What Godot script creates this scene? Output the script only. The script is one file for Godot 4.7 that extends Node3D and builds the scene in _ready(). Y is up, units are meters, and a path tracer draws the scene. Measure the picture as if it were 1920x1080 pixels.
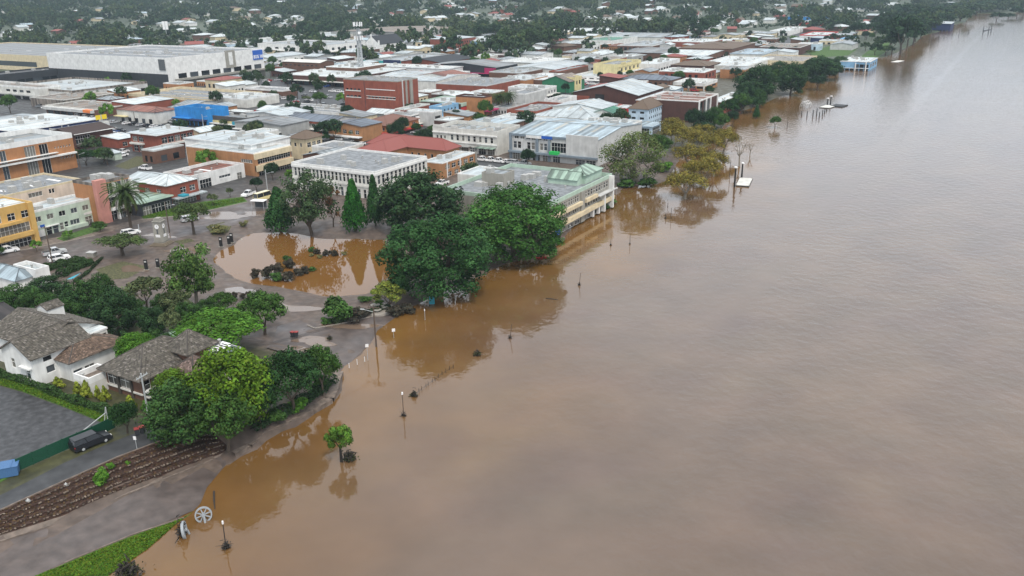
extends Node3D
var rng := RandomNumberGenerator.new()
var mats := {}
var counts := {}
var protos := {}
var win_cache := {}
class MB:
	var v := PackedVector3Array()
	var n := PackedVector3Array()
	var uv := PackedVector2Array()
	var c := PackedColorArray()
	var col := Color(1,1,1)
	func tri(a: Vector3,b: Vector3,d: Vector3,nn: Vector3,ua := Vector2.ZERO,ub := Vector2.ZERO,ud := Vector2.ZERO) -> void:
		if (d - a).cross(b - a).dot(nn) < .0:
			v.append(a); v.append(d); v.append(b)
			uv.append(ua); uv.append(ud); uv.append(ub)
		else:
			v.append(a); v.append(b); v.append(d)
			uv.append(ua); uv.append(ub); uv.append(ud)
		for i in 3:
			n.append(nn)
			c.append(col)
	func quad(a: Vector3,b: Vector3,d: Vector3,e: Vector3,nn := Vector3.ZERO) -> void:
		
		if nn == Vector3.ZERO:
			nn = (b - a).cross(e - a).normalized()
			if nn == Vector3.ZERO:
				nn = (d - a).cross(e - a).normalized()
			if nn.y < .0:
				nn = -nn
		var along := (b - a)
		var len_ab := along.length()
		var dir := along / maxf(len_ab,.0001)
		var q: Array[Vector2] = []
		for p: Vector3 in [a,b,d,e]:
			var r: Vector3 = p - a
			var s := r.dot(dir)
			q.append(Vector2(s,(r - dir * s).length()) / 24.0)
		tri(a,b,d,nn,q[0],q[1],q[2])
		if d.distance_squared_to(e) > .000001:
			tri(a,d,e,nn,q[0],q[2],q[3])
	func box(o: Vector3,s: Vector3,b := Basis()) -> void:
		var h := s * .5
		for ax in 3:
			for sg: float in [-1.0,1.0]:
				var nn := Vector3.ZERO
				nn[ax] = sg
				var p1 := (ax + 1) % 3
				var p2 := (ax + 2) % 3
				if p1 == 1:
					p1 = p2
					p2 = 1
				var pts: Array[Vector3] = []
				for k: Array in [[-1,-1],[1,-1],[1,1],[-1,1]]:
					var q := Vector3.ZERO
					q[ax] = sg * h[ax]
					q[p1] = k[0] * h[p1]
					q[p2] = k[1] * h[p2]
					pts.append(o + b * q)
				quad(pts[0],pts[1],pts[2],pts[3],b * nn)
	func tube(p0: Vector3,p1: Vector3,r0: float,r1: float,sides := 6) -> void:
		var d := (p1 - p0).normalized()
		var s := d.cross(Vector3(.31,.2,.93)).normalized()
		var t := d.cross(s)
		for i in sides:
			var a0 := TAU * i / sides
			var a1 := TAU * (i + 1) / sides
			var e0 := s * cos(a0) + t * sin(a0)
			var e1 := s * cos(a1) + t * sin(a1)
			quad(p0 + e0 * r0,p0 + e1 * r0,p1 + e1 * r1,p1 + e0 * r1,(e0 + e1).normalized())
		if r1 > .02:
			for i in sides:
				var a0 := TAU * i / sides
				var a1 := TAU * (i + 1) / sides
				tri(p1,p1 + (s * cos(a0) + t * sin(a0)) * r1,p1 + (s * cos(a1) + t * sin(a1)) * r1,d)
	func disc(o: Vector3,nn: Vector3,r: float,sides := 16) -> void:
		var s := nn.cross(Vector3(.0,1.0,.05)).normalized()
		var t := nn.cross(s)
		for i in sides:
			var a0 := TAU * i / sides
			var a1 := TAU * (i + 1) / sides
			tri(o,o + (s * cos(a0) + t * sin(a0)) * r,o + (s * cos(a1) + t * sin(a1)) * r,nn)
	func leaf(o: Vector3,nn: Vector3,up: Vector3,s: float) -> void:
		var a := nn.cross(up).normalized() * s
		var b := nn.cross(a).normalized() * s * .75
		v.append(o - a); v.append(o + b); v.append(o - b * .8)
		v.append(o - b * .8); v.append(o + b); v.append(o + a)
		var n1 := (nn + a * (.4 / s)).normalized()
		for i in 6:
			n.append(nn if i < 3 else n1)
			uv.append(Vector2.ZERO)
			c.append(col)
	func mesh() -> ArrayMesh:
		var m := ArrayMesh.new()
		if v.is_empty():
			return m
		var arr := []
		arr.resize(Mesh.ARRAY_MAX)
		arr[Mesh.ARRAY_VERTEX] = v
		arr[Mesh.ARRAY_NORMAL] = n
		arr[Mesh.ARRAY_TEX_UV] = uv
		arr[Mesh.ARRAY_COLOR] = c
		m.add_surface_from_arrays(Mesh.PRIMITIVE_TRIANGLES,arr)
		return m
func numbered(called: String,parent: Node) -> String:
	var k := "%d/%s" % [parent.get_instance_id(),called]
	counts[k] = counts.get(k,-1) + 1
	return called if counts[k] == 0 else "%s_%03d" % [called,counts[k]]
func put(called: String,mesh: Mesh,m: String,parent: Node = self,at := Vector3.ZERO) -> MeshInstance3D:
	var o := MeshInstance3D.new()
	o.name = numbered(called,parent)
	o.mesh = mesh
	o.material_override = mats[m]
	o.position = at
	parent.add_child(o,true)
	return o
func thing(called: String,label: String,category: String,at := Vector3.ZERO,turn := .0,group := "") -> Node3D:
	var o := Node3D.new()
	o.name = numbered(called,self)
	add_child(o,true)
	o.position = at
	o.rotation.y = turn
	tag(o,label,category,group)
	return o
func tag(o: Node3D,label: String,category: String,group := "") -> void:
	o.set_meta("label",label)
	o.set_meta("category",category)
	if group:
		o.set_meta("group",group)
func setting(o: Node3D,kind := "structure") -> Node3D:
	o.set_meta("kind",kind)
	return o
func dup(root: Node3D,at: Vector3,turn: float,label: String,group := "") -> Node3D:
	var r: Node3D = root.duplicate()
	var base := String(root.name)
	r.name = numbered(base,self)
	add_child(r,true)
	r.position = at
	r.rotation.y = turn
	r.set_meta("label",label)
	if group:
		r.set_meta("group",group)
	return r
func lin(r: float,g: float,b: float) -> Color:
	return Color(r,g,b).linear_to_srgb()
func noise_tex(size: int,freq: float,lo: float,hi: float,octaves := 5,seed_ := 1,normal := false,bump := 4.0) -> NoiseTexture2D:
	var nz := FastNoiseLite.new()
	nz.seed = seed_
	nz.noise_type = FastNoiseLite.TYPE_SIMPLEX_SMOOTH
	nz.frequency = freq
	nz.fractal_octaves = octaves
	var t := NoiseTexture2D.new()
	t.width = size
	t.height = size
	t.seamless = true
	t.noise = nz
	if normal:
		t.as_normal_map = true
		t.bump_strength = bump
	else:
		var g := Gradient.new()
		g.set_color(0,Color(lo,lo,lo))
		g.set_color(1,Color(hi,hi,hi))
		t.color_ramp = g
	return t
func sheet_tex(seed_: int,strips: int,spread: float,line: float) -> ImageTexture:
	
	var r := RandomNumberGenerator.new()
	r.seed = seed_
	var nz := FastNoiseLite.new()
	nz.seed = seed_
	nz.frequency = .02
	nz.fractal_octaves = 4
	var size := 512
	var im := Image.create(size,size,false,Image.FORMAT_RGB8)
	var tone: Array[float] = []
	for i in strips:
		tone.append(1.0 - r.randf() * spread - (spread * 1.2 if r.randf() < .12 else .0))
	for x in size:
		var k := x * strips / size
		var f := fmod(float(x) * strips / size,1.0)
		var base := tone[k] * (1.0 - (line if f < .14 else .0))
		for y in size:
			var s := nz.get_noise_2d(x * 2.2,y * .5) * .1 + nz.get_noise_2d(x * .35 + 900,y * .35) * .12
			var t := clampf(base + s,.0,1.0)
			im.set_pixel(x,y,Color(t,t * (.9 if k % 7 == 3 and y > 200 else 1.0),t * (.8 if k % 7 == 3 and y > 200 else .99)))
	return ImageTexture.create_from_image(im)
func wall_tex(seed_: int) -> ImageTexture:
	
	var nz := FastNoiseLite.new()
	nz.seed = seed_
	nz.frequency = .015
	nz.fractal_octaves = 5
	var im := Image.create(256,256,false,Image.FORMAT_RGB8)
	for x in 256:
		for y in 256:
			var s := nz.get_noise_2d(x * 4.0,y * .6) * .05 + nz.get_noise_2d(x + 400.0,y + 90.0) * .09
			var t := clampf(.94 + s,.0,1.0)
			im.set_pixel(x,y,Color(t,t * .995,t * .985))
	return ImageTexture.create_from_image(im)
func mat(called: String,color: Color,rough := .8,tex: Texture2D = null,scale := .1,how := "tri",vcol := false) -> StandardMaterial3D:
	var m := StandardMaterial3D.new()
	m.resource_name = called
	m.albedo_color = color
	m.roughness = rough
	m.vertex_color_use_as_albedo = vcol
	if tex:
		m.albedo_texture = tex
		if how == "tri":
			m.uv1_triplanar = true
			m.uv1_world_triplanar = true
			m.uv1_scale = Vector3.ONE * scale
		else:
			m.uv1_scale = Vector3.ONE * scale
	mats[called] = m
	return m
func make_materials() -> void:
	var blotch := noise_tex(512,.012,.62,1.0,6,3)
	var fine := noise_tex(512,.05,.7,1.0,5,8)
	var walls := wall_tex(5)
	var sheet := sheet_tex(4,30,.15,.2)
	var sheet2 := sheet_tex(9,18,.2,.1)
	for k: Array in [
["brick_red",.26,.07,.042],["brick_dark",.085,.034,.026],["brick_brown",.15,.075,.05],["brick_orange",.41,.19,.08],
["brick_tan",.4,.2,.09],["white",.78,.79,.79],["off_white",.66,.66,.63],["cream",.68,.58,.4],["pale_pink",.72,.6,.5],
["pink",.55,.25,.21],["pale_green",.52,.62,.53],["yellow",.6,.38,.12],["pale_yellow",.7,.62,.34],["blue",.02,.24,.62],
["navy",.012,.025,.1],["pale_blue",.55,.7,.85],["sky_blue",.22,.43,.66],["grey",.36,.37,.37],["dark_grey",.1,.11,.12],
["slate_blue",.2,.25,.3],["charcoal",.03,.034,.042],["concrete",.32,.31,.28],["green_trim",.44,.58,.49],["green",.03,.2,.1],
["teal",.03,.38,.4],["red",.5,.03,.03],["magenta",.4,.02,.12],["timber",.2,.12,.07],["pale_grey",.55,.56,.56],["stone",.2,.165,.12]]:
		mat(k[0],lin(k[1],k[2],k[3]),.85,walls,.06)
	for k: Array in [
["zinc",.33,.37,.4,.45],["zinc_pale",.46,.515,.545,.45],["white_metal",.6,.655,.68,.5],["grey_metal",.24,.255,.27,.5],["blue_metal",.4,.5,.57,.45],
["slate_metal",.13,.16,.21,.5],["green_metal",.38,.53,.44,.5],["deep_green_metal",.03,.22,.13,.5],["rust_metal",.27,.11,.08,.7],["dark_metal",.05,.04,.04,.6],["taupe_metal",.27,.23,.2,.7]]:
		mat(k[0],lin(k[1],k[2],k[3]),k[4],sheet if k[1] > .4 else sheet2,1.0,"uv")
	for k: Array in [["tile_red",.33,.1,.085],["tile_brown",.17,.12,.085],["tile_dark",.06,.035,.03],["tile_rust",.24,.12,.09],["tile_grey",.1,.09,.085]]:
		mat(k[0],lin(k[1],k[2],k[3]),.85,fine,.35)
	mat("old_tiles",Color.WHITE,.9,fine,.5,"tri",true)
	mat("membrane",lin(.29,.31,.33),.7,blotch,.06)
	mat("membrane_warm",lin(.36,.34,.31),.7,blotch,.06)
	var g := mat("glass",lin(.012,.014,.017),.08)
	g.metallic_specular = .5
	mat("glass_pale",lin(.06,.07,.08),.1)
	mat("glass_blind",lin(.16,.155,.14),.2)
	mat("bin_lid",lin(.3,.04,.035),.6)
	mat("void",lin(.012,.012,.012),.9)
	mat("frame",lin(.7,.7,.68),.6)
	mat("machine",lin(.55,.55,.53),.6,fine,.3)
	mat("asphalt",lin(.06,.062,.066),.6,blotch,.05)
	var wet := mat("wet_road",lin(.125,.1,.09),.33,noise_tex(1024,.012,.7,1.0,7,21),.03)
	wet.roughness_texture = noise_tex(512,.01,.35,1.0,5,33)
	wet.roughness = .75
	mat("car_park",lin(.07,.07,.075),.45,noise_tex(1024,.014,.4,1.0,7,22),.05)
	mat("path",lin(.24,.19,.155),.7,blotch,.12)
	mat("kerb",lin(.42,.38,.33),.8,fine,.2)
	mat("paint",lin(.75,.75,.73),.7,fine,.4)
	mat("soil",lin(.105,.053,.035),.95,noise_tex(512,.03,.35,1.0,6,12),.16)
	mat("rubble",Color.WHITE,.95,fine,.5,"tri",true)
	mat("lawn",lin(.085,.19,.022),.95,noise_tex(512,.02,.5,1.0,6,13),.1)
	mat("dry_lawn",lin(.15,.15,.06),.95,noise_tex(512,.03,.4,1.0,6,14),.1)
	var gr := mat("ground",Color.WHITE,.7,noise_tex(1024,.014,.66,1.0,7,15),.035,"tri",true)
	gr.roughness_texture = noise_tex(512,.012,.45,1.0,5,34)
	gr.roughness = .85
	mat("leaves",Color.WHITE,.75,null,1.0,"",true).backlight_enabled = true
	mats["leaves"].backlight = Color(.05,.08,.025)
	mats["leaves"].metallic_specular = .2
	mat("bark",lin(.13,.1,.075),.95,fine,.6)
	mat("pale_bark",lin(.36,.32,.26),.95,fine,.6)
	mat("wet_bark",lin(.035,.028,.022),.8,fine,.6)
	mat("tyre",lin(.015,.015,.015),.9)
	mat("steel",lin(.4,.42,.43),.4)
	mat("pole_wood",lin(.14,.1,.075),.9,fine,.5)
	mat("dark_post",lin(.012,.012,.013),.6)
	mat("white_paint",lin(.8,.8,.8),.5)
	mat("wheel_paint",lin(.42,.46,.49),.6,fine,.5)
	mat("red_paint",lin(.6,.02,.02),.5)
	mat("orange_paint",lin(.75,.2,.04),.5)
	mat("sign_yellow",lin(.8,.6,.02),.5)
	mat("sign_blue",lin(.01,.09,.42),.5)
	mat("sign_green",lin(.02,.45,.09),.5)
	mat("sign_teal",lin(.03,.3,.4),.5)
	mat("fence_green",lin(.008,.085,.045),.5,fine,.2)
	mat("bin_blue",lin(.08,.2,.42),.6,fine,.4)
	for k: Array in [["car_white",.8,.8,.8],["car_black",.012,.013,.016],["car_silver",.42,.43,.44],["car_red",.4,.02,.02],["car_blue",.02,.07,.25],["car_grey",.12,.125,.13],["car_yellow",.7,.6,.3]]:
		var p := mat(k[0],lin(k[1],k[2],k[3]),.3)
		p.clearcoat_enabled = k[0] != "car_black"
		p.clearcoat_roughness = .05
	
	var w := mat("river_water",Color.WHITE,.09,noise_tex(1024,.006,.88,1.0,6,41),.011,"tri",true)
	w.metallic_specular = .5
	w.normal_enabled = true
	w.normal_texture = noise_tex(1024,.03,0,1,5,42,true,2.6)
	w.normal_scale = .34
	for k: Array in [["slack_water",.08,.05],["slow_water",.18,.07]]:
		var s: StandardMaterial3D = w.duplicate()
		s.resource_name = k[0]
		s.normal_scale = k[1]
		s.roughness = k[2]
		mats[k[0]] = s
	var pd := mat("puddle",lin(.16,.115,.085),.12)
	pd.metallic_specular = .6
	var p2 := mat("pond_water",lin(.16,.076,.021),.03)
	p2.normal_enabled = true
	p2.normal_texture = noise_tex(512,.02,0,1,3,43,true,1.5)
	p2.normal_scale = .03
	p2.uv1_triplanar = true
	p2.uv1_world_triplanar = true
	p2.uv1_scale = Vector3.ONE * .08
func seg_dist(p: Vector2,line: PackedVector2Array,closed: bool) -> float:
	var best := 1e12
	var k := line.size()
	for i in (k if closed else k - 1):
		var a := line[i]
		var ab := line[(i + 1) % k] - a
		var t := clampf((p - a).dot(ab) / ab.length_squared(),.0,1.0)
		best = minf(best,(p - a - ab * t).length_squared())
	return sqrt(best)
func bank_dist(p: Vector2) -> float:
	var d := seg_dist(p,BANK,false)
	return -d if Geometry2D.is_point_in_polygon(p,RIVER) else d
func smooth(a: float,b: float,x: float) -> float:
	var t := clampf((x - a) / (b - a),.0,1.0)
	return t * t * (3.0 - 2.0 * t)
func land(x: float,z: float) -> float:
	var p := Vector2(x,z)
	var d := bank_dist(p)
	var h: float
	if d < .0:
		h = maxf(-4.0,d * .3)
	else:
		h = smooth(-14.0,14.0,d) * 2.0 - 1.0
	if x > -260.0 and z > -260.0:
		var dp := seg_dist(p,POND,true)
		if Geometry2D.is_point_in_polygon(p,POND):
			h = minf(h,maxf(-1.0,-dp * .2))
		else:
			h = minf(h,maxf(.04,dp * .12))
		if d > -1.0:
			var dq := .0 if Geometry2D.is_point_in_polygon(p,PLATEAU) else seg_dist(p,PLATEAU,true)
			h += 2.2 * (1.0 - minf(1.0,dq / 5.0))
	var far := sqrt(x * x + z * z)
	if far > 900.0:
		h += smooth(900.0,4500.0,far) * 150.0 * smooth(30.0,500.0,d)
	return h
func drape(called: String,poly: PackedVector2Array,lift: float,m: String,cell := 2.0,flat := -100.0) -> MeshInstance3D:
	var mb := MB.new()
	var lo := poly[0]
	var hi := poly[0]
	for p in poly:
		lo = lo.min(p)
		hi = hi.max(p)
	var nx := ceili((hi.x - lo.x) / cell)
	var nz := ceili((hi.y - lo.y) / cell)
	for i in nx:
		for k in nz:
			var a := lo + Vector2(i,k) * cell
			var sq := PackedVector2Array([a,a + Vector2(cell,0),a + Vector2(cell,cell),a + Vector2(0,cell)])
			for piece: PackedVector2Array in Geometry2D.intersect_polygons(sq,poly):
				var idx := Geometry2D.triangulate_polygon(piece)
				for t in range(0,idx.size(),3):
					var q: Array[Vector3] = []
					for j in 3:
						var w: Vector2 = piece[idx[t + j]]
						q.append(V(w.x,(land(w.x,w.y) if flat < -50.0 else flat) + lift,w.y))
					var nn := (q[1] - q[0]).cross(q[2] - q[0]).normalized()
					if nn.y < 0:
						nn = -nn
					mb.tri(q[0],q[1],q[2],nn)
	return put(called,mb.mesh(),m)
func strip(called: String,line: PackedVector3Array,width: float,height: float,m: String,parent: Node = self) -> MeshInstance3D:
	
	var mb := MB.new()
	for i in line.size() - 1:
		var a := line[i]
		var b := line[i + 1]
		var side := (b - a).cross(Vector3.UP).normalized() * width * .5
		var up := V(0,height,0)
		var down := V(0,-.5,0)
		mb.quad(a - side + up,a + side + up,b + side + up,b - side + up,Vector3.UP)
		mb.quad(a - side + down,b - side + down,b - side + up,a - side + up,-side.normalized())
		mb.quad(a + side + down,b + side + down,b + side + up,a + side + up,side.normalized())
	return put(called,mb.mesh(),m,parent)
func facade(mb: MB,o: Vector3,ux: Vector3,nn: Vector3,w: float,h: float,holes: Array,deep := .16) -> void:
	var us: Array[float] = [.0,w]
	var ys: Array[float] = [.0,h]
	for q: Rect2 in holes:
		us.append(q.position.x); us.append(q.end.x)
		ys.append(q.position.y); ys.append(q.end.y)
	us.sort()
	ys.sort()
	for j in ys.size() - 1:
		if ys[j + 1] - ys[j] < .005:
			continue
		var start := -1.0
		for i in us.size():
			var open := true
			if i < us.size() - 1:
				if us[i + 1] - us[i] < .005:
					continue
				var mid := Vector2((us[i] + us[i + 1]) * .5,(ys[j] + ys[j + 1]) * .5)
				open = false
				for q: Rect2 in holes:
					if q.has_point(mid):
						open = true
						break
			if not open and start < .0:
				start = us[i]
			if open and start >= .0:
				mb.quad(o + ux * start + V(0,ys[j],0),o + ux * us[i] + V(0,ys[j],0),o + ux * us[i] + V(0,ys[j + 1],0),o + ux * start + V(0,ys[j + 1],0),nn)
				start = -1.0
	for q: Rect2 in holes:
		var a := o + ux * q.position.x + V(0,q.position.y,0)
		var b := o + ux * q.end.x + V(0,q.position.y,0)
		var up := V(0,q.size.y,0)
		var back := -nn * deep
		mb.quad(a,b,b + back,a + back,Vector3.UP)
		mb.quad(a + up,b + up,b + up + back,a + up + back,Vector3.DOWN)
		mb.quad(a,a + back,a + back + up,a + up,ux)
		mb.quad(b,b + back,b + back + up,b + up,-ux)
func window_meshes(w: float,h: float,framed: bool) -> Array:
	var key := "%.2f/%.2f/%s" % [w,h,framed]
	if not win_cache.has(key):
		var pane := MB.new()
		pane.quad(V(-w / 2,0,0),V(w / 2,0,0),V(w / 2,h,0),V(-w / 2,h,0),V(0,0,1))
		var fr := MB.new()
		if framed:
			var t := .07
			fr.box(V(0,t / 2,.02),V(w,t,.06))
			fr.box(V(0,h - t / 2,.02),V(w,t,.06))
			var k := maxi(1,roundi(w / 1.1))
			for i in k + 1:
				fr.box(V(lerpf(-w / 2 + t / 2,w / 2 - t / 2,float(i) / k),h / 2,.02),V(t,h - 2 * t,.055))
			if h > 1.5:
				fr.box(V(0,h * .6,.02),V(w - 2 * t,t,.05))
		win_cache[key] = [fr.mesh(),pane.mesh()]
	return win_cache[key]
func tiled(mb: MB,a: Vector3,b: Vector3,c: Vector3,d: Vector3,tone: Color,pitch := .3) -> void:
	
	var rows := maxi(2,roundi(((a + b) * .5).distance_to((c + d) * .5) / pitch))
	var nn := (b - a).cross(d - a)
	if nn.length() < .001:
		nn = (b - a).cross(c - a)
	nn = nn.normalized()
	if nn.y < 0:
		nn = -nn
	for r in rows:
		var t0 := float(r) / rows
		var t1 := float(r + 1) / rows
		var p0 := a.lerp(d,t0)
		var p1 := b.lerp(c,t0)
		var q0 := a.lerp(d,t1)
		var q1 := b.lerp(c,t1)
		var k := maxi(1,roundi(p0.distance_to(p1) / .34))
		for i in k:
			var f := rng.randf()
			var w := .5 + rng.randf() * .7
			if f < .1:
				w = 1.6
			mb.col = Color(tone.r * w,tone.g * w,tone.b * w * (1.0 if f < .1 else .95))
			var up := nn * (.05 + rng.randf() * .035)
			var e0 := p0.lerp(p1,float(i) / k) + up
			var e1 := p0.lerp(p1,(i + .93) / k) + up
			var g1 := q0.lerp(q1,(i + .93) / k) + nn * .012
			var g0 := q0.lerp(q1,float(i) / k) + nn * .012
			mb.quad(e0,e1,g1,g0,nn)
			mb.quad(e0 - up,e1 - up,e1,e0,(p0 - q0).normalized())
	mb.col = Color.WHITE
func slab(mb: MB,a: Vector3,b: Vector3,c: Vector3,d: Vector3,thick := .14) -> void:
	mb.quad(a,b,c,d)
	var t := V(0,-thick,0)
	var mid := (a + b + c + d) * .25
	var q: Array[Vector3] = [a,b,c,d]
	for i in 4:
		var s := q[i]
		var e := q[(i + 1) % 4]
		if s.distance_to(e) < .01:
			continue
		var out := (s + e) * .5 - mid
		out.y = 0
		mb.quad(s + t,e + t,e,s,out.normalized())
	mb.quad(a + t,b + t,c + t,d + t,Vector3.DOWN)
func bld(called: String,label: String,cat: String,grp: String,at: Vector3,turn: float,w: float,d: float,h: float,wall: String,roof: String,o := {}) -> Node3D:
	
	var t := thing(called,label,cat,at,turn,grp)
	if absf(turn - PI / 2) < .1:
		FOOT.append(Rect2(at.x - d,at.z - w,d,w))
	var rt: String = o.get("rt","flat")
	var par: float = o.get("par",.45)
	var trim: String = o.get("trim",wall)
	var fr: bool = o.get("fr",false)
	var over: float = o.get("over",.35)
	var rise: float = o.get("rise",2.0)
	var holes := {0:[],1:[]}
	var skip := 0
	for q: Array in o.get("win",[]):
		
		var face: int = q[0]
		var run := d if face == 0 else w
		var n: int = q[1]
		var u0: float = q[2] * run
		var pitch: float = (q[3] * run - u0) / n
		var ww: float = pitch * q[6]
		for i in n:
			holes[face].append(Rect2(u0 + pitch * i + (pitch - ww) * .5,q[4] * h,ww,(q[5] - q[4]) * h))
	var mb := MB.new()
	facade(mb,Vector3.ZERO,V(0,0,-1),V(-1,0,0),d,h,holes[0])
	facade(mb,Vector3.ZERO,V(1,0,0),V(0,0,1),w,h,holes[1])
	facade(mb,V(w,0,-d),V(0,0,1),V(1,0,0),d,h,[])
	facade(mb,V(w,0,-d),V(-1,0,0),V(0,0,-1),w,h,[])
	var wl := .16
	if rt == "gable_x":
		for x: float in [.0,w]:
			mb.tri(V(x,h,0),V(x,h,-d),V(x,h + rise,-d / 2),V(-1 if x == .0 else 1,0,0))
	elif rt == "gable_z":
		for z: float in [.0,-d]:
			mb.tri(V(0,h,z),V(w,h,z),V(w / 2,h + rise,z),V(0,0,1 if z == .0 else -1))
	elif rt == "skil_z":
		for x: float in [.0,w]:
			mb.tri(V(x,h,0),V(x,h,-d),V(x,h + rise,-d),V(-1 if x == .0 else 1,0,0))
		mb.quad(V(0,h,-d),V(w,h,-d),V(w,h + rise,-d),V(0,h + rise,-d),V(0,0,-1))
	put("wall",mb.mesh(),wall,t)
	var facing := 0
	for face in 2:
		for q: Rect2 in holes[face]:
			var cx := q.position.x + q.size.x * .5
			var ms := window_meshes(snappedf(q.size.x,.01),snappedf(q.size.y,.01),fr)
			var spot := V(cx,q.position.y,-wl + .02) if face == 1 else V(wl - .02,q.position.y,-cx)
			var yaw := .0 if face == 1 else -PI / 2
			if fr:
				var f := put("window",ms[0],"frame",t,spot)
				f.rotation.y = yaw
				put("pane",ms[1],["glass","glass","glass_pale","glass_blind"][(called.length() * 7 + facing * 5 + facing / 3) % 4],f)
			else:
				put("window",ms[1],["glass","glass_pale","glass"][(facing + called.length()) % 3],t,spot).rotation.y = yaw
			facing += 1
	
	for q: Array in o.get("box",[]):
		var run: float = d if q[0] == 0 else w
		var u0: float = q[1] * run
		var u1: float = q[2] * run
		var y0: float = q[3] * h
		var y1: float = q[4] * h
		var out: float = q[5]
		var b := MB.new()
		var s := V(u1 - u0,y1 - y0,out + .05)
		var mid := V((u0 + u1) * .5,(y0 + y1) * .5,(out - .05) * .5)
		if q[0] == 0:
			s = V(s.z,s.y,s.x)
			mid = V(-mid.z,mid.y,-mid.x)
		b.box(Vector3.ZERO,s)
		put(q[7],b.mesh(),q[6],t,mid)
	var r := MB.new()
	var tile: bool = o.get("tile",false)
	var tone: Color = o.get("tone",Color(.165,.148,.13))
	var e := over
	var planes: Array = []
	if rt == "flat":
		if par > .0:
			var p := MB.new()
			var th := .26
			p.box(V(w / 2,h - par / 2 + .03,.01 - th / 2),V(w + .04,par + .06,th))
			p.box(V(w / 2,h - par / 2 + .03,-d + th / 2 - .01),V(w + .04,par + .06,th))
			p.box(V(th / 2 - .01,h - par / 2 + .028,-d / 2),V(th,par + .056,d - 2 * th + .02))
			p.box(V(w - th / 2 + .01,h - par / 2 + .028,-d / 2),V(th,par + .056,d - 2 * th + .02))
			put("parapet",p.mesh(),trim,t)
			r.box(V(w / 2,h - par - .1,-d / 2),V(w - .5,.2,d - .5))
		else:
			var p := MB.new()
			p.box(V(w / 2,h + .16,-d / 2),V(w + 2 * e,.3,d + 2 * e))
			put("fascia",p.mesh(),trim,t)
			r.box(V(w / 2,h + .32,-d / 2),V(w + 2 * e - .3,.06,d + 2 * e - .3))
	elif rt == "gable_x":
		var k := rise / (d / 2) * e
		planes = [[V(-e,h - k,e),V(w + e,h - k,e),V(w + e,h + rise,-d / 2),V(-e,h + rise,-d / 2)],
			[V(w + e,h - k,-d - e),V(-e,h - k,-d - e),V(-e,h + rise,-d / 2),V(w + e,h + rise,-d / 2)]]
	elif rt == "gable_z":
		var k := rise / (w / 2) * e
		planes = [[V(-e,h - k,-d - e),V(-e,h - k,e),V(w / 2,h + rise,e),V(w / 2,h + rise,-d - e)],
			[V(w + e,h - k,e),V(w + e,h - k,-d - e),V(w / 2,h + rise,-d - e),V(w / 2,h + rise,e)]]
	elif rt == "skil_z":
		planes = [[V(-e,h,e),V(w + e,h,e),V(w + e,h + rise,-d - e),V(-e,h + rise,-d - e)]]
	elif rt == "hip":
		var inset := minf(w,d) * .5
		var along := w >= d
		var r0 := V(inset,h + rise,-d / 2) if along else V(w / 2,h + rise,-inset)
		var r1 := V(w - inset,h + rise,-d / 2) if along else V(w / 2,h + rise,-d + inset)
		var a := V(-e,h - .1,e)
		var b := V(w + e,h - .1,e)
		var c := V(w + e,h - .1,-d - e)
		var f := V(-e,h - .1,-d - e)
		if along:
			planes = [[a,b,r1,r0],[b,c,r1,r1],[c,f,r0,r1],[f,a,r0,r0]]
		else:
			planes = [[a,b,r0,r0],[b,c,r1,r0],[c,f,r1,r1],[f,a,r0,r1]]
	for q: Array in planes:
		if tile:
			tiled(r,q[0] + V(0,.15,0),q[1] + V(0,.15,0),q[2] + V(0,.15,0),q[3] + V(0,.15,0),tone)
	if tile:
		setting(put("roof_tile",r.mesh(),"old_tiles",t),"stuff")
		r = MB.new()
		for q: Array in planes:
			slab(r,q[0] + V(0,.14,0),q[1] + V(0,.14,0),q[2] + V(0,.14,0),q[3] + V(0,.14,0))
		put("roof",r.mesh(),"taupe_metal",t)
	else:
		for q: Array in planes:
			slab(r,q[0] + V(0,.15,0),q[1] + V(0,.15,0),q[2] + V(0,.15,0),q[3] + V(0,.15,0))
		put("roof",r.mesh(),roof,t)
	if rt == "hip" or rt.begins_with("gable"):
		var cap := MB.new()
		var done := {}
		for q: Array in planes:
			for pr: Array in [[q[3],q[2]],[q[0],q[3]],[q[1],q[2]]]:
				var key := "%s" % [(pr[0] + pr[1]).snapped(Vector3.ONE * .01)]
				if done.has(key) or pr[0].distance_to(pr[1]) < .2 or (rt != "hip" and pr[0].y != pr[1].y):
					continue
				done[key] = 1
				cap.tube(pr[0] + V(0,.17,0),pr[1] + V(0,.17,0),.1,.1,5)
		put("ridge_cap",cap.mesh(),o.get("ridge","taupe_metal" if tile else roof),t)
	var top := h - par if rt == "flat" and par > 0 else h + .35
	if rt == "flat":
		rng.seed = hash(label)
		for i in maxi(int(o.get("ac",0)),clampi(int(w * d / 110.0),0,7)):
			var b := MB.new()
			var s := V(rand(1.0,2.2),rand(.8,1.5),rand(1.0,2.4))
			b.box(Vector3.ZERO,s)
			b.box(V(0,-s.y * .5 - .06,0),V(s.x + .2,.12,s.z + .2))
			b.disc(V(0,s.y / 2 + .012,0),Vector3.UP,minf(s.x,s.z) * .38,10)
			put("air_conditioner",b.mesh(),"machine",t,V(rand(.15,.85) * w,top + s.y / 2 + .12,-rand(.15,.85) * d))
		for i in clampi(int(w * d / 90.0),1,6):
			var b := MB.new()
			b.tube(Vector3.ZERO,V(0,.7,0),.22,.22,6)
			b.tube(V(0,.7,0),V(0,.85,0),.36,.3,6)
			put("roof_vent",b.mesh(),"machine",t,V(rand(.1,.9) * w,top,-rand(.1,.9) * d))
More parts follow.
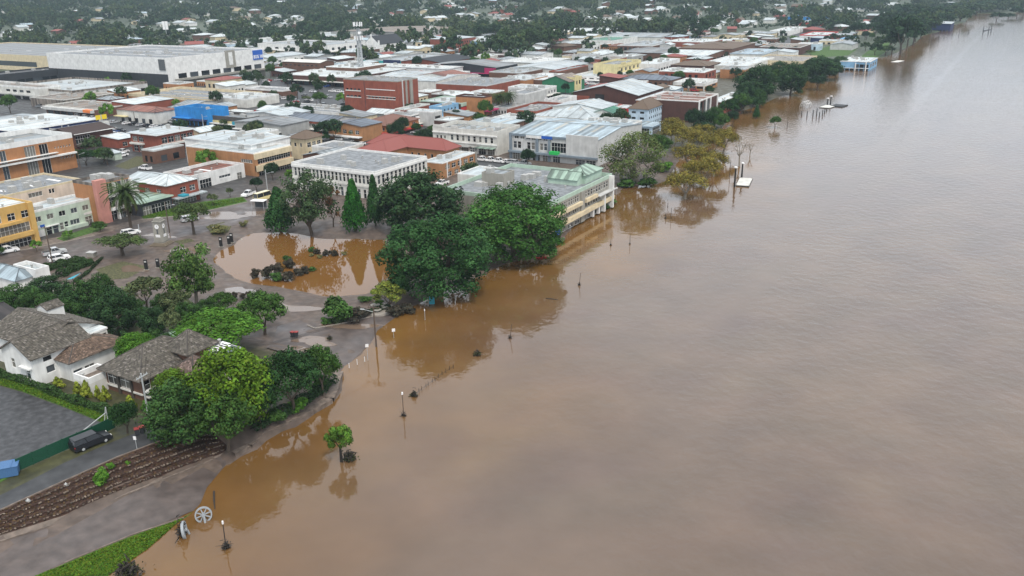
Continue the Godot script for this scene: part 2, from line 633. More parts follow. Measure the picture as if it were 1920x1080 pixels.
		for i in int(o.get("sky",0)):
			var b := MB.new()
			b.box(Vector3.ZERO,V(.9,.16,minf(6.0,d * .4)))
			put("skylight",b.mesh(),"white_paint",t,V((i + .5) / float(o.sky) * w,top + .08,-rand(.35,.65) * d))
		for i in int(o.get("seam",0)):
			var b := MB.new()
			b.box(Vector3.ZERO,V(.35,.3,d - .8))
			put("roof_gutter",b.mesh(),trim,t,V((i + 1.0) / (o.seam + 1.0) * w,top + .12,-d / 2))
	return t
func block(called: String,label: String,at: Vector3,w: float,d: float,h: float,wall: String,roof: String,o := {}) -> Node3D:
	return bld(called,label,"building","",at,PI / 2,w,d,h,wall,roof,o)
func ordinal(i: int) -> String:
	var words := ["first","second","third","fourth","fifth","sixth","seventh","eighth","ninth","tenth"]
	if i < 10:
		return words[i]
	var k := i + 1
	return "%d%s" % [k,"th" if k % 100 in [11,12,13] else ["th","st","nd","rd","th","th","th","th","th","th"][k % 10]]
func lettering(text: String,size: float,m: String,parent: Node,at: Vector3,turn: float) -> void:
	var tm := TextMesh.new()
	tm.text = text
	var f := SystemFont.new()
	f.font_names = PackedStringArray(["Droid Sans"])
	f.font_weight = 700
	tm.font = f
	tm.font_size = 64
	tm.pixel_size = size / 48.0
	tm.depth = .05
	tm.curve_step = 4.0
	put("lettering",tm,m,parent,at).rotation.y = turn
func crown_mesh(seed_: int,lobes: int,leaves: int,size: float,tone: Color,spread: float,shape: String,gap := .0) -> Array:
	rng.seed = seed_
	var mb := MB.new()
	var cs: Array[Vector3] = []
	var rs: Array[float] = []
	var ts: Array[float] = []
	for i in lobes:
		var y := .0
		var p := Vector3.ZERO
		var r := .2
		var ang := i * 2.39996 + rng.randf() * .7
		var q := sqrt((i + .6) / lobes)
		var f := (i + .5) / lobes
		match shape:
			"dome","mound":
				var up := lerpf(1.0,-.45 if shape == "dome" else -.8,f)
				var e := sqrt(maxf(.0,1.0 - up * up))
				var inn := rand(.82,1.08)
				if i % 5 == 4:
					inn *= .6
				r = rand(.1,.16) * (.68 if lobes > 90 else .85 if lobes > 40 else 1.0)
				p = V(cos(ang) * e * .39 * inn,(.6 if shape == "dome" else .45) + up * inn * (.28 if shape == "dome" else .42),sin(ang) * e * .37 * inn)
			"cone":
				q = 1.0 - f * .92
				p = V(cos(ang) * q * .3,.14 + f * .8,sin(ang) * q * .3)
				r = lerpf(.2,.07,f)
			"flat":
				p = V(cos(ang) * q * .39,.74 + rand(-.1,.1) - q * q * .16,sin(ang) * q * .39)
				r = rand(.09,.15)
			"tall":
				p = V(cos(ang) * rand(.05,.36),rand(.3,.9),sin(ang) * rand(.05,.36))
				r = rand(.08,.16)
			"bush":
				p = V(cos(ang) * q * .32,rand(.15,.7),sin(ang) * q * .32)
				r = rand(.15,.25)
		cs.append(p)
		rs.append(r)
		ts.append(rand(.6,1.4))
	var per := leaves / lobes
	for i in lobes:
		for k in per:
			var z := rand(-.55,1.0)
			var a := rng.randf() * TAU
			var e := sqrt(maxf(.0,1.0 - z * z))
			var out := V(e * cos(a),z,e * sin(a))
			var rr := rs[i] * (1.0 - pow(rng.randf(),2.2) * .55) * (1.0 + .16 * sin(a * 3.0 + i) * e)
			if gap > .0 and rng.randf() < gap * (.55 + .45 * sin(a * 4.0 + z * 6.0 + i)):
				continue
			var nn := (out + V(rng.randfn(),rng.randfn() + .3,rng.randfn()) * .32).normalized()
			var up := V(rng.randfn(),rng.randfn(),rng.randfn()).normalized()
			var t := ts[i] * (1.0 + rng.randfn() * spread)
			mb.col = Color(tone.r * t * (1.0 + rng.randfn() * .1),tone.g * t,tone.b * t)
			mb.leaf(cs[i] + out * rr,nn,up,size * rand(.6,1.3))
	return [mb.mesh(),cs]
func trunk_mesh(cs: Array,w: float,h: float,thick: float,fork: float,limbs: int) -> ArrayMesh:
	
	var mb := MB.new()
	var f := V(rand(-.03,.03) * w,fork * h,rand(-.03,.03) * w)
	mb.tube(V(0,-.6,0),V(0,h * .03,0),thick * 1.5,thick * 1.05,8)
	mb.tube(V(0,h * .03,0),f,thick * 1.05,thick * .8,8)
	var boughs: Array[Vector3] = []
	var n := clampi(limbs / 3,3,7)
	for i in n:
		var a := TAU * (i + rng.randf() * .5) / n
		var e := V(cos(a) * w * .17,h * rand(fork + .12,.62),sin(a) * w * .17)
		var m := f.lerp(e,.5) + V(rng.randfn(),-.6,rng.randfn()) * w * .02
		mb.tube(f - V(0,h * .03 * (i % 3),0),m,thick * .55,thick * .4,6)
		mb.tube(m,e,thick * .4,thick * .3,6)
		boughs.append(e)
	for i in mini(limbs,cs.size()):
		var c: Vector3 = cs[i * cs.size() / mini(limbs,cs.size())]
		var e := V(c.x * w,c.y * h,c.z * w)
		var o := boughs[0]
		for q in boughs:
			if q.distance_squared_to(e) < o.distance_squared_to(e):
				o = q
		var m := o.lerp(e,.5) + V(rng.randfn(),rng.randfn(),rng.randfn()) * w * .03
		mb.tube(o,m,thick * .28,thick * .18,5)
		mb.tube(m,e,thick * .18,thick * .06,5)
		for k in 2:
			var t := m.lerp(e,.3 + .4 * k)
			mb.tube(t,t + V(rng.randfn(),absf(rng.randfn()) * .6,rng.randfn()) * w * .07,thick * .1,thick * .03,4)
	return mb.mesh()
func tree(kind: String,called: String,label: String,grp: String,at: Vector3,w: float,h: float,turn: float,variant := 0) -> Node3D:
	var k: Array = KINDS[kind]
	
	var key := "%s%d" % [kind,variant]
	if not protos.has(key):
		var cr := crown_mesh(hash(key),k[1],k[2],k[3],k[4],k[5],k[0],k[6])
		protos[key] = [cr[0],cr[1],trunk_mesh(cr[1],1.0,1.0,k[7],k[8],k[9])]
	var p: Array = protos[key]
	var t := thing(called,label,"bush" if called.contains("shrub") or called.contains("bush") else "tree",at,turn,grp)
	var c := put("crown",p[0],"leaves",t)
	c.scale = V(w,h,w)
	setting(c,"stuff")
	put("trunk",p[2],k[10],t).scale = V(w,h,w)
	return t
func palm(label: String,grp: String,at: Vector3,w: float,h: float,turn: float) -> Node3D:
	if not protos.has("palm"):
		rng.seed = 77
		var tr := MB.new()
		tr.tube(V(0,-.3,0),V(0,.06,0),.1,.062,8)
		tr.tube(V(0,.06,0),V(.01,.72,0),.062,.055,8)
		tr.tube(V(.01,.72,0),V(.01,.8,0),.09,.05,8)
		var fronds: Array = []
		for i in 66:
			var f := MB.new()
			var a := i * 2.39996
			var lift := lerpf(1.25,-.75,float(i) / 66.0)
			var dir := V(cos(a),0,sin(a))
			var prev := V(.01,.78,0)
			var t := rand(.7,1.2)
			f.col = Color(.045 * t,.075 * t,.02 * t) if i < 56 else Color(.14,.1,.05)
			for s in 9:
				var ang := lift - s * .16
				var nx := prev + (dir * cos(ang) + V(0,sin(ang),0)) * .056
				var side := dir.cross(Vector3.UP)
				for g: float in [-1.0,1.0]:
					for kk in 3:
						var b := prev.lerp(nx,kk / 3.0)
						var tip := b + side * g * .085 * (1.0 - s * .08) + (nx - prev) * .7 - V(0,.03,0)
						f.tri(b,b + (nx - prev) * .3,tip,V(0,1,0))
				prev = nx
			fronds.append(f.mesh())
		protos["palm"] = [tr.mesh(),fronds]
	var t := thing("palm_tree",label,"tree",at,turn,grp)
	put("trunk",protos["palm"][0],"bark",t).scale = V(h * .55,h,h * .55)
	for f: ArrayMesh in protos["palm"][1]:
		put("frond",f,"leaves",t).scale = V(w,h,w)
	return t
func hedge(called: String,label: String,line: PackedVector3Array,w: float,h: float,tone: Color,leaves: int,grp := "") -> Node3D:
	var t := thing(called,label,"hedge",line[0],.0,grp)
	var mb := MB.new()
	rng.seed = hash(label)
	for i in leaves:
		var s := rng.randf() * (line.size() - 1)
		var k := mini(int(s),line.size() - 2)
		var p := line[k].lerp(line[k + 1],s - k) - line[0]
		var side := (line[k + 1] - line[k]).cross(Vector3.UP).normalized()
		var a := rng.randf() * PI
		var bump := .85 + .2 * sin(s * 9.0) + rng.randf() * .15
		var out := side * cos(a) + V(0,sin(a),0)
		p += side * cos(a) * w * .5 * bump + V(0,pow(sin(a),.6) * h * bump * (1.0 if rng.randf() < .6 else rng.randf()),0)
		var tt := rand(.6,1.4)
		mb.col = Color(tone.r * tt,tone.g * tt,tone.b * tt)
		mb.leaf(p,(out + V(rng.randfn(),rng.randfn(),rng.randfn()) * .5).normalized(),V(rng.randfn(),rng.randfn(),rng.randfn()).normalized(),rand(.12,.26))
	setting(put("foliage",mb.mesh(),"leaves",t),"stuff")
	var st := MB.new()
	for i in line.size() - 1:
		st.tube(line[i] - line[0] + V(0,.1,0),line[i + 1] - line[0] + V(0,.1,0),.1,.1,5)
	put("stem",st.mesh(),"wet_bark",t)
	return t
func car(kind: String,paint: String,label: String,grp: String,at: Vector3,turn: float,plain := false) -> Node3D:
	var key := kind + paint + ("far" if plain else "")
	if protos.has(key):
		var r := dup(protos[key],at,turn,label,grp)
		r.set_meta("group",grp)
		return r
	var called: String = {"ute": "utility_truck","sedan": "parked_car","wagon": "parked_car","van": "passenger_van","bus": "minibus"}[kind]
	var t := thing(called,label,{"ute": "ute","sedan": "car","wagon": "car","van": "van","bus": "bus"}[kind],at,turn,grp)
	
	var L: float = {"ute":5.3,"sedan":4.6,"wagon":4.7,"van":5.1,"bus":6.2}[kind]
	var W: float = {"ute":1.85,"sedan":1.8,"wagon":1.85,"van":1.98,"bus":2.1}[kind]
	var body: Array = {
		"ute":[[-.5,1.02],[-.49,1.08],[.05,1.06],[.24,1.06],[.46,.95],[.5,.6]],
		"sedan":[[-.5,.78],[-.48,.95],[-.3,.98],[.2,.95],[.46,.78],[.5,.5]],
		"wagon":[[-.5,.9],[-.49,1.05],[.1,1.03],[.24,1.0],[.47,.9],[.5,.55]],
		"van":[[-.5,1.0],[-.495,1.1],[.1,1.08],[.28,1.06],[.46,.92],[.5,.55]],
		"bus":[[-.5,1.2],[-.5,1.3],[.1,1.3],[.4,1.25],[.49,1.0],[.5,.6]]}[kind]
	var cab: Array = {
		"ute":[-.14,-.11,.1,.26,1.75],"sedan":[-.4,-.24,.04,.22,1.42],"wagon":[-.48,-.42,.06,.24,1.62],"van":[-.49,-.45,.12,.3,1.8],"bus":[-.495,-.48,.36,.46,2.55]}[kind]
	var b := MB.new()
	for s: float in [-1.0,1.0]:
		for i in body.size() - 1:
			b.quad(V(body[i][0] * L,.32,s * W / 2),V(body[i + 1][0] * L,.32,s * W / 2),V(body[i + 1][0] * L,body[i + 1][1],s * W / 2 * .95),V(body[i][0] * L,body[i][1],s * W / 2 * .95),V(0,.1,s).normalized())
	for i in body.size() - 1:
		var p := V(body[i][0] * L,body[i][1],0)
		var q := V(body[i + 1][0] * L,body[i + 1][1],0)
		var e := V(0,0,W / 2 * .95)
		b.quad(p - e,p + e,q + e,q - e,V(-(q - p).y,(q - p).x,0).normalized())
	b.box(V(-L / 2 + .02,.65,0),V(.1,.66,W * .96))
	b.box(V(L / 2 - .02,.5,0),V(.12,.36,W * .96))
	b.box(V(0,.34,0),V(L * .96,.08,W * .9))
	put("body",b.mesh(),paint,t)
	var y0 := .96
	var x0: float = cab[0] * L
	var x1: float = cab[1] * L
	var x2: float = cab[2] * L
	var x3: float = cab[3] * L
	var yt: float = cab[4]
	var g := MB.new()
	var wb := W / 2 * .93
	var wt := W / 2 * .78
	g.quad(V(x3,y0,-wb),V(x3,y0,wb),V(x2,yt - .05,wt),V(x2,yt - .05,-wt),V(.7,.7,0))
	g.quad(V(x0,y0,-wb),V(x0,y0,wb),V(x1,yt - .05,wt),V(x1,yt - .05,-wt),V(-.7,.7,0))
	for s: float in [-1.0,1.0]:
		g.quad(V(x0,y0,s * wb),V(x3,y0,s * wb),V(x2,yt - .05,s * wt),V(x1,yt - .05,s * wt),V(0,.3,s).normalized())
	put("window",g.mesh(),"glass",t)
	var r := MB.new()
	r.box(V((x1 + x2) / 2,yt - .02,0),V(x2 - x1 + .1,.09,wt * 2.02))
	for s: float in [-1.0,1.0]:
		for f: float in [.0,.45,1.0]:
			var lo := V(lerpf(x0,x3,f),y0,s * (wb + .005))
			var hi := V(lerpf(x1,x2,f),yt - .04,s * (wt + .005))
			r.tube(lo,hi,.05,.05,4)
	put("roof",r.mesh(),paint,t)
	if kind == "ute":
		var tr := MB.new()
		tr.box(V(-.33 * L,1.085,0),V(.32 * L,.012,W * .8))
		put("tray",tr.mesh(),"dark_post",t)
	for x: float in [-.29,.31]:
		for s: float in [-1.0,1.0]:
			var wl := MB.new()
			wl.tube(V(0,0,-.11),V(0,0,.11),.34,.34,12)
			wl.disc(V(0,0,-.11),V(0,0,-1),.34,12)
			var whl := put("wheel",wl.mesh(),"tyre",t,V(x * L,.34,s * (W / 2 - .1)))
			if plain:
				continue
			var rm := MB.new()
			rm.disc(V(0,0,s * .115),V(0,0,s),.2,10)
			put("rim",rm.mesh(),"steel",whl)
	for s: float in ([] if plain else [-1.0,1.0]):
		var hl := MB.new()
		hl.box(Vector3.ZERO,V(.1,.16,.34))
		put("headlight",hl.mesh(),"frame",t,V(L * .485,.74,s * W * .36))
		put("tail_light",hl.mesh(),"red_paint",t,V(-L * .492,.9,s * W * .4))
	protos[key] = t
	return t
func lamp(called: String,label: String,grp: String,at: Vector3,h: float,r: float,post: String,head: String,lean := Vector3.ZERO,snag := .0) -> Node3D:
	var t := thing(called,label,"lamp post" if called.contains("lamp") else "post",at,.0,grp)
	var mb := MB.new()
	var top := V(0,h,0) + lean
	mb.tube(-lean * .3 - V(0,1.2,0),top,r * 1.15,r * .8,8)
	put("post",mb.mesh(),post,t)
	if head:
		var hd := MB.new()
		hd.tube(top,top + V(0,.12,0),r * 1.5,r * 2.2,10)
		hd.tube(top + V(0,.12,0),top + V(0,.4,0),r * 2.2,r * 1.6,10)
		put("lamp_head" if called.contains("lamp") else "cap",hd.mesh(),head,t)
	if snag > .0:
		drift(t,snag,hash(label))
	return t
func drift(t: Node3D,s: float,seed_: int) -> void:
	
	rng.seed = seed_
	var mb := MB.new()
	for i in 60:
		var a := rng.randf() * TAU
		var y := absf(rng.randfn()) * s * .5
		var p := V(cos(a),0,sin(a)) * s * rand(.1,.55) * (1.0 - minf(.8,y / s * .5)) + V(0,y,0)
		var q := p + V(rng.randfn(),rng.randfn() * .5,rng.randfn()) * s * .28
		mb.tube(p,q,s * .05,s * .02,4)
	for i in 80:
		var p := V(rng.randfn() * .25,absf(rng.randfn()) * .35,rng.randfn() * .25) * s
		mb.col = Color(.05,.045,.02)
		mb.leaf(p,V(rng.randfn(),1,rng.randfn()).normalized(),V(1,rng.randfn(),0).normalized(),s * .12)
	mb.col = Color.WHITE
	setting(put("debris",mb.mesh(),"wet_bark",t),"stuff")
func sign_post(label: String,at: Vector3,h: float,w: float,sh: float,m: String,turn: float,grp := "",called := "sign_post") -> Node3D:
	var t := thing(called,label,"sign",at,turn,grp)
	var mb := MB.new()
	mb.tube(V(0,-1.5,0),V(0,h,0),maxf(.045,w * .05),maxf(.045,w * .05),6)
	put("post",mb.mesh(),"steel",t)
	var p := MB.new()
	p.box(Vector3.ZERO,V(w,sh,.05))
	put("panel",p.mesh(),m,t,V(0,h - sh / 2,.08))
	return t
func power_pole(label: String,at: Vector3,h: float,turn: float,wood := "pole_wood",grp := "power poles",arm := true,light := true) -> Node3D:
	var t := thing("power_pole",label,"pole",at,turn,grp)
	var mb := MB.new()
	mb.tube(V(0,-1,0),V(0,h,0),.17,.11,8)
	put("post",mb.mesh(),wood,t)
	if arm:
		var a := MB.new()
		a.box(V(0,h - .5,.1),V(2.2,.12,.12))
		for x: float in [-.95,-.4,.4,.95]:
			a.tube(V(x,h - .44,.1),V(x,h - .2,.1),.05,.05,5)
		put("crossarm",a.mesh(),wood,t)
	if light:
		var l := MB.new()
		l.tube(V(0,h - 1.3,0),V(1.9,h - .9,0),.05,.04,5)
		l.box(V(2.1,h - .88,0),V(.7,.12,.26))
		put("lamp_arm",l.mesh(),"steel",t)
	return t
func rock(seed_: int,s: Vector3) -> MB:
	var mb := MB.new()
	return mb
func rail_fence(label: String,line: PackedVector3Array) -> void:
	var t := thing("fence_rail",label,"fence",line[0])
	var mb := MB.new()
	for i in line.size() - 1:
		var a := line[i] - line[0] + V(0,.32,0)
		var b := line[i + 1] - line[0] + V(0,.32,0)
		var m := (a + b) * .5 - V(0,.16,0)
		mb.tube(a,m,.02,.02,4)
		mb.tube(m,b,.02,.02,4)
	put("rail",mb.mesh(),"dark_post",t)
func spoked_wheel(label: String,at: Vector3,r: float,turn: float,lean: float,snag: float) -> void:
	var t := thing("spoked_wheel",label,"wheel",at,turn)
	t.rotation.x = -lean
	var rim := MB.new()
	for i in 36:
		var a0 := TAU * i / 36.0
		var a1 := TAU * (i + 1) / 36.0
		var p := V(cos(a0),sin(a0),0)
		var q := V(cos(a1),sin(a1),0)
		for z: float in [-.15,.15]:
			rim.quad(p * (r - .16) + V(0,0,z),q * (r - .16) + V(0,0,z),q * r + V(0,0,z),p * r + V(0,0,z),V(0,0,signf(z)))
		for rr: float in [r,r - .16]:
			rim.quad(p * rr - V(0,0,.15),q * rr - V(0,0,.15),q * rr + V(0,0,.15),p * rr + V(0,0,.15),(p + q).normalized() * (1.0 if rr == r else -1.0))
	put("rim",rim.mesh(),"wheel_paint",t)
	for i in 8:
		var a := TAU * (i + .35) / 8.0
		var s := MB.new()
		var d := V(cos(a),sin(a),0)
		s.box(d * (r - .1) * .56,V(r * .86,.13,.13),Basis(V(0,0,1),a))
		put("spoke",s.mesh(),"wheel_paint",t)
	var hub := MB.new()
	hub.tube(V(0,0,-.35),V(0,0,.35),.2,.2,12)
	put("hub",hub.mesh(),"wheel_paint",t)
	var foot := MB.new()
	foot.tube(V(.05,0,.32),V(.12,-r - .5,.5),.12,.15,8)
	put("stand",foot.mesh(),"wheel_paint",t)
	if snag > .0:
		drift(t,snag,91)
		var last := t.get_child(t.get_child_count() - 1) as MeshInstance3D
		last.position = V(0,-.8,-.35)
		last.scale = V(1,1.2,.6)
func flood_snag(label: String,at: Vector3,s: float) -> void:
	var t := thing("flood_debris",label,"debris",at)
	drift(t,s,hash(label))
	var mb := MB.new()
	for i in int(120 * s):
		var p := V(rng.randfn() * .3,absf(rng.randfn()) * .3,rng.randfn() * .3) * s
		var k := rand(.5,1.5)
		mb.col = Color(.045 * k,.05 * k,.02 * k)
		mb.leaf(p,V(rng.randfn(),1,rng.randfn()).normalized(),V(1,rng.randfn(),.1).normalized(),.16)
	setting(put("leaves",mb.mesh(),"leaves",t),"stuff")
func drift_log(label: String,at: Vector3,length: float,turn: float) -> void:
	var t := thing("drift_log",label,"log",at,turn)
	var mb := MB.new()
	mb.tube(V(-length / 2,.02,0),V(0,.07,.04),.13,.12,7)
	mb.tube(V(0,.07,.04),V(length / 2,.0,0),.12,.06,7)
	put("log",mb.mesh(),"wet_bark",t)
func pontoon(label: String,at: Vector3,w: float,d: float,turn: float) -> void:
	var t := thing("floating_pontoon",label,"pontoon",at,turn)
	var mb := MB.new()
	mb.box(V(w / 2 if turn < 1.0 else .0,.36,-d / 2 if false else .0),V(w,.14,d))
	var m := "dark_post" if label.contains("dark") or label.contains("boom") else "off_white"
	var top := put("deck",mb.mesh(),m,t)
	top.position.x = -w / 2 if turn < 1.0 else .0
	var f := MB.new()
	f.box(V(0,.1,0),V(w + .16,.38,d + .16))
	put("float",f.mesh(),"dark_post",t)
	for x: float in [-.46,.46]:
		for z: float in [-.46,.46]:
			var c := MB.new()
			c.tube(V(x * w,.43,z * d),V(x * w,.6,z * d),.08,.08,6)
			put("cleat",c.mesh(),"dark_post",t)
func gangway(label: String,at: Vector3,turn: float) -> void:
	var t := thing("hooped_gangway",label,"gangway",at,turn)
	for i in 4:
		var mb := MB.new()
		var o := V(i * 1.6 - 3.0,0,0)
		var prev := o + V(0,-.5,2.0)
		for k in 9:
			var a := PI * (k + 1) / 9.0
			var nx := o + V(0,3.2 * sin(a) - .4,2.0 * cos(a))
			mb.tube(prev,nx,.15,.15,6)
			prev = nx
		put("hoop",mb.mesh(),"pale_grey",t)
	var r := MB.new()
	for s: float in [-1.0,1.0]:
		r.tube(V(-3,1.8,s * 1.4),V(2,1.8,s * 1.4),.1,.1,5)
	r.tube(V(-3,2.8,0),V(2,2.8,0),.1,.1,5)
	put("rail",r.mesh(),"white_paint",t)
func clock_tower(label: String,at: Vector3,h: float) -> void:
	var t := thing("clock_tower",label,"clock tower",at,.35)
	var w := h * .36
	var s := MB.new()
	for i in 3:
		s.box(V(0,.14 + i * .2,0),V(w + 1.8 - i * .6,.22 + (.01 * i),w + 1.8 - i * .6))
	put("step",s.mesh(),"stone",t)
	var b := MB.new()
	var lo := w * .5
	var hi := w * .41
	for i in 4:
		var a := Basis(Vector3.UP,i * PI / 2)
		b.quad(a * V(-lo,.5,lo),a * V(lo,.5,lo),a * V(hi,h * .86,hi),a * V(-hi,h * .86,hi),a * V(0,.05,1).normalized())
	b.box(V(0,1.1,0),V(w + .12,.16,w + .12))
	put("shaft",b.mesh(),"concrete",t)
	var c := MB.new()
	c.box(V(0,h * .88,0),V(w * .95,.22,w * .95))
	c.box(V(0,h * .93,0),V(w * .7,.4,w * .7))
	c.box(V(0,h * .985,0),V(w * .55,.2,w * .55))
	put("cornice",c.mesh(),"concrete",t)
	for i in 4:
		var a := Basis(Vector3.UP,i * PI / 2)
		var f := MB.new()
		f.disc(Vector3.ZERO,a * V(0,0,1),h * .085,20)
		var face := put("clock_face",f.mesh(),"white_paint",t,a * V(0,h * .7,w * .46))
		var hd := MB.new()
		hd.box(a * V(0,h * .03,.015),V(.05,h * .06,.02),a)
		hd.box(a * V(h * .022,0,.015),V(h * .045,.06,.02),a)
		put("clock_hand",hd.mesh(),"dark_post",face)
		var p := MB.new()
		p.box(Vector3.ZERO,V(w * .5,h * .1,.04),a)
		put("plaque",p.mesh(),"white_paint",t,a * V(0,h * .36,w * .485))
		var g := MB.new()
		g.box(Vector3.ZERO,V(w * .14,h * .17,.05),a)
		put("window_slot",g.mesh(),"dark_grey",t,a * V(0,h * .52,w * .465))
func stone_table(label: String,at: Vector3) -> void:
	var t := thing("picnic_table",label,"table",at)
	var b := MB.new()
	b.tube(V(0,0,0),V(0,.7,0),.4,.34,10)
	b.tube(V(0,.7,0),V(0,.8,0),.95,.95,18)
	put("table_top",b.mesh(),"concrete",t)
	for i in 2:
		var s := MB.new()
		s.tube(V(0,0,0),V(0,.42,0),.35,.35,10)
		s.tube(V(0,.42,0),V(0,.52,0),.85,.85,16)
		put("seat",s.mesh(),"concrete",t,V(1.7 - i * .2,0,-.6 + i * 1.9))
	var pad := MB.new()
	pad.tube(V(0,-.3,0),V(0,.06,0),3.4,3.4,20)
	put("paving",pad.mesh(),"kerb",t,V(.8,0,.2))
func bus_shelter(label: String,at: Vector3,turn: float) -> void:
	var t := thing("bus_shelter",label,"shelter",at,turn)
	var r := MB.new()
	r.box(V(0,2.6,0),V(4.2,.16,2.4))
	put("roof",r.mesh(),"white_paint",t)
	for x: float in [-1.9,1.9]:
		for z: float in [-1.0,1.0]:
			var p := MB.new()
			p.tube(V(x,0,z),V(x,2.55,z),.06,.06,6)
			put("post",p.mesh(),"steel",t)
	var b := MB.new()
	b.box(V(0,.45,-.6),V(3.0,.08,.4))
	b.box(V(0,1.3,-1.0),V(3.7,1.9,.05))
	put("bench",b.mesh(),"dark_grey",t)
func shade_sail(label: String,at: Vector3) -> void:
	var t := thing("shade_sail",label,"shade sail",at)
	var m := MB.new()
	m.tri(V(-.8,2.2,1.2),V(.6,2.4,.6),V(1.4,3.4,-1.0),V(0,1,.3).normalized())
	put("sail",m.mesh(),"sign_teal",t)
	for p: Vector3 in [V(-.8,2.3,1.2),V(.6,2.5,.6),V(1.4,3.6,-1.0)]:
		var s := MB.new()
		s.tube(V(p.x,-.5,p.z),p,.07,.07,6)
		put("post",s.mesh(),"dark_post",t)
func memorial_block(label: String,at: Vector3) -> void:
	var t := thing("stone_block",label,"monument",at,.3)
	var b := MB.new()
	b.box(V(0,.5,0),V(1.9,1.1,1.3))
	put("block",b.mesh(),"concrete",t)
	var c := MB.new()
	c.box(V(0,1.12,0),V(2.1,.16,1.5))
	put("cap",c.mesh(),"pale_grey",t)
func pillar_sign(label: String,at: Vector3,h: float) -> void:
	var t := thing("pillar_sign",label,"sign",at,.5,"dark pillar signs round the pond")
	var b := MB.new()
	b.box(V(0,h / 2,0),V(.75,h,.3))
	put("pillar",b.mesh(),"dark_post",t)
	var p := MB.new()
	p.box(V(0,h * .82,.16),V(.5,h * .14,.03))
	put("panel",p.mesh(),"pale_grey",t)
	var f := MB.new()
	f.box(V(0,.06,0),V(1.1,.14,.6))
	put("base",f.mesh(),"concrete",t)
func wheelie_bin(label: String,at: Vector3,turn: float) -> void:
	var t := thing("wheelie_bin",label,"bin",at,turn,"red lidded bins")
	var b := MB.new()
	for i in 4:
		var a := Basis(Vector3.UP,i * PI / 2)
		b.quad(a * V(-.24,.08,.24),a * V(.24,.08,.24),a * V(.31,1.0,.31),a * V(-.31,1.0,.31),a * V(0,0,1))
	put("body",b.mesh(),"charcoal",t)
	var l := MB.new()
	l.box(V(0,1.05,0),V(.68,.1,.72))
	put("lid",l.mesh(),"bin_lid",t)
	for s: float in [-.25,.25]:
		var w := MB.new()
		w.tube(V(s - .03,.1,-.28),V(s + .03,.1,-.28),.1,.1,8)
		put("wheel",w.mesh(),"tyre",t)
func rubbish_bag(label: String,at: Vector3) -> void:
	var t := thing("rubbish_bag",label,"bag",at)
	rng.seed = hash(label)
	var pts: Array = []
	for i in 6:
		var ring: Array[Vector3] = []
		var y := .5 * i / 5.0
		var r := [.3,.46,.5,.42,.24,.05][i] as float
		for k in 9:
			var a := TAU * k / 8.0
			ring.append(V(cos(a) * r * .9 * rand(.7,1.15),y * .6,sin(a) * r * .6 * rand(.8,1.15)))
		ring[8] = ring[0]
		pts.append(ring)
	var mb := MB.new()
	for i in 5:
		for k in 8:
			var m: Vector3 = pts[i][k] + pts[i + 1][k + 1]
			mb.quad(pts[i][k],pts[i][k + 1],pts[i + 1][k + 1],pts[i + 1][k],(m * .5 - V(0,.2,0)).normalized())
	put("sack",mb.mesh(),"pale_grey",t)
	var n := MB.new()
	n.tube(V(0,.28,0),V(.05,.4,.02),.04,.07,6)
	put("neck",n.mesh(),"pale_grey",t)
func kayak(label: String,at: Vector3) -> void:
	var t := thing("kayak",label,"kayak",at,.6)
	var mb := MB.new()
	var pr: Array = [[-1.6,.02],[-1.0,.26],[.0,.38],[1.0,.26],[1.6,.02]]
	for i in 4:
		for s: float in [-1.0,1.0]:
			mb.quad(V(pr[i][0],0,0),V(pr[i + 1][0],0,0),V(pr[i + 1][0],.28,s * pr[i + 1][1]),V(pr[i][0],.28,s * pr[i][1]),V(0,-.2,s).normalized())
			mb.quad(V(pr[i][0],.34,0),V(pr[i + 1][0],.34,0),V(pr[i + 1][0],.28,s * pr[i + 1][1]),V(pr[i][0],.28,s * pr[i][1]),Vector3.UP)
	put("hull",mb.mesh(),"red_paint",t)
	var c := MB.new()
	c.tube(V(0,.3,0),V(0,.37,0),.3,.3,12)
	put("cockpit",c.mesh(),"dark_post",t)
func telecom_tower(label: String,at: Vector3,h: float) -> void:
	var t := thing("telecom_tower",label,"tower",at,.4)
	var levels := 12
	for i in 4:
		var a := Basis(Vector3.UP,i * PI / 2 + PI / 4)
		var l := MB.new()
		l.tube(a * V(0,0,2.3),a * V(0,h * .92,1.1),.3,.22,5)
		put("leg",l.mesh(),"steel",t)
	for k in levels:
		var b := MB.new()
		var y0 := h * .92 * k / levels
		var y1 := h * .92 * (k + 1) / levels
		var r0 := lerpf(2.3,1.1,float(k) / levels)
		var r1 := lerpf(2.3,1.1,float(k + 1) / levels)
		for i in 4:
			var a := Basis(Vector3.UP,i * PI / 2 + PI / 4)
			var c := Basis(Vector3.UP,(i + 1) * PI / 2 + PI / 4)
			b.tube(a * V(0,y0,r0),c * V(0,y1,r1),.13,.13,4)
			b.tube(c * V(0,y0,r0),a * V(0,y1,r1),.13,.13,4)
			b.tube(a * V(0,y1,r1),c * V(0,y1,r1),.13,.13,4)
		put("brace",b.mesh(),"steel",t)
	for y: float in [.72,.97]:
		var p := MB.new()
		p.tube(V(0,h * y,0),V(0,h * y + .12,0),2.8,2.8,12)
		put("platform",p.mesh(),"steel",t)
		for i in 9:
			var a := Basis(Vector3.UP,i * TAU / 9)
			var n := MB.new()
			n.box(a * V(0,h * y + .9,2.9),V(.42,2.8,.3),a)
			put("antenna",n.mesh(),"white_paint",t)
	for i in 2:
		var d := MB.new()
		var a := Basis(Vector3.UP,.6 + i * 1.4)
		d.tube(a * V(0,h * .84,1.5),a * V(0,h * .84,1.9),.9,.9,12)
		put("dish",d.mesh(),"white_paint",t)
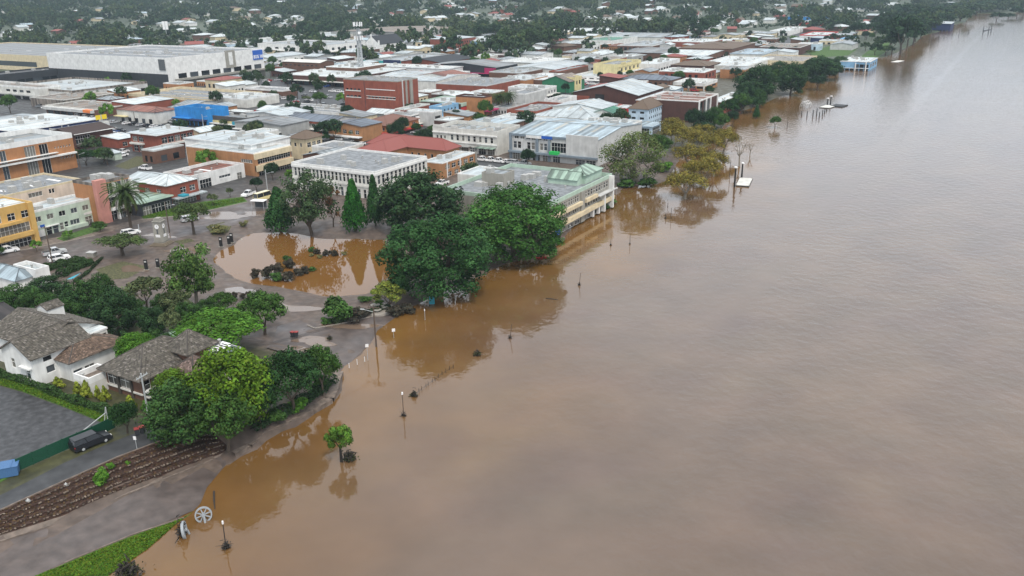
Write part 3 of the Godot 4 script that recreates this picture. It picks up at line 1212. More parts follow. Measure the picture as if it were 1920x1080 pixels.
func stone_terrace(label: String,top: PackedVector3Array,foot: PackedVector3Array,i: int) -> void:
	var t := thing("terrace_wall",label,"wall",top[0],.0,"dry stone terrace walls below the upper road")
	rng.seed = 300 + i
	var mb := MB.new()
	var weeds := MB.new()
	var soil := MB.new()
	for s in top.size() - 1:
		var y0 := (top[s].y - foot[s].y) / 5.0
		var y1 := (top[s + 1].y - foot[s + 1].y) / 5.0
		var a := top[s].lerp(foot[s],(i + 1) / 5.0) - top[0]
		var b := top[s + 1].lerp(foot[s + 1],(i + 1) / 5.0) - top[0]
		var c := top[s].lerp(foot[s],i / 5.0) - top[0]
		var d := top[s + 1].lerp(foot[s + 1],i / 5.0) - top[0]
		a.y += y0 * .9
		b.y += y1 * .9
		c.y = a.y + .02
		d.y = b.y + .02
		soil.quad(a,b,d,c,Vector3.UP)
		soil.quad(a - V(0,y0 * 1.1,0),b - V(0,y1 * 1.1,0),b,a,(a - c).normalized())
		var n := int(a.distance_to(b) / .36)
		for k in n:
			var p := a.lerp(b,(k + rng.randf() * .3) / n)
			var rise := lerpf(y0,y1,float(k) / n)
			for lay in [1]:
				var v := rand(.55,1.5) * 1.1
				mb.col = Color(.19 * v,.15 * v,.115 * v)
				if lay == 1 and rng.randf() < .25:
					continue
				mb.box(p + V(rand(-.1,.1),-.05,rand(-.06,.06)),V(rand(.2,.4),rise * rand(.25,.45),rand(.1,.2)),Basis(Vector3.UP,rng.randf() * 3.0) * Basis(V(1,0,0),rand(-.25,.25)))
			for w in 2:
				var v := rand(.4,1.3)
				weeds.col = Color(.085 * v,.055 * v,.028 * v)
				weeds.leaf(p.lerp(c.lerp(d,float(k) / n),rng.randf()) + V(0,.06,0),V(rng.randfn(),2,rng.randfn()).normalized(),V(1,0,rng.randfn()).normalized(),rand(.1,.26))
	put("soil",soil.mesh(),"soil",t)
	setting(put("stone",mb.mesh(),"rubble",t),"stuff")
	setting(put("dead_weeds",weeds.mesh(),"leaves",t),"stuff")
func wire(label: String,a: Vector3,b: Vector3) -> void:
	var t := thing("overhead_wire",label,"wire",a,.0,"overhead wires")
	var mb := MB.new()
	var prev := Vector3.ZERO
	for k in 12:
		var f := (k + 1) / 12.0
		var p := (b - a) * f - V(0,4.0 * f * (1.0 - f) * 1.2,0)
		mb.tube(prev,p,.018,.018,4)
		prev = p
	put("cable",mb.mesh(),"dark_post",t)
func clear(r: Rect2,gap: float) -> bool:
	var g := r.grow(gap)
	for q in FOOT:
		if q.intersects(g):
			return false
	for s in STREETS:
		for f: Vector2 in [r.position,r.end,r.get_center(),Vector2(r.position.x,r.end.y),Vector2(r.end.x,r.position.y)]:
			if Geometry2D.is_point_in_polygon(f,s):
				return false
	return true
func left_to_right(a: Vector2,b: Vector2) -> bool:
	return atan2(-a.x,-a.y) > atan2(-b.x,-b.y)
func fill_town() -> void:
	rng.seed = 6060
	var far: Array[Vector2] = []
	while far.size() < 120:
		var a := .531 + rand(-.6,.58)
		var r := rand(680.0,1900.0)
		var p := Vector2(-sin(a) * r,-cos(a) * r)
		if bank_dist(p) > 40.0 and not (p.x > -330.0 and p.y > -1000.0) and clear(Rect2(p - Vector2(11,11),Vector2(22,22)),5.0):
			far.append(p)
			FOOT.append(Rect2(p - Vector2(11,11),Vector2(22,22)))
			for k in 4:
				var c := p * (1.0 - (k * 25.0 - 20.0) / p.length()) / 40.0
				FOREST_GAPS[Vector2i(roundi(c.x),roundi(c.y))] = 1
	far.sort_custom(left_to_right)
	for i in far.size():
		rng.seed = 7000 + i
		var rf: String = ["white_metal","zinc_pale","white_metal","tile_red","zinc","tile_brown","white_metal","blue_metal"][rng.randi() % 8]
		bld("suburb_house","tiny suburban house with %s roof in the far trees, %s of them from the left" % [{"white_metal": "white","zinc_pale": "pale","tile_red": "red","zinc": "grey","tile_brown": "brown","blue_metal": "bluish"}[rf],ordinal(i)],"house","suburban houses in the far trees",V(far[i].x,land(far[i].x,far[i].y) - .6,far[i].y),rand(.5,3.0),rand(13.0,24.0),rand(10.0,16.0),rand(4.0,6.4),["white","off_white","cream","brick_brown"][rng.randi() % 4],rf,{"rt":["hip","gable_x","gable_z"][rng.randi() % 3],"rise": rand(1.6,2.8),"over":.6})
	rng.seed = 4242
	
	var spots: Array = []
	var tries := 0
	while spots.size() < 230 and tries < 9000:
		tries += 1
		var a := rand(.1,.98)
		var r := rand(270.0,980.0)
		var p := Vector2(-sin(a) * r,-cos(a) * r)
		if bank_dist(p) < 42.0 or (r < 330.0 and a > .75):
			continue
		var k := .75 + r / 900.0
		var w := rand(7.0,15.0) * k
		var d := rand(6.0,12.0) * k
		var rc := Rect2(p.x - d,p.y - w,d,w)
		if clear(rc,2.0):
			FOOT.append(rc)
			spots.append([p,w,d])
	spots.sort_custom(func(q,s): return left_to_right(q[0],s[0]))
	var walls := ["off_white","brick_brown","white","brick_red","pale_grey","cream","brick_orange","grey","brick_dark","pale_blue"]
	var roofs := {"zinc_pale": "pale iron","white_metal": "white iron","zinc": "dull zinc","grey_metal": "dark grey","membrane": "flat grey","blue_metal": "bluish iron","taupe_metal": "brownish","tile_rust": "rusty tile","tile_brown": "brown tile","tile_red": "red tile"}
	var ways := ["flat","gable_x","gable_z","hip","skil_z","flat"]
	for i in spots.size():
		var q: Array = spots[i]
		rng.seed = 900 + i
		var rf: String = roofs.keys()[mini(rng.randi() % 13,9) if rng.randf() < .4 else rng.randi() % 3]
		var n := 2 + rng.randi() % 4
		block("back_lot_building","small %s roofed back lot building, %s of its kind from the left" % [roofs[rf],ordinal(i)],V(q[0].x,.3,q[0].y),q[1],q[2],rand(3.4,6.6),walls[rng.randi() % 10],rf,{"rt": ways[rng.randi() % 6],"rise":1.3,"trim": "white" if rng.randf() < .5 else "pale_grey","win":[[0,n,.1,.9,.2,.6,.5],[1,n,.1,.9,.2,.6,.5]]}).set_meta("group","small back lot buildings in the town")
	
	for turn in 2:
		rng.seed = 5000 + turn
		var free: Array[Vector2] = []
		tries = 0
		while free.size() < [120,170][turn] and tries < 6000:
			tries += 1
			var a := rand(.08,1.0)
			var r := rand(225.0,[620.0,1000.0][turn])
			var p := Vector2(-sin(a) * r,-cos(a) * r)
			if bank_dist(p) < 40.0 or p.y > -215.0 + (a - .5) * 60.0:
				continue
			var rc := Rect2(p - Vector2(2.2,2.2),Vector2(4.4,4.4))
			var ok := true
			for f in FOOT:
				if f.intersects(rc):
					ok = false
					break
			if ok:
				FOOT.append(rc)
				free.append(p)
		free.sort_custom(left_to_right)
		for i in free.size():
			var at := V(free[i].x,1.01,free[i].y)
			if turn == 0:
				var c: String = ["white","white","white","silver","grey","black","red","blue"][rng.randi() % 8]
				var k: String = ["ute","sedan","wagon","sedan"][rng.randi() % 4]
				car(k,"car_" + c,"%s %s parked in the back lots, %s of them from the left" % [c,{"ute": "ute","sedan": "car","wagon": "wagon"}[k],ordinal(i)],"cars in the back lots",at,[.0,PI / 2,PI,-PI / 2][rng.randi() % 4] + rng.randfn() * .06,true)
			else:
				var w := rand(4.0,9.0)
				tree(["far1","far2","far1","dark","mid","far3","brightm"][rng.randi() % 7],"back_lot_tree",ordinal(i) + " from the left of the small trees in the back lots","small trees in the back lots",at,w,w * rand(.85,1.25),i,i % 2)
func green_fence(label: String,line: PackedVector3Array) -> void:
	var t := thing("sheet_fence",label,"fence",line[0])
	for i in line.size() - 1:
		var n := maxi(1,roundi(line[i].distance_to(line[i + 1]) / 2.4))
		for k in n:
			var a := line[i].lerp(line[i + 1],float(k) / n) - line[0]
			var b := line[i].lerp(line[i + 1],float(k + 1) / n) - line[0]
			var d := (b - a)
			var yaw := atan2(-d.z,d.x)
			var p := MB.new()
			var along := Vector2(d.x,d.z).length()
			p.box(Vector3.ZERO,V(along - .06,1.75,.05))
			var o := put("panel",p.mesh(),"fence_green",t,(a + b) * .5 + V(0,.95,0))
			o.rotation.y = yaw
			var q := MB.new()
			q.box(V(0,.95,0),V(.08,2.0,.1))
			put("post",q.mesh(),"fence_green",t,a).rotation.y = yaw
func skip_bin(label: String,at: Vector3) -> void:
	var t := thing("blue_dumpster",label,"dumpster",at,.9)
	var b := MB.new()
	for i in 4:
		var a := Basis(Vector3.UP,i * PI / 2)
		var w := 1.5 if i % 2 == 0 else 1.0
		var d := 1.0 if i % 2 == 0 else 1.5
		b.quad(a * V(-w * .92,.1,d * .92),a * V(w * .92,.1,d * .92),a * V(w,1.4,d),a * V(-w,1.4,d),a * V(0,-.05,1).normalized())
	put("body",b.mesh(),"bin_blue",t)
	var l := MB.new()
	l.box(V(0,1.45,0),V(3.1,.1,2.1))
	put("lid",l.mesh(),"bin_blue",t)
	for x: float in [-.75,.75]:
		var s := MB.new()
		s.box(V(x,1.53,0),V(.08,.06,2.0))
		put("lid_rib",s.mesh(),"bin_blue",t)
func metal_gate(label: String,a: Vector3,b: Vector3) -> void:
	var t := thing("boom_gate",label,"gate",a)
	var m := MB.new()
	m.tube(V(0,.4,0),b - a + V(0,1.5,0),.07,.07,6)
	put("boom",m.mesh(),"steel",t)
	var p := MB.new()
	var e := b - a
	p.tube(e - V(0,.2,0),e + V(0,2.3,0),.08,.08,6)
	p.tube(e + V(0,2.3,0),e * .86 + V(0,.1,0),.06,.06,6)
	put("post",p.mesh(),"steel",t)
func make_ground() -> void:
	var xs: Array[float] = []
	var zs: Array[float] = []
	var x := -262.5
	while x <= 20.0:
		xs.append(x)
		x += 2.5
	var s := 2.5
	while x < 5200.0:
		xs.append(x)
		s *= 1.16
		x += s
	x = -262.5
	s = 2.5
	while x > -5200.0:
		s *= 1.13
		x -= s
		xs.push_front(x)
	var z := -300.0
	while z <= 30.0:
		zs.append(z)
		z += 2.5
	s = 2.5
	while z < 500.0:
		zs.append(z)
		s *= 1.3
		z += s
	z = -300.0
	s = 2.5
	while z > -5600.0:
		s *= 1.09
		z -= s
		zs.push_front(z)
	var nz := FastNoiseLite.new()
	nz.seed = 5
	nz.frequency = .03
	nz.fractal_octaves = 4
	var v := PackedVector3Array()
	var c := PackedColorArray()
	for zz in zs:
		for xx in xs:
			var h := land(xx,zz)
			v.append(V(xx,h,zz))
			var d := bank_dist(Vector2(xx,zz))
			var far := sqrt(xx * xx + zz * zz)
			var mud := Color(.15,.112,.09)
			var town := Color(.062,.06,.059)
			var green := Color(.06,.085,.035)
			var k := mud.lerp(town,smooth(85.0,125.0,d))
			if zz < -300.0 and d < 60.0:
				k = k.lerp(green,.5)
			k = k.lerp(green,smooth(560.0,760.0,far + nz.get_noise_2d(xx,zz) * 160.0))
			if Geometry2D.is_point_in_polygon(Vector2(xx,zz),PLATEAU):
				k = Color(.075,.075,.03)
			var n := 1.0 + nz.get_noise_2d(xx * 3.0,zz * 3.0) * .35
			c.append(Color(k.r * n,k.g * n,k.b * n))
	var idx := PackedInt32Array()
	var w := xs.size()
	for j in zs.size() - 1:
		for i in w - 1:
			var a := j * w + i
			idx.append_array([a,a + 1,a + w + 1,a,a + w + 1,a + w])
	var st := SurfaceTool.new()
	st.begin(Mesh.PRIMITIVE_TRIANGLES)
	for i in v.size():
		st.set_color(c[i])
		st.set_uv(Vector2(v[i].x,v[i].z))
		st.add_vertex(v[i])
	for i in idx:
		st.add_index(i)
	st.generate_normals()
	setting(put("ground",st.commit(),"ground"))
func make_forest() -> void:
	var nz := FastNoiseLite.new()
	nz.frequency = .006
	for part in 3:
		var cr := crown_mesh(700 + part,9,240,.085,[Color(.027,.05,.023),Color(.062,.092,.036),Color(.045,.068,.036)][part],.2,["dome","dome","tall"][part])
		var spots: Array[Transform3D] = []
		rng.seed = 800 + part
		for i in 12500:
			var u := rng.randf()
			var r := 1020.0 * pow(4.2,pow(u,.9))
			if rng.randf() < .12:
				r = rand(640.0,1050.0)
			if r < 1500.0 and rng.randf() < .15:
				continue
			var a := .531 + rand(-.62,.6)
			var p := Vector2(-sin(a) * r,-cos(a) * r)
			if p.x > -320.0 and bank_dist(p) < 8.0:
				continue
			if (p.x > -330.0 and p.y > -1050.0) or (r < 960.0 and p.y > -520.0):
				continue
			var q := Rect2(p - Vector2(4,4),Vector2(8,8))
			if r < 1150.0 and FOOT.any(func(f): return f.intersects(q)):
				continue
			var patch := nz.get_noise_2d(p.x,p.y) + rng.randfn() * .12
			if (part == 0 and patch < -.12) or (part == 1 and patch > .1) or (part == 2 and absf(patch) > .3):
				continue
			var k := rand(8.0,18.0) * (1.0 + smooth(1500.0,4000.0,r) * .8)
			if FOREST_GAPS.has(Vector2i(roundi(p.x / 40.0),roundi(p.y / 40.0))):
				if rng.randf() < .4:
					continue
				k = rand(4.0,6.5)
			spots.append(Transform3D(Basis(Vector3.UP,rng.randf() * TAU).scaled(V(k,k * rand(.8,1.3),k)),V(p.x,land(p.x,p.y) - .1 * k,p.y)))
		var mm := MultiMesh.new()
		mm.transform_format = MultiMesh.TRANSFORM_3D
		mm.mesh = cr[0]
		mm.instance_count = spots.size()
		for i in spots.size():
			mm.set_instance_transform(i,spots[i])
		var o := MultiMeshInstance3D.new()
		o.name = numbered("forest",self)
		o.multimesh = mm
		o.material_override = mats["leaves"]
		add_child(o,true)
		setting(o,"stuff")
		tag(o,["dark forest covering the far plain and hills","lighter forest trees mixed through the far forest","tall gum trees mixed through the far forest"][part],"forest")
func make_river() -> void:
	
	var v: Array[Vector3] = []
	var c: Array[Color] = []
	var zs: Array[float] = [400.0]
	var st := 6.0
	var z := 40.0
	while z > -2700.0:
		zs.append(z)
		if z < -320.0:
			st *= 1.12
		z -= st
	zs.append(-2700.0)
	var xs: Array[float] = [-1300.0,-700.0,-400.0]
	var x := -260.0
	st = 6.0
	while x < 4200.0:
		xs.append(x)
		if x > 30.0:
			st *= 1.3
		x += st
	xs.append(4200.0)
	var nz := FastNoiseLite.new()
	nz.frequency = .012
	var sm := FastNoiseLite.new()
	sm.frequency = .02
	sm.fractal_octaves = 4
	for j in zs.size():
		for i in xs.size():
			var d := -bank_dist(Vector2(xs[i],zs[j]))
			var k := smooth(6.0,48.0,d + nz.get_noise_2d(xs[i],zs[j]) * 22.0)
			v.append(V(xs[i],0,zs[j]))
			var f := sm.get_noise_2d(xs[i] * 1.6 + nz.get_noise_2d(xs[i],zs[j]) * 30.0,zs[j] * .7) * .22
			var q := Color(.165,.086,.026).lerp(Color(.142,.1,.074),k)
			c.append(Color(q.r * (1.0 + f),q.g * (1.0 + f),q.b * (1.0 + f * .6)))
	var n := xs.size()
	var reach := [MB.new(),MB.new(),MB.new()]
	for j in zs.size() - 1:
		for i in n - 1:
			var a := j * n + i
			var d := -bank_dist(Vector2(xs[i],zs[j])) + nz.get_noise_2d(xs[i] * 2.0,zs[j] * 2.0) * 14.0
			var r: MB = reach[2 if zs[j] < -300.0 else 0 if d < 26.0 else 1 if d < 52.0 else 2]
			for t: int in [a,a + n + 1,a + 1,a,a + n,a + n + 1]:
				r.v.append(v[t])
				r.n.append(Vector3.UP)
				r.uv.append(Vector2.ZERO)
				r.c.append(c[t])
	for k in 3:
		setting(put("river_water",reach[k].mesh(),["slack_water","slow_water","river_water"][k]))
func grass_tufts(label: String,area: PackedVector2Array,n: int) -> void:
	rng.seed = n
	var mb := MB.new()
	var lo := area[0]
	var hi := area[0]
	for p in area:
		lo = lo.min(p)
		hi = hi.max(p)
	for i in n * 3:
		var p := Vector2(rand(lo.x,hi.x),rand(lo.y,hi.y))
		if not Geometry2D.is_point_in_polygon(p,area):
			continue
		var v := rand(.5,1.4)
		var y := rng.randf()
		mb.col = Color((.05 + .06 * y * y) * v,.13 * v,.014 * v)
		mb.leaf(V(p.x,land(p.x,p.y) + .08,p.y),V(rng.randfn(),1.6,rng.randfn()).normalized(),V(rng.randfn(),0,rng.randfn()).normalized(),rand(.08,.2))
	var o := put("grass",mb.mesh(),"leaves")
	setting(o,"stuff")
	tag(o,label,"grass")
var BANK := plan([4200,-2600,900,-2300,250,-1900,30,-1650,-7.83,-1622.98,-76.18,-1555.66,-66.58,-1250.58,-78.45,-1222.62,-77.8,-1087.31,-92.52,-1044.58,-87.41,-897.95,-89.35,-783.82,-94.12,-729.82,-106.77,-649.28,-108.08,-599.5,-114.04,-563.51,-105.34,-495.64,-110.53,-469.11,-109.9,-442.67,-113.91,-410.93,-109.19,-377.88,-101.71,-336.99,-98.8,-313.23,-100.44,-292.29,-94.99,-270.07,-92.7,-257.8,-93.37,-252.41,-94.8,-250.06,-100.55,-246.43,-100.88,-241.66,-99.78,-236.4,-100.27,-232.41,-97.8,-227.2,-96.4,-222.04,-95.18,-215.19,-95.64,-207.24,-95.83,-199.21,-95,-192.69,-92.32,-184.25,-91.6,-179.62,-91.17,-174.76,-93.64,-166.42,-95.4,-161.6,-95.98,-156.37,-95.8,-151.02,-96.47,-145.9,-97.76,-139.51,-98.08,-132.15,-98.44,-123.58,-97.32,-114.95,-95.2,-111.2,-92.64,-105.04,-92.53,-101.31,-91.86,-98.04,-90.19,-95.44,-87.7,-92.32,-85.27,-89.41,-85.26,-84.04,-86.83,-75.31,-85.73,-71.67,-86.23,-69.29,-85.66,-67.71,-83.6,-62.29,-81.42,-59.35,-80.83,-57.83,-80.59,-54.55,-79.54,-49.82,-79.38,-44.5,-79.6,-39.43,-79.99,-35,-80.1,-29.62,-95,60,-140,400])
var RIVER := BANK + PackedVector2Array([Vector2(4200,400)])
var POND := plan([-158.62,-129.99,-162.03,-133.48,-164.42,-137.57,-164.89,-142.25,-167.82,-146.83,-168.88,-152.21,-165.34,-154.72,-162.06,-156.36,-157.36,-157.43,-149.77,-156.25,-145.11,-158.09,-141.17,-160.49,-137.47,-161.34,-133.18,-163.78,-130.22,-162.48,-126.62,-160.59,-123.63,-154.98,-120.55,-151.53,-115.49,-148.56,-113.37,-142.9,-110.97,-138.19,-111.93,-134.26,-112.15,-129.78,-118.23,-124.42,-124.1,-124.83,-128.77,-124.55,-132.49,-124.6,-139.24,-123.33,-145.66,-124.28,-150.02,-126.08,-154.76,-128.59])
var PLATEAU := plan([-98.46,-34.57,-97.4,-43.6,-96.48,-51.33,-95.58,-58.22,-93.8,-64.89,-93.38,-67.81,-89.34,-71.9,-88.8,-78.6,-90.27,-86.9,-91.42,-91.81,-96.21,-94.45,-104.77,-94.4,-114.21,-94.69,-129.12,-95.39,-144.59,-91.87,-164.87,-89.48,-197.78,-79.47,-161.77,-51.98])
var FOOT: Array[Rect2] = []
var STREETS: Array[PackedVector2Array] = [plan([-186.39,-750.31,-174.85,-754.06,-198.39,-928.77,-217.89,-1149.82,-236,-1198.17,-216.09,-959.07]),plan([-243.22,-257.54,-229.9,-271.74,-206.81,-296.38,-197.9,-286.49,-212.24,-256.74,-223.87,-245.29]),plan([-167.25,-259.45,-140.57,-255.47,-123.69,-246.61,-132.42,-240.6,-159.1,-246.62]),plan([-369.73,-254.43,-328.89,-259.36,-313.27,-250.79,-303.01,-238.06,-335.81,-228.66]),plan([-211.51,-384.91,-231.96,-476.36,-250.39,-625.04,-241.56,-619.07,-222.92,-479.98,-199.58,-379.78]),plan([-347.55,-326.44,-304.55,-344.92,-339.04,-404.18,-431.37,-447.23,-443.96,-424.57])]
var FOREST_GAPS := {}
var KINDS := {
	"fig":["mound",120,26000,.0125,Color(.031,.081,.025),.08,.0,.04,.2,12,"bark"],
	"figb":["mound",120,26000,.0125,Color(.044,.114,.023),.08,.0,.04,.2,12,"bark"],
	"dark":["dome",57,8000,.019,Color(.02,.043,.02),.1,.0,.03,.25,6,"bark"],
	"darkg":["dome",57,8000,.02,Color(.025,.062,.019),.1,.0,.03,.22,6,"bark"],
	"mid":["dome",51,6500,.022,Color(.045,.095,.021),.1,.1,.028,.25,6,"bark"],
	"midg":["mound",70,10000,.019,Color(.037,.081,.022),.1,.0,.03,.2,6,"bark"],
	"bright":["dome",76,11000,.018,Color(.062,.15,.018),.1,.0,.03,.25,7,"bark"],
	"brightm":["dome",14,2600,.034,Color(.088,.188,.027),.2,.1,.028,.25,6,"bark"],
	"lime":["mound",76,11000,.02,Color(.09,.165,.016),.1,.0,.03,.22,7,"bark"],
	"camphor":["tall",34,8000,.02,Color(.062,.112,.027),.2,.3,.03,.3,14,"pale_bark"],
	"gum":["tall",48,8000,.018,Color(.045,.075,.031),.2,.4,.026,.2,18,"bark"],
	"rustleaf":["tall",14,1500,.03,Color(.175,.094,.044),.2,.4,.03,.2,8,"bark"],
	"cone":["cone",60,9000,.028,Color(.024,.101,.016),.2,.0,.04,.3,5,"bark"],
	"coned":["cone",50,7000,.03,Color(.026,.072,.021),.2,.0,.04,.3,5,"bark"],
	"umbrella":["flat",26,5000,.022,Color(.062,.094,.03),.2,.15,.035,.32,12,"bark"],
	"olive":["flat",22,4200,.028,Color(.077,.1,.043),.2,.2,.028,.2,9,"bark"],
	"yolive":["dome",16,3600,.028,Color(.138,.169,.03),.2,.2,.035,.2,8,"bark"],
	"floodtree":["dome",13,3600,.03,Color(.075,.15,.022),.22,.35,.05,.4,7,"wet_bark"],
	"limby":["mound",60,9000,.015,Color(.088,.119,.037),.2,.5,.055,.22,26,"pale_bark"],
	"yellow":["flat",34,6000,.018,Color(.17,.145,.03),.24,.42,.03,.2,18,"pale_bark"],
	"bare":["flat",22,90,.02,Color(.15,.1,.037),.2,.5,.035,.3,22,"pale_bark"],
	"shrubg":["bush",12,2200,.05,Color(.05,.106,.025),.22,.0,.03,.1,4,"bark"],
	"shrubb":["bush",12,2200,.05,Color(.075,.175,.022),.22,.0,.03,.1,4,"bark"],
	"brown":["bush",12,2000,.05,Color(.05,.045,.033),.25,.1,.03,.1,4,"wet_bark"],
	"olives":["bush",12,1800,.05,Color(.138,.138,.056),.22,.1,.03,.1,4,"bark"],
	"gold":["cone",14,2600,.05,Color(.188,.225,.031),.2,.0,.04,.2,3,"bark"],
	"goldc":["cone",14,2600,.06,Color(.075,.138,.031),.2,.0,.05,.2,3,"bark"],
	"far1":["dome",18,1100,.045,Color(.027,.053,.025),.2,.0,.03,.25,4,"bark"],
	"far2":["dome",16,1000,.045,Color(.045,.075,.031),.2,.1,.03,.25,4,"bark"],
	"dmound":["mound",64,9000,.021,Color(.028,.06,.023),.1,.0,.03,.2,6,"bark"],
	"far3":["tall",12,900,.05,Color(.062,.088,.045),.2,.2,.03,.25,6,"pale_bark"]}
func _ready() -> void:
	var cam := Camera3D.new()
	cam.name = "camera"
	cam.fov = rad_to_deg(2.0 * atan(540.0 / 1590.0))
	cam.position = V(0,62,0)
	cam.rotation = V(-.34827,.53101,-.017626)
	cam.far = 12000.0
	cam.near = .5
	add_child(cam,true)
	cam.current = true
	var we := WorldEnvironment.new()
	we.name = "environment"
	var env := Environment.new()
	env.background_mode = Environment.BG_SKY
	var sm := ProceduralSkyMaterial.new()
	sm.sky_top_color = Color(.85,.865,.885)
	sm.sky_horizon_color = Color(.81,.845,.885)
	sm.sky_curve = .35
	sm.ground_bottom_color = Color(.3,.3,.28)
	sm.ground_horizon_color = Color(.75,.78,.8)
	sm.energy_multiplier = 1.05
	var sky := Sky.new()
	sky.sky_material = sm
	env.sky = sky
	env.tonemap_mode = Environment.TONE_MAPPER_LINEAR
	env.tonemap_exposure = 1.7
	env.sdfgi_enabled = true
	env.ssao_enabled = true
	env.ssil_enabled = true
	env.fog_enabled = true
	env.fog_density = .0001
	env.fog_light_color = Color(.72,.8,.86)
	we.environment = env
	add_child(we,true)
	var sun := DirectionalLight3D.new()
	sun.name = "sun"
	sun.light_energy = .5
	sun.light_angular_distance = 11.0
	sun.light_color = Color(1.0,.97,.93)
	sun.rotation = V(-1.0,.9,.0)
	sun.shadow_enabled = true
	add_child(sun,true)
	make_materials()
	make_ground()
	make_river()
	setting(drape("pond_water",POND,.006,"pond_water",8.0,.0))
	var b: Node3D
	setting(drape("road",plan([-210.4,-106.4,-203.3,-125.8,-202.2,-147.9,-195.7,-162.9,-195.5,-177.2,-196.5,-194,-191,-196.7,-181.3,-182.8,-179.3,-167.7,-176.8,-153.5,-180.1,-140.3,-181.5,-131.6,-186.5,-121.5,-186.2,-114.1,-190.7,-105.1,-192.5,-96.2]),.012,"wet_road",4.0),"structure")
	setting(drape("road",plan([-104.5,-94.1,-113.9,-105.9,-112.6,-110.2,-107.7,-109.3,-104.6,-113.3,-102.1,-119.8,-98.3,-123.8,-97.3,-115,-94.8,-110.7,-92.3,-101.1,-91.6,-97.7,-97.4,-99.3,-99.6,-94.2]),.012,"wet_road",3.0),"structure")
	setting(drape("road",plan([-98.2,-42.2,-97.6,-43.7,-96.7,-51.5,-95.8,-58.4,-94.3,-65.3,-94.4,-66.8,-97.7,-66.8,-98.8,-64.9,-99.8,-60.2,-100.6,-54,-100.5,-48.8,-100.6,-45.4,-100.8,-43.6]),.02,"asphalt",2.0),"structure")
	setting(drape("car_park",plan([-134.8,-62.8,-125.9,-63.6,-115.2,-63.6,-105.9,-63.3,-104.2,-63.3,-104.7,-56.7,-106.4,-51.7,-108.4,-50,-109.5,-48.5]),.02,"car_park",3.0),"structure")
	setting(drape("lawn",plan([-139.3,-65.4,-127.2,-66.1,-116.7,-65.5,-104.5,-65,-103.5,-63.4,-106.1,-63.4,-115.4,-63.7,-126.1,-63.7,-135.2,-63.1]),.03,"lawn",2.0),"structure")
	setting(drape("lawn",plan([-109.8,-48.7,-108.4,-50,-106.4,-51.4,-103.5,-48.9,-103.4,-47.1,-104,-45.4]),.03,"lawn",2.0),"structure")
	setting(drape("road",plan([-94.7,-39.2,-93.9,-41.2,-91.9,-47.8,-90.4,-55.6,-87.8,-67.1,-87,-68.7,-85.9,-67.9,-83.6,-62.3,-81.4,-59.3,-80.9,-57.8,-83,-50.7,-85.1,-43.2,-85.7,-39.8,-88.3,-35.4]),.02,"wet_road",2.0),"structure")
	setting(drape("lawn",plan([-86.2,-38.3,-85,-42.5,-82.8,-50.5,-80.8,-56.3,-80.8,-57.7,-80.4,-54.7,-79.5,-49.9,-79.3,-44.6,-79.2,-41.7]),.03,"lawn",1.5),"structure")
	setting(drape("path",plan([-95.3,-39.6,-94.5,-41.6,-92.5,-48.2,-91.4,-53.8,-90,-60.2,-88.1,-66.9,-87.4,-68.8,-87,-68.7,-87.8,-67.1,-90.4,-55.6,-91.9,-47.8,-93.9,-41.2,-94.7,-39.2]),.03,"path",2.0),"structure")
	setting(drape("garden_bed",plan([-98.1,-42.1,-97.3,-43.6,-96.4,-51.3,-95.5,-58.2,-94,-65,-93.4,-67.3,-90.5,-69.9,-86.9,-69.7,-88.2,-67,-90.1,-60.3,-91.4,-53.8,-92.5,-48.3,-94.6,-41.7,-95,-40.1]),.02,"soil",1.5),"structure")
	setting(drape("lawn",plan([-210.1,-149.1,-207.7,-159.7,-205.7,-167.8,-199.3,-177.6,-193.4,-173.9,-195.7,-162.9,-198,-154.4,-204.5,-146.1]),.024,"lawn",6.0),"structure")
	setting(drape("lawn",plan([-209,-122.9,-210.9,-135,-207.6,-136.6,-205.1,-133.2,-204.8,-122.3]),.024,"lawn",6.0),"structure")
	setting(drape("lawn",plan([-156,-563.9,-147.2,-577.8,-142.6,-548.9,-152.4,-545.2]),.024,"lawn",6.0),"structure")
	setting(drape("lawn",plan([-277.6,-190,-286.8,-206.3,-274.4,-207.7,-268,-188.5]),.024,"dry_lawn",6.0),"structure")
	setting(drape("lawn",plan([-354.8,-695.6,-331.9,-709.1,-313.6,-674.3,-331.2,-657.3]),.024,"lawn",6.0),"structure")
	setting(drape("lawn",plan([-154.9,-754.8,-151.6,-836.3,-122.9,-800.3,-119.4,-739.3,-137.8,-712.5]),.024,"lawn",6.0),"structure")
	setting(drape("lawn",plan([-107.9,-722.8,-115.1,-847.4,-109.3,-905.7,-97.4,-782.4,-97.4,-725.4]),.024,"lawn",6.0),"structure")
	setting(drape("lawn",plan([-178.8,-135,-177.4,-138.9,-174.1,-137.9,-175,-134.4]),.024,"dry_lawn",6.0),"structure")
	setting(drape("lawn",plan([-182.6,-148.6,-181.9,-154.4,-176.8,-152.4,-173.6,-148.3,-174.2,-143.8]),.024,"dry_lawn",6.0),"structure")
	setting(drape("lawn",plan([-176.5,-111.5,-176.2,-118.3,-167,-118.6,-164.2,-110.8,-167.5,-107.9]),.024,"dry_lawn",6.0),"structure")
	setting(drape("lawn",plan([-1260.3,-1218.7,-1238.2,-1246.3,-1156.4,-1167.7,-1177,-1144.1]),.024,"lawn",6.0),"structure")
	setting(drape("lawn",plan([-689.6,-971.9,-684.1,-994.2,-628.4,-912.8,-641.7,-908.6]),.024,"lawn",6.0),"structure")
	setting(drape("lawn",plan([-660.9,-1022.3,-649.3,-1025.9,-584.9,-926.2,-589,-915.5]),.024,"lawn",6.0),"structure")
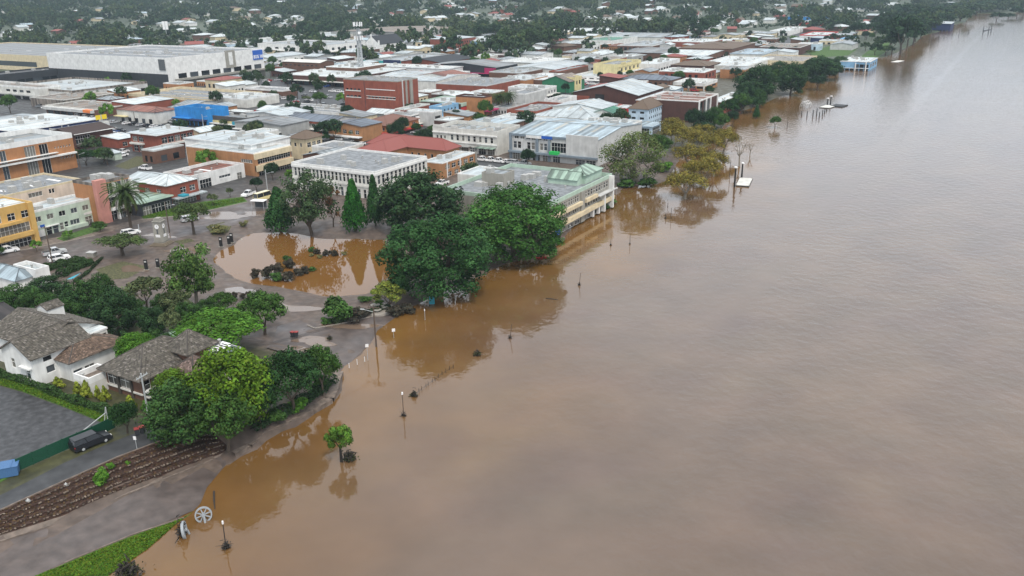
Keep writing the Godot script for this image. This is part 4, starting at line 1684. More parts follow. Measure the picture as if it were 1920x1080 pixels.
	setting(drape("street",plan([-186.4,-750.3,-174.9,-754.1,-198.4,-928.7,-216.8,-1143.9,-233.9,-1187.3,-216,-958.7]),.012,"asphalt",12.0),"structure")
	setting(drape("street",plan([-243.2,-257.5,-229.9,-271.7,-206.8,-296.4,-197.9,-286.5,-212.2,-256.7,-223.9,-245.3]),.012,"asphalt",12.0),"structure")
	setting(drape("street",plan([-167.3,-259.4,-140.6,-255.5,-123.7,-246.6,-132.4,-240.6,-159.1,-246.6]),.012,"asphalt",12.0),"structure")
	setting(drape("street",plan([-369.7,-254.4,-328.9,-259.4,-313.3,-250.8,-303,-238.1,-335.8,-228.7]),.012,"asphalt",12.0),"structure")
	setting(drape("street",plan([-211.5,-384.9,-232,-476.4,-250.4,-625,-241.6,-619.1,-222.9,-480,-199.6,-379.8]),.012,"asphalt",12.0),"structure")
	setting(drape("street",plan([-347.6,-326.4,-304.5,-344.9,-339,-404.2,-431.4,-447.2,-444,-424.6]),.012,"asphalt",12.0),"structure")
	setting(drape("pavement",plan([-215.2,-111.8,-211.1,-119.1,-207,-134.6,-204.1,-156.7,-200.9,-155,-201.9,-132.6,-205,-118.1,-208.9,-108.1]),.02,"path",5.0),"structure")
	setting(drape("puddle",plan([-112,-117.5,-112.7,-115.8,-114.5,-114.1,-116.6,-112.8,-119.2,-112.1,-120.4,-111.6,-122.1,-109.7,-125.2,-108.1,-126.7,-108.6,-127.2,-109.6,-128.2,-110.2,-127.1,-111.7,-125,-113,-123.7,-114.2,-121.7,-115.3,-120,-115.1,-118.6,-115.4,-115.2,-117.3]),.045,"puddle",4.0),"structure")
	setting(drape("puddle",plan([-132.7,-119.5,-131.9,-118.2,-131.7,-116.9,-132.4,-116,-134.1,-115.9,-135,-116,-135.4,-115,-136.6,-114.3,-137.6,-114.7,-138.4,-115.4,-139.6,-116.2,-139.8,-117.3,-139.3,-118.3,-139,-119.2,-138.1,-119.7,-136.6,-118.9,-135.9,-118.7,-134.6,-119.6]),.045,"puddle",4.0),"structure")
	setting(drape("puddle",plan([-101.4,-105.1,-99.9,-105.5,-98.5,-105.2,-99.2,-103.9,-100.7,-102.8,-102.1,-102.1,-103.3,-102.2,-103.8,-102.6,-104.9,-102.1,-106.6,-101.7,-106.6,-102.5,-105.9,-103.4,-106,-104.2,-105.3,-105.4,-103.7,-106.1,-102.4,-106.5,-101.4,-106.6,-101.3,-105.7]),.045,"puddle",4.0),"structure")
	setting(drape("puddle",plan([-97.3,-117.7,-98.3,-115.9,-99.4,-114.7,-99.5,-113.9,-100.5,-112.8,-101.8,-112.1,-102.7,-111.6,-104,-110.7,-105.1,-110.3,-106.2,-110.2,-107.6,-110.2,-106.9,-111.5,-104.3,-113,-102.8,-113.7,-102.3,-114.5,-101.2,-115.6,-99.9,-116.5,-98.1,-117.6]),.045,"puddle",4.0),"structure")
	setting(drape("puddle",plan([-99.5,-102.3,-99.2,-101.6,-100.2,-100.5,-101,-99.7,-101.5,-99,-102,-98.6,-101.5,-97.1,-100.8,-94.5,-101.9,-94.6,-103.4,-96.7,-104.6,-97.9,-106.1,-99.5,-105.3,-100.2,-104.2,-100.7,-103.5,-101.2,-102.7,-101.2,-102.2,-101.1,-101.2,-101.7]),.045,"puddle",4.0),"structure")
	setting(drape("puddle",plan([-184.6,-138,-182.3,-138.4,-180.7,-137.9,-181.8,-136.8,-183.7,-135.9,-185.3,-135.3,-186.8,-135.4,-187.5,-135.7,-189,-135.1,-190.8,-134.8,-190.6,-135.7,-190.1,-136.5,-190.4,-137.3,-189.4,-138.3,-187.5,-138.9,-185.9,-139.3,-184.7,-139.3,-184.6,-138.4]),.045,"puddle",4.0),"structure")
	setting(drape("puddle",plan([-179.6,-162.4,-180.1,-160.9,-180.9,-159.7,-180.6,-158.4,-182.2,-156.7,-185,-155.4,-188.1,-154,-191,-153.7,-190.8,-155.8,-189.5,-157.4,-192,-157.1,-194.6,-157.6,-194.1,-159.3,-192.1,-161.3,-188.8,-163,-185.7,-162.6,-184.5,-161.5,-182.3,-162.1]),.045,"puddle",4.0),"structure")
	setting(drape("puddle",plan([-167.9,-133.3,-167.2,-133.3,-166.3,-133,-166.5,-131.9,-166.8,-130.3,-167.9,-128.5,-169.9,-128.2,-171.4,-128.5,-173.4,-128.1,-174.8,-128.4,-173.5,-129.9,-172.4,-130.8,-172.8,-131.5,-172.3,-132.6,-171.1,-134,-169.6,-136.2,-167.6,-137.2,-167.3,-135.3]),.045,"puddle",4.0),"structure")
	setting(drape("puddle",plan([-166,-117,-164.9,-116.8,-163.9,-116.2,-164.8,-115.3,-166.5,-114.7,-167.5,-114,-168.9,-113.2,-170.1,-113.5,-170.4,-114.2,-171.1,-114.3,-171.7,-114.6,-172,-115.1,-172.7,-115.9,-172.3,-117.1,-170.1,-117.6,-168.5,-117.1,-167.7,-116.9,-166.7,-117.1]),.045,"puddle",4.0),"structure")
	setting(drape("puddle",plan([-177.4,-166.7,-178.3,-165.7,-178.9,-165.2,-177.6,-164.5,-177.3,-163.1,-179.2,-162.3,-181,-162.3,-182.4,-162.4,-183.1,-163.1,-183,-163.9,-184.1,-164.1,-185.1,-164.7,-184,-165.6,-182.7,-166.2,-182,-167.3,-180.4,-168.3,-178.8,-168.1,-177.8,-167.4]),.045,"puddle",4.0),"structure")
	setting(drape("puddle",plan([-130,-157.8,-129.3,-157.1,-130.8,-156.7,-132.3,-156.3,-132.4,-155.7,-132.6,-154.6,-133.8,-153.9,-135.3,-153.6,-136.7,-153.8,-136.7,-155.1,-135.4,-156.2,-135.5,-156.7,-135.9,-157.2,-135.2,-157.8,-134.2,-158.3,-133,-158.9,-131.5,-158.8,-130.8,-158.3]),.045,"puddle",4.0),"structure")
	setting(strip("kerb",path3([-208.86,1,-108.13,-205.99,1,-114.52,-203.55,1,-122.98,-201.99,1,-129.17]),.18,.12,"kerb"))
	setting(strip("kerb",path3([-109.23,1,-108.93,-106.94,.96,-108.47,-104.45,.72,-113.12,-101.93,.41,-119.62,-100.25,.19,-123.38]),.18,.12,"kerb"))
	setting(strip("kerb",path3([-98.12,3.2,-42.1,-97.4,3.2,-43.6,-96.48,3.2,-51.33,-95.6,3.19,-58.23,-94.09,3.02,-65.09]),.2,.12,"path"))
	setting(strip("kerb",path3([-93.88,1.54,-41.18,-91.8,.98,-47.7,-90.26,.86,-55.49,-87.7,.42,-67.07]),.25,.14,"path"))
	setting(strip("kerb",path3([-84.99,.56,-43.11,-82.96,.33,-50.66,-80.75,0,-56.2]),.2,.1,"path"))
	setting(strip("kerb",path3([-205.07,1,-145.2,-197.55,1,-154.04,-195.19,1,-162.48,-192.88,1,-173.4]),.18,.12,"kerb"))
	setting(strip("kerb",path3([-159.53,-.08,-131.49,-161.06,-.52,-136.97,-161.27,-.71,-141.47,-164.04,-.48,-145.38,-167.74,-.03,-147.13]),.4,.12,"concrete"))
	setting(strip("kerb",path3([-149.45,-.07,-156.02,-142.3,-.15,-158.91,-133.34,-.14,-162.89]),.3,.1,"concrete"))
	setting(strip("river_wall",path3([-90.69,0,-96.55,-89.46,0,-94.47,-86.99,0,-90.99,-85.6,0,-88.41,-85.76,0,-84.35,-86.37,0,-80.04,-87.31,0,-75.57,-86.19,0,-71.92,-86.58,0,-69.42]),1.5,.75,"path"))
	var terrace_top := path3([-98.01,3.2,-42.04,-97.28,3.14,-43.52,-96.35,3.14,-51.23,-95.46,3.13,-58.11,-93.86,3.01,-64.9,-93.27,2.88,-67.84,-90.97,2.47,-69.55])
	var terrace_foot := path3([-95.15,2.04,-40.16,-94.64,1.89,-41.7,-92.65,1.37,-48.34,-91.54,1.13,-53.92,-90.22,.84,-60.36,-88.3,.67,-67.08,-87.22,.93,-69.58])
	for k in 5:
		stone_terrace(ordinal(k) + " dry stone terrace wall counted down from the upper road",terrace_top,terrace_foot,k)
	green_fence("dark green sheet metal fence along the upper road",path3([-103.96,3.2,-49.8,-103.4,3.2,-55.83,-102.9,3.2,-59.96,-102.86,3.2,-63.37]))
	skip_bin("blue lidded dumpster at the left end of the green fence",V(-104.44,3.2,-48.68))
	metal_gate("leaning white metal boom gate behind the green fence",V(-105.31,3.2,-59.66),V(-105.48,3.2,-64.07))
	b = bld("white_gabled_house","white two storey house with long mottled brown tile gable facing the car park","house","",V(-125.18,2.6,-65.77),1.5708,9.6,8.0,5.6,"white","tile_brown",{"tile": true,"rt": "gable_x","rise":2.2,"over":.5,"win":[[1,1,.18,.34,.74,.9,.95],[1,1,.2,.36,.38,.6,.95],[0,1,.14,.3,.3,.6,.9],[0,1,.6,.75,.5,.8,.9]],"box":[[0,.05,.4,.64,.68,.6,"white","window_hood"],[1,.42,.98,.5,.7,.9,"white","balcony"]],"fr": true})
	bld("white_house_back_wing","rear wing of the white house with brown tile ridge and small white dormer","house","",V(-128.61,2.6,-68.8),1.5708,11.2,13.0,5.6,"white","tile_brown",{"tile": true,"rt": "gable_z","rise":2.25,"over":.5,"fr": true})
	bld("white_house_entry_wing","low front wing of the white house with brown tile hip and dark porch","house","",V(-121.91,2.6,-69.75),1.5708,9.7,6.5,4.0,"white","tile_brown",{"tile": true,"rt": "hip","rise":1.5,"over":.6,"tone": Color(.19,.13,.1),"win":[[1,1,.02,.2,.05,.6,.9],[1,1,.22,.42,.0,.6,.9],[1,1,.78,.98,.1,.7,.8]],"fr": true})
	bld("roof_dormer","small white sided dormer with tiled cap on the back roof","house","",V(-136.25,2.6,-75.97),1.5708,3.0,3.0,8.0,"white","tile_brown",{"tile": true,"rt": "gable_x","rise":.7,"over":.15,"fr": true})
	bld("white_carport","white translucent carport roof between the white house wings","carport","",V(-126.28,2.6,-76.68),1.5708,3.0,4.0,5.2,"off_white","white_metal",{"par":.0,"trim": "white","over":.1,"win":[[0,1,.05,.95,.0,.9,1.0],[1,1,.05,.95,.0,.9,1.0]],"fr": true})
	b = bld("brown_tiled_house","brown brick house under a broad weathered tile hip with glazed corner","house","",V(-106.17,2.6,-70.77),1.5708,12.3,8.6,4.2,"brick_brown","tile_brown",{"tile": true,"rt": "hip","rise":3.1,"over":.8,"win":[[0,2,.3,.98,.42,.92,.85],[1,2,.02,.24,.4,.92,.85]],"box":[[0,.0,1.0,.36,.42,.2,"off_white","sill"],[0,.6,.66,.0,1.0,.25,"taupe_metal","pier"],[0,.25,.3,.0,1.0,.25,"taupe_metal","pier"],[1,.0,.03,.0,1.0,.2,"taupe_metal","pier"],[1,.0,.3,.3,.34,1.2,"off_white","balcony"],[1,.0,.3,.5,.53,1.2,"white","balcony_rail"]],"fr": true})
	bld("brown_house_rear_hip","rear tiled hip of the brown house rising to a small finial","house","",V(-104.32,2.6,-78.16),1.5708,5.0,4.8,5.8,"brick_brown","tile_brown",{"tile": true,"rt": "hip","rise":2.6,"over":.6,"fr": true})
	bld("tiled_porch_gable","small tiled gable on the right side of the brown house","house","",V(-98.51,2.6,-74.12),1.5708,3.9,3.8,5.2,"brick_brown","tile_brown",{"tile": true,"rt": "hip","rise":2.0,"over":.5,"tone": Color(.24,.17,.15),"fr": true})
	bld("solar_roof_lean_to","glass roofed lean to at the far end of the brown house","lean-to","",V(-100.21,2.6,-81.92),1.5708,3.0,5.0,4.8,"white","slate_metal",{"par":.0,"trim": "white","over":.2,"sky":5,"fr": true})
	bld("garden_terrace","raised white walled garden terrace between the two tiled houses","terrace","",V(-114.63,2.6,-67.88),1.5708,4.2,3.8,3.6,"off_white","path",{"par":.9,"trim": "white","fr": true})
	bld("pale_green_garden_shed","pale green roofed garden shed between bright trees","shed","",V(-118.48,1.4,-85.59),1.5708,3.0,3.4,3.4,"pale_green","green_metal",{"rt": "gable_x","rise":.7,"fr": true})
	bld("dark_roof_edge_house","dark roofed house corner at the left edge behind the white house","house","",V(-145.09,2.6,-73.1),1.5708,3.0,10.0,5.6,"off_white","dark_metal",{"rt": "gable_x","rise":1.2,"fr": true})
	block("orange_office_block","long orange brick office block with deep white fascia and recessed dark glazing",V(-288.38,.4,-132.42),50.6,24.5,13.0,"brick_orange","zinc",{"par":1.7,"trim": "white","win":[[1,1,.3,.335,.02,.84,1.0],[1,1,.475,.515,.02,.84,1.0],[1,1,.64,.72,.02,.84,.95],[1,1,.745,.81,.02,.84,.95],[1,6,.85,.98,.66,.71,.5],[1,5,.88,.99,.36,.41,.5]],"box":[[1,.0,1.0,.46,.5,1.4,"white","balcony"],[1,.0,.86,.56,.575,1.42,"frame","balcony_rail"]],"fr": true})
	block("yellow_apartments","yellow rendered apartment block with deep dark balconies",V(-209.64,.4,-102.11),16.7,11.8,11.3,"yellow","white_metal",{"par":.35,"trim": "yellow","win":[[1,3,.35,.98,.68,.84,.55],[1,1,.2,.92,.33,.58,.98],[1,1,.3,.9,.02,.24,.98]],"box":[[1,.2,.92,.29,.38,1.1,"yellow","balcony"],[1,.2,.8,.6,.66,1.0,"yellow","balcony"],[1,.92,1.0,.0,1.0,.6,"yellow","pilaster"]],"fr": true})
	b = block("pale_green_surgery","two storey pale green office with five small windows above its shopfront",V(-214.11,.4,-119.75),18.1,7.9,7.6,"pale_green","zinc_pale",{"par":.5,"trim": "white","win":[[1,5,.04,.98,.6,.78,.55],[1,2,.22,.42,.06,.34,.86],[1,2,.43,.58,.12,.38,.8],[1,1,.6,.76,.2,.38,.95],[1,1,.84,.97,.06,.36,.9]],"box":[[1,.04,.19,.02,.3,.06,"white","poster"],[1,.04,.2,.38,.47,.08,"white","sign"],[1,.14,.21,.395,.475,.11,"sign_blue","sign"],[1,.5,.84,.0,.2,1.2,"pale_green","garden_wall"],[1,.84,.97,.43,.51,.08,"white","sign"],[1,.2,.42,.36,.385,.5,"white","awning"]],"ac":3,"fr": true})
	lettering("MERV",.5,"dark_post",b,V(16.5,.95,1.24),.0)
	block("cream_offices","pale pink rendered office building with grey roof behind the pale green office",V(-236.34,.4,-127.04),23.4,18.9,8.1,"pale_pink","membrane",{"par":.5,"trim": "cream","win":[[1,1,.28,.46,.72,.88,.98],[1,2,.54,.62,.72,.88,.8],[1,4,.24,.66,.35,.5,.6]],"ac":7,"sky":3,"fr": true})
	block("pink_pillar_offices","three storey open fronted office with a tall pink pillar at its corner",V(-211.64,.4,-137.31),11.6,8.5,11.9,"brick_orange","membrane",{"par":.7,"trim": "taupe_metal","win":[[1,3,.3,1.0,.66,.92,.92],[1,3,.3,1.0,.34,.6,.92],[1,3,.3,1.0,.04,.28,.9]],"box":[[1,.0,.27,.0,1.06,1.6,"pink","pillar"],[1,.3,1.0,.6,.66,.9,"white","balcony"],[1,.3,1.0,.28,.34,.9,"white","balcony"],[1,.5,.54,.0,.93,1.0,"white","column"],[1,.74,.78,.0,.93,1.0,"white","column"],[1,.96,1.0,.0,.93,1.0,"white","column"]],"ac":6,"seam":1,"fr": true})
	block("red_brick_shop","red brick shop with white hipped roof and street awning",V(-208.84,.4,-158.36),11.2,12.6,7.0,"brick_red","white_metal",{"rt": "hip","rise":1.8,"win":[[1,2,.35,.95,.55,.8,.6],[0,2,.1,.9,.55,.8,.4],[1,1,.1,.9,.04,.34,.96]],"box":[[1,.1,1.1,.4,.45,2.4,"zinc_pale","awning"],[1,.3,.5,.46,.53,2.3,"sign_teal","sign"]],"fr": true})
	block("grey_cottage_shop","low grey weatherboard shop with white iron roof beside the red brick shop",V(-226.52,.4,-164.24),10.9,9.5,5.2,"off_white","zinc_pale",{"rt": "gable_z","rise":1.3,"win":[[0,2,.1,.9,.4,.75,.7]],"fr": true})
	block("green_awning_shop","low dark shop with a pale green awning roof beside the palm",V(-207.37,.4,-147.66),10.7,10.0,4.2,"charcoal","green_metal",{"par":.0,"trim": "green_trim","over":.5,"win":[[1,3,.05,.95,.1,.75,.9]],"fr": true})
	block("white_hall_shed","long blank white hall with a slot window and rusty roof",V(-220.1,.4,-176.23),22.2,12.9,5.3,"white","rust_metal",{"par":.9,"trim": "white","win":[[1,1,.14,.36,.0,.62,.96],[1,1,.5,.72,.42,.58,.98],[1,1,.84,.94,.0,.5,.95]],"sky":1,"fr": true})
	block("tan_brick_offices","tan brick office with cream spandrel bands along its long front",V(-217.28,.4,-200.48),17.4,33.2,8.5,"brick_tan","zinc_pale",{"par":.35,"trim": "white","win":[[0,1,.02,.2,.58,.72,.9],[1,1,.08,.98,.52,.74,.98],[1,1,.08,.98,.06,.24,.98]],"box":[[1,.0,1.0,.74,.96,.6,"cream","spandrel"],[1,.0,1.0,.26,.5,.9,"cream","spandrel"],[1,.0,.05,.0,.74,.5,"brick_tan","pilaster"]],"ac":5,"fr": true})
	block("white_upper_offices","white two storey office with broad pale metal roof behind the tan brick office",V(-224.24,.4,-206.14),18.6,33.5,9.6,"white","zinc_pale",{"par":.0,"trim": "white","win":[[0,2,.1,.35,.62,.82,.6],[0,9,.5,.8,.6,.78,.6]],"ac":6,"fr": true})
	block("cream_tower_house","cream three storey corner building with brown hipped tile roof",V(-221.18,.4,-229.56),8.7,7.4,8.3,"cream","tile_brown",{"rt": "hip","rise":2.2,"over":.7,"win":[[0,2,.15,.9,.62,.8,.4],[1,3,.05,.95,.6,.82,.75],[1,3,.05,.95,.2,.42,.5]],"fr": true})
	block("white_civic_hall","large white flat roofed civic hall ringed by tall dark windows",V(-159.5,.4,-192.8),26.4,33.2,9.1,"off_white","membrane",{"par":.6,"trim": "white","win":[[0,21,.02,.98,.55,.84,.62],[1,12,.03,.97,.55,.84,.6],[0,14,.03,.97,.06,.36,.5],[1,8,.05,.95,.06,.36,.5]],"box":[[0,.0,1.0,.86,.93,.25,"white","cornice"],[1,.0,1.0,.86,.93,.25,"white","cornice"],[0,.0,1.0,.44,.5,.2,"off_white","band"],[1,.0,1.0,.44,.5,.2,"off_white","band"]],"ac":2,"fr": true})
	block("white_civic_annex","low white flat roofed annex stepped against the back of the civic hall",V(-202.43,.4,-227.42),12.0,14.0,6.6,"off_white","membrane",{"par":.5,"trim": "white","fr": true})
	block("red_roofed_hotel","long cream brick building under a hipped red roof",V(-166.25,.4,-239.75),8.4,34.1,6.8,"brick_tan","tile_red",{"rt": "hip","rise":3.0,"over":.6,"win":[[0,11,.05,.97,.52,.74,.35],[0,10,.05,.97,.12,.36,.3],[1,2,.1,.9,.5,.75,.4]],"fr": true})
	block("red_roofed_wing","short hip ended wing of the red roofed building facing the civic hall",V(-182.63,.4,-227.89),24.6,12.4,7.0,"brick_tan","tile_red",{"rt": "hip","rise":2.6,"over":.6,"win":[[0,3,.05,.95,.5,.74,.35]],"fr": true})
	block("ochre_brick_flats","two storey ochre brick building with white downpipes and pale flat roof",V(-157.89,.4,-225.25),20.5,7.9,5.8,"brick_tan","zinc_pale",{"par":.3,"trim": "white","win":[[1,5,.06,.95,.55,.82,.7],[1,4,.1,.9,.12,.4,.6]],"box":[[1,.12,.14,.0,.98,.25,"white","downpipe"],[1,.5,.52,.0,.98,.25,"white","downpipe"],[1,.97,1.0,.0,1.05,.5,"concrete","pilaster"]],"ac":2,"fr": true})
	block("white_heritage_bank","ornate white Victorian shop building with arched windows and pedimented parapet",V(-161.61,.4,-266.37),17.0,28.8,9.5,"off_white","zinc",{"par":1.4,"trim": "off_white","win":[[0,8,.04,.74,.52,.74,.45],[0,3,.78,.96,.55,.68,.55],[0,7,.03,.97,.06,.3,.8]],"box":[[0,.0,1.0,.78,.82,.4,"white","cornice"],[0,.0,1.0,.44,.48,.3,"white","band"],[0,.05,.16,1.0,1.13,.1,"off_white","pediment"],[0,.6,.7,1.0,1.07,.1,"off_white","pediment"],[0,.85,.99,1.0,1.1,.1,"off_white","pediment"],[0,.02,.3,.33,.36,2.4,"green_metal","awning"],[0,.4,.6,.33,.36,2.4,"grey","awning"],[0,.66,.97,.36,.39,2.4,"green_metal","awning"]],"ac":3,"fr": true})
	block("grey_blue_roof_shops","brick shops with wide blue grey flat roof behind the white heritage building",V(-171.14,.4,-283.75),19.8,19.1,7.6,"brick_brown","blue_metal",{"par":.0,"trim": "zinc_pale","win":[[1,6,.05,.95,.5,.8,.6]],"ac":2,"fr": true})
	block("pale_roof_store","low store with white metal roof strips behind the blue fronted bank",V(-169.32,.4,-317.36),16.1,25.5,5.6,"brick_brown","zinc_pale",{"par":.3,"trim": "white","seam":2,"ac":2,"fr": true})
	block("blue_front_bank","two storey grey and blue fronted bank with rows of paired dark windows",V(-120.41,.4,-265.11),38.6,35.2,9.6,"pale_grey","blue_metal",{"rt": "gable_z","rise":1.6,"over":.2,"win":[[0,2,.86,.96,.46,.72,.8],[0,2,.7,.8,.46,.72,.8],[0,2,.56,.65,.46,.72,.8],[0,1,.345,.52,.42,.78,.95],[0,6,.55,.95,.82,.92,.75],[0,5,.4,.98,.05,.3,.7],[0,2,.02,.25,.05,.24,.9]],"box":[[0,.0,.345,.34,1.12,.5,"pale_grey","cladding_panel"],[0,.0,1.0,.31,.38,1.4,"slate_blue","awning"],[0,.345,1.0,.93,1.0,.35,"slate_blue","fascia"],[0,.66,.69,.0,.93,.4,"slate_blue","pilaster"],[0,.525,.55,.0,.93,.4,"slate_blue","pilaster"],[0,.97,1.0,.0,1.0,.4,"slate_blue","pilaster"],[0,.52,.8,.89,.99,.5,"white","sign"],[0,.5,.62,.9,1.0,.55,"sign_blue","sign"],[0,.42,.52,.36,.47,1.5,"sign_green","sign"],[0,.76,.86,.16,.3,.6,"pale_grey","sign"]],"fr": true})
	block("blue_bank_plant_deck","flat roof deck with grey plant boxes on the back of the blue fronted bank",V(-121.86,.4,-293.2),15.2,21.1,10.1,"pale_grey","zinc_pale",{"par":.3,"trim": "white","ac":9,"fr": true})
	b = block("green_roofed_club","three storey riverside club with pale green roof trim and cream balcony bands",V(-95.52,.4,-183.12),37.0,33.3,9.3,"concrete","membrane",{"par":1.0,"trim": "green_trim","win":[[1,12,.01,.42,.66,.84,.7],[1,10,.52,.98,.66,.84,.72],[1,12,.01,.42,.36,.52,.7],[1,10,.52,.98,.36,.52,.72],[1,9,.02,.98,.0,.2,.7]],"box":[[1,-.2,.44,.54,.64,.9,"cream","balcony"],[1,.5,.7,.54,.64,.9,"cream","balcony"],[1,.7,1.0,.54,.57,1.5,"pale_grey","balcony"],[1,-.2,1.0,.22,.34,1.0,"cream","balcony"],[1,.44,.5,.0,.9,.35,"concrete","pier"],[1,.94,.96,.0,.98,1.4,"white","column"],[1,.8,.82,.0,.5,1.2,"white","column"],[1,.62,.64,.0,.24,.8,"white","column"],[1,.72,.74,.0,.24,.8,"white","column"],[1,.02,.12,.0,.18,.1,"sign_blue","door"]],"ac":12,"fr": true})
	block("club_upper_roof","raised pale green roof pavilion at the far end of the riverside club",V(-98.45,.4,-208.7),10.8,6.8,10.7,"green_trim","green_metal",{"rt": "hip","rise":1.6,"over":.4,"fr": true})
	block("club_dormer_roof","low gabled pale green roof beside the raised pavilion of the club",V(-99.49,.4,-205.52),5.1,9.0,9.9,"green_trim","green_metal",{"rt": "gable_z","rise":1.6,"over":.3,"fr": true})
	block("club_plant_room","weathered concrete plant room block on the roof of the riverside club",V(-116.76,.4,-195.3),5.9,7.0,11.9,"concrete","zinc",{"par":.2,"ac":1,"fr": true})
	block("club_white_wing","white flat roofed rear wing of the riverside club behind the dark tree",V(-132.74,.4,-209.09),12.4,8.4,7.2,"off_white","zinc_pale",{"par":.3,"trim": "white","fr": true})
	block("dark_brick_motel","dark brown brick two storey motel with very dark tiled roof and white gutter",V(-319.61,.4,-203.16),17.8,16.3,7.1,"brick_dark","tile_dark",{"rt": "gable_x","rise":1.6,"over":.8,"win":[[1,1,.04,.42,.42,.86,.95],[1,2,.6,.95,.45,.6,.4]],"box":[[1,.04,.44,.3,.42,.8,"taupe_metal","balcony"],[1,.0,1.0,.96,1.0,.9,"white","gutter"]],"fr": true})
	block("brown_brick_flats","brown brick flats with pale skillion roof and long glazed verandah",V(-281.55,.4,-212.8),17.2,15.9,7.8,"brick_red","zinc_pale",{"par":.0,"trim": "white","over":.9,"win":[[1,5,.1,.98,.56,.86,.86],[1,6,.1,.98,.06,.34,.9],[0,2,.55,.95,.1,.4,.8],[0,2,.5,.95,.6,.86,.8]],"box":[[1,.06,1.0,.45,.54,1.3,"off_white","balcony"],[0,.5,.98,.48,.56,1.2,"off_white","balcony"]],"fr": true})
	block("low_white_annex","low white roofed red brick annex between the motel and the brown flats",V(-306.95,.4,-213.96),9.0,10.8,4.2,"brick_red","white_metal",{"rt": "skil_z","rise":.7,"win":[[1,2,.1,.9,.3,.7,.6]],"fr": true})
	block("small_garden_shed","small pale green metal garden shed beside the leafy yard",V(-287,.4,-197.29),3.0,11.1,3.2,"pale_green","zinc_pale",{"rt": "gable_x","rise":.6,"fr": true})
	block("bright_blue_store","bright blue store with stepped parapet and blue street awning",V(-317.16,.4,-267.68),13.1,21.4,8.4,"blue","zinc",{"par":1.6,"trim": "blue","win":[[0,7,.03,.97,.05,.36,.85]],"box":[[0,.0,1.0,.4,.46,2.6,"navy","awning"],[0,.0,.7,1.0,1.1,.1,"blue","parapet"],[0,.45,.98,.47,.5,2.3,"blue","fascia"]]})
	block("slate_mansard_store","cream store with steep dark slate mansard front and white parapet cap",V(-295.6,.4,-271.18),12.8,42.0,5.4,"cream","zinc",{"par":1.2,"trim": "tile_grey","win":[[0,8,.02,.9,.05,.36,.85]],"box":[[0,.0,1.0,.66,1.0,.25,"tile_grey","mansard"],[0,.0,1.0,.47,.62,.5,"pale_yellow","fascia"],[0,.0,1.0,.4,.45,2.8,"off_white","awning"],[0,.0,.16,.44,.7,2.6,"sign_teal","sign"]]})
	block("orange_supermarket","orange brick supermarket with deep cream fascia and grey white roof",V(-369.79,.4,-316.87),36.4,68.7,4.3,"brick_orange","membrane",{"par":1.5,"trim": "cream","ac":4,"seam":2,"sky":3})
	b = block("white_shopping_centre","huge white walled shopping centre with dark blue base and grey roof",V(-465.46,.4,-366.98),82.7,124.4,19.1,"white","membrane",{"par":.9,"trim": "white","win":[[1,8,.08,.98,.3,.46,.72],[0,9,.35,.95,.28,.4,.6]],"box":[[0,.0,1.0,.02,.47,.35,"charcoal","base_cladding"],[1,.06,1.0,.24,.3,3.0,"concrete","awning"],[1,.0,1.0,.02,.22,.2,"concrete","base_cladding"],[1,.58,.68,.45,1.05,.6,"concrete","tower_panel"],[1,.61,.65,.55,.98,.75,"white","sign"],[0,.01,.055,.6,.95,.45,"dark_grey","sign"],[1,.88,.99,.62,.96,.4,"sign_blue","sign"]],"ac":26,"sky":6,"seam":3})
	lettering("BIG W",2.3,"white_paint",b,V(77.29,13.91,.45),.0)
	block("shopping_centre_west_wing","low grey roofed western wing of the shopping centre with cream edge",V(-635.98,.4,-403.06),98.1,223.2,12.6,"cream","grey_metal",{"par":.8,"trim": "cream","ac":8,"sky":4,"win":[[0,1,.1,.9,.3,.6,.95]]})
	block("dark_car_park_deck","long dark blue car park deck beside the white shopping centre",V(-580.15,.4,-305.86),73.6,22.0,8.6,"charcoal","asphalt",{"par":.8,"trim": "charcoal","win":[[1,12,.02,.98,.2,.5,.85]]})
	block("grey_medical_centre","sprawling low grey building with a pale blue roof panel below the shopping centre",V(-463.72,.4,-299.82),49.8,72.7,6.6,"pale_grey","zinc_pale",{"par":1.2,"trim": "taupe_metal","win":[[1,8,.3,.97,.1,.45,.8],[0,6,.05,.95,.1,.4,.6]],"ac":6})
	block("white_curved_shops","white two storey shop building with four small dark windows",V(-486.56,.4,-294.11),13.4,62.5,8.0,"off_white","taupe_metal",{"par":1.0,"trim": "white","win":[[0,4,.12,.55,.55,.72,.6],[0,7,.03,.97,.06,.32,.8]],"box":[[0,.0,1.0,.36,.41,2.5,"grey","awning"]]})
	block("grey_verandah_shops","low grey shops with curved verandah roof beside the white two storey shop",V(-438.23,.4,-276.93),30.8,29.6,5.6,"taupe_metal","taupe_metal",{"par":.4,"trim": "off_white","win":[[1,8,.03,.97,.1,.5,.8]],"box":[[1,.0,1.0,.62,.68,2.6,"grey","awning"]]})
	block("low_white_awning_shops","row of low shops with long white grey awning and one orange sign",V(-392.09,.4,-262.82),21.5,39.8,5.0,"brick_brown","taupe_metal",{"par":.5,"trim": "off_white","box":[[0,.0,1.0,.62,.9,1.8,"pale_grey","fascia"],[0,.02,.16,.66,.94,1.9,"orange_paint","sign"]],"win":[[0,7,.02,.98,.06,.5,.85]]})
	block("long_white_brick_shed","long brick shed with bright white skillion roof behind the rusty roofed store",V(-382.66,.4,-279.06),24.4,18.0,5.8,"brick_red","white_metal",{"rt": "skil_z","rise":.6,"over":.3})
	block("rust_roof_store","cream store with a patchy rust red roof facing the car park",V(-345.97,.4,-262.32),13.5,28.0,6.2,"off_white","rust_metal",{"rt": "hip","rise":1.4,"box":[[0,.7,1.0,.5,.56,2.2,"pale_yellow","awning"]],"win":[[0,5,.05,.95,.08,.45,.5]]})
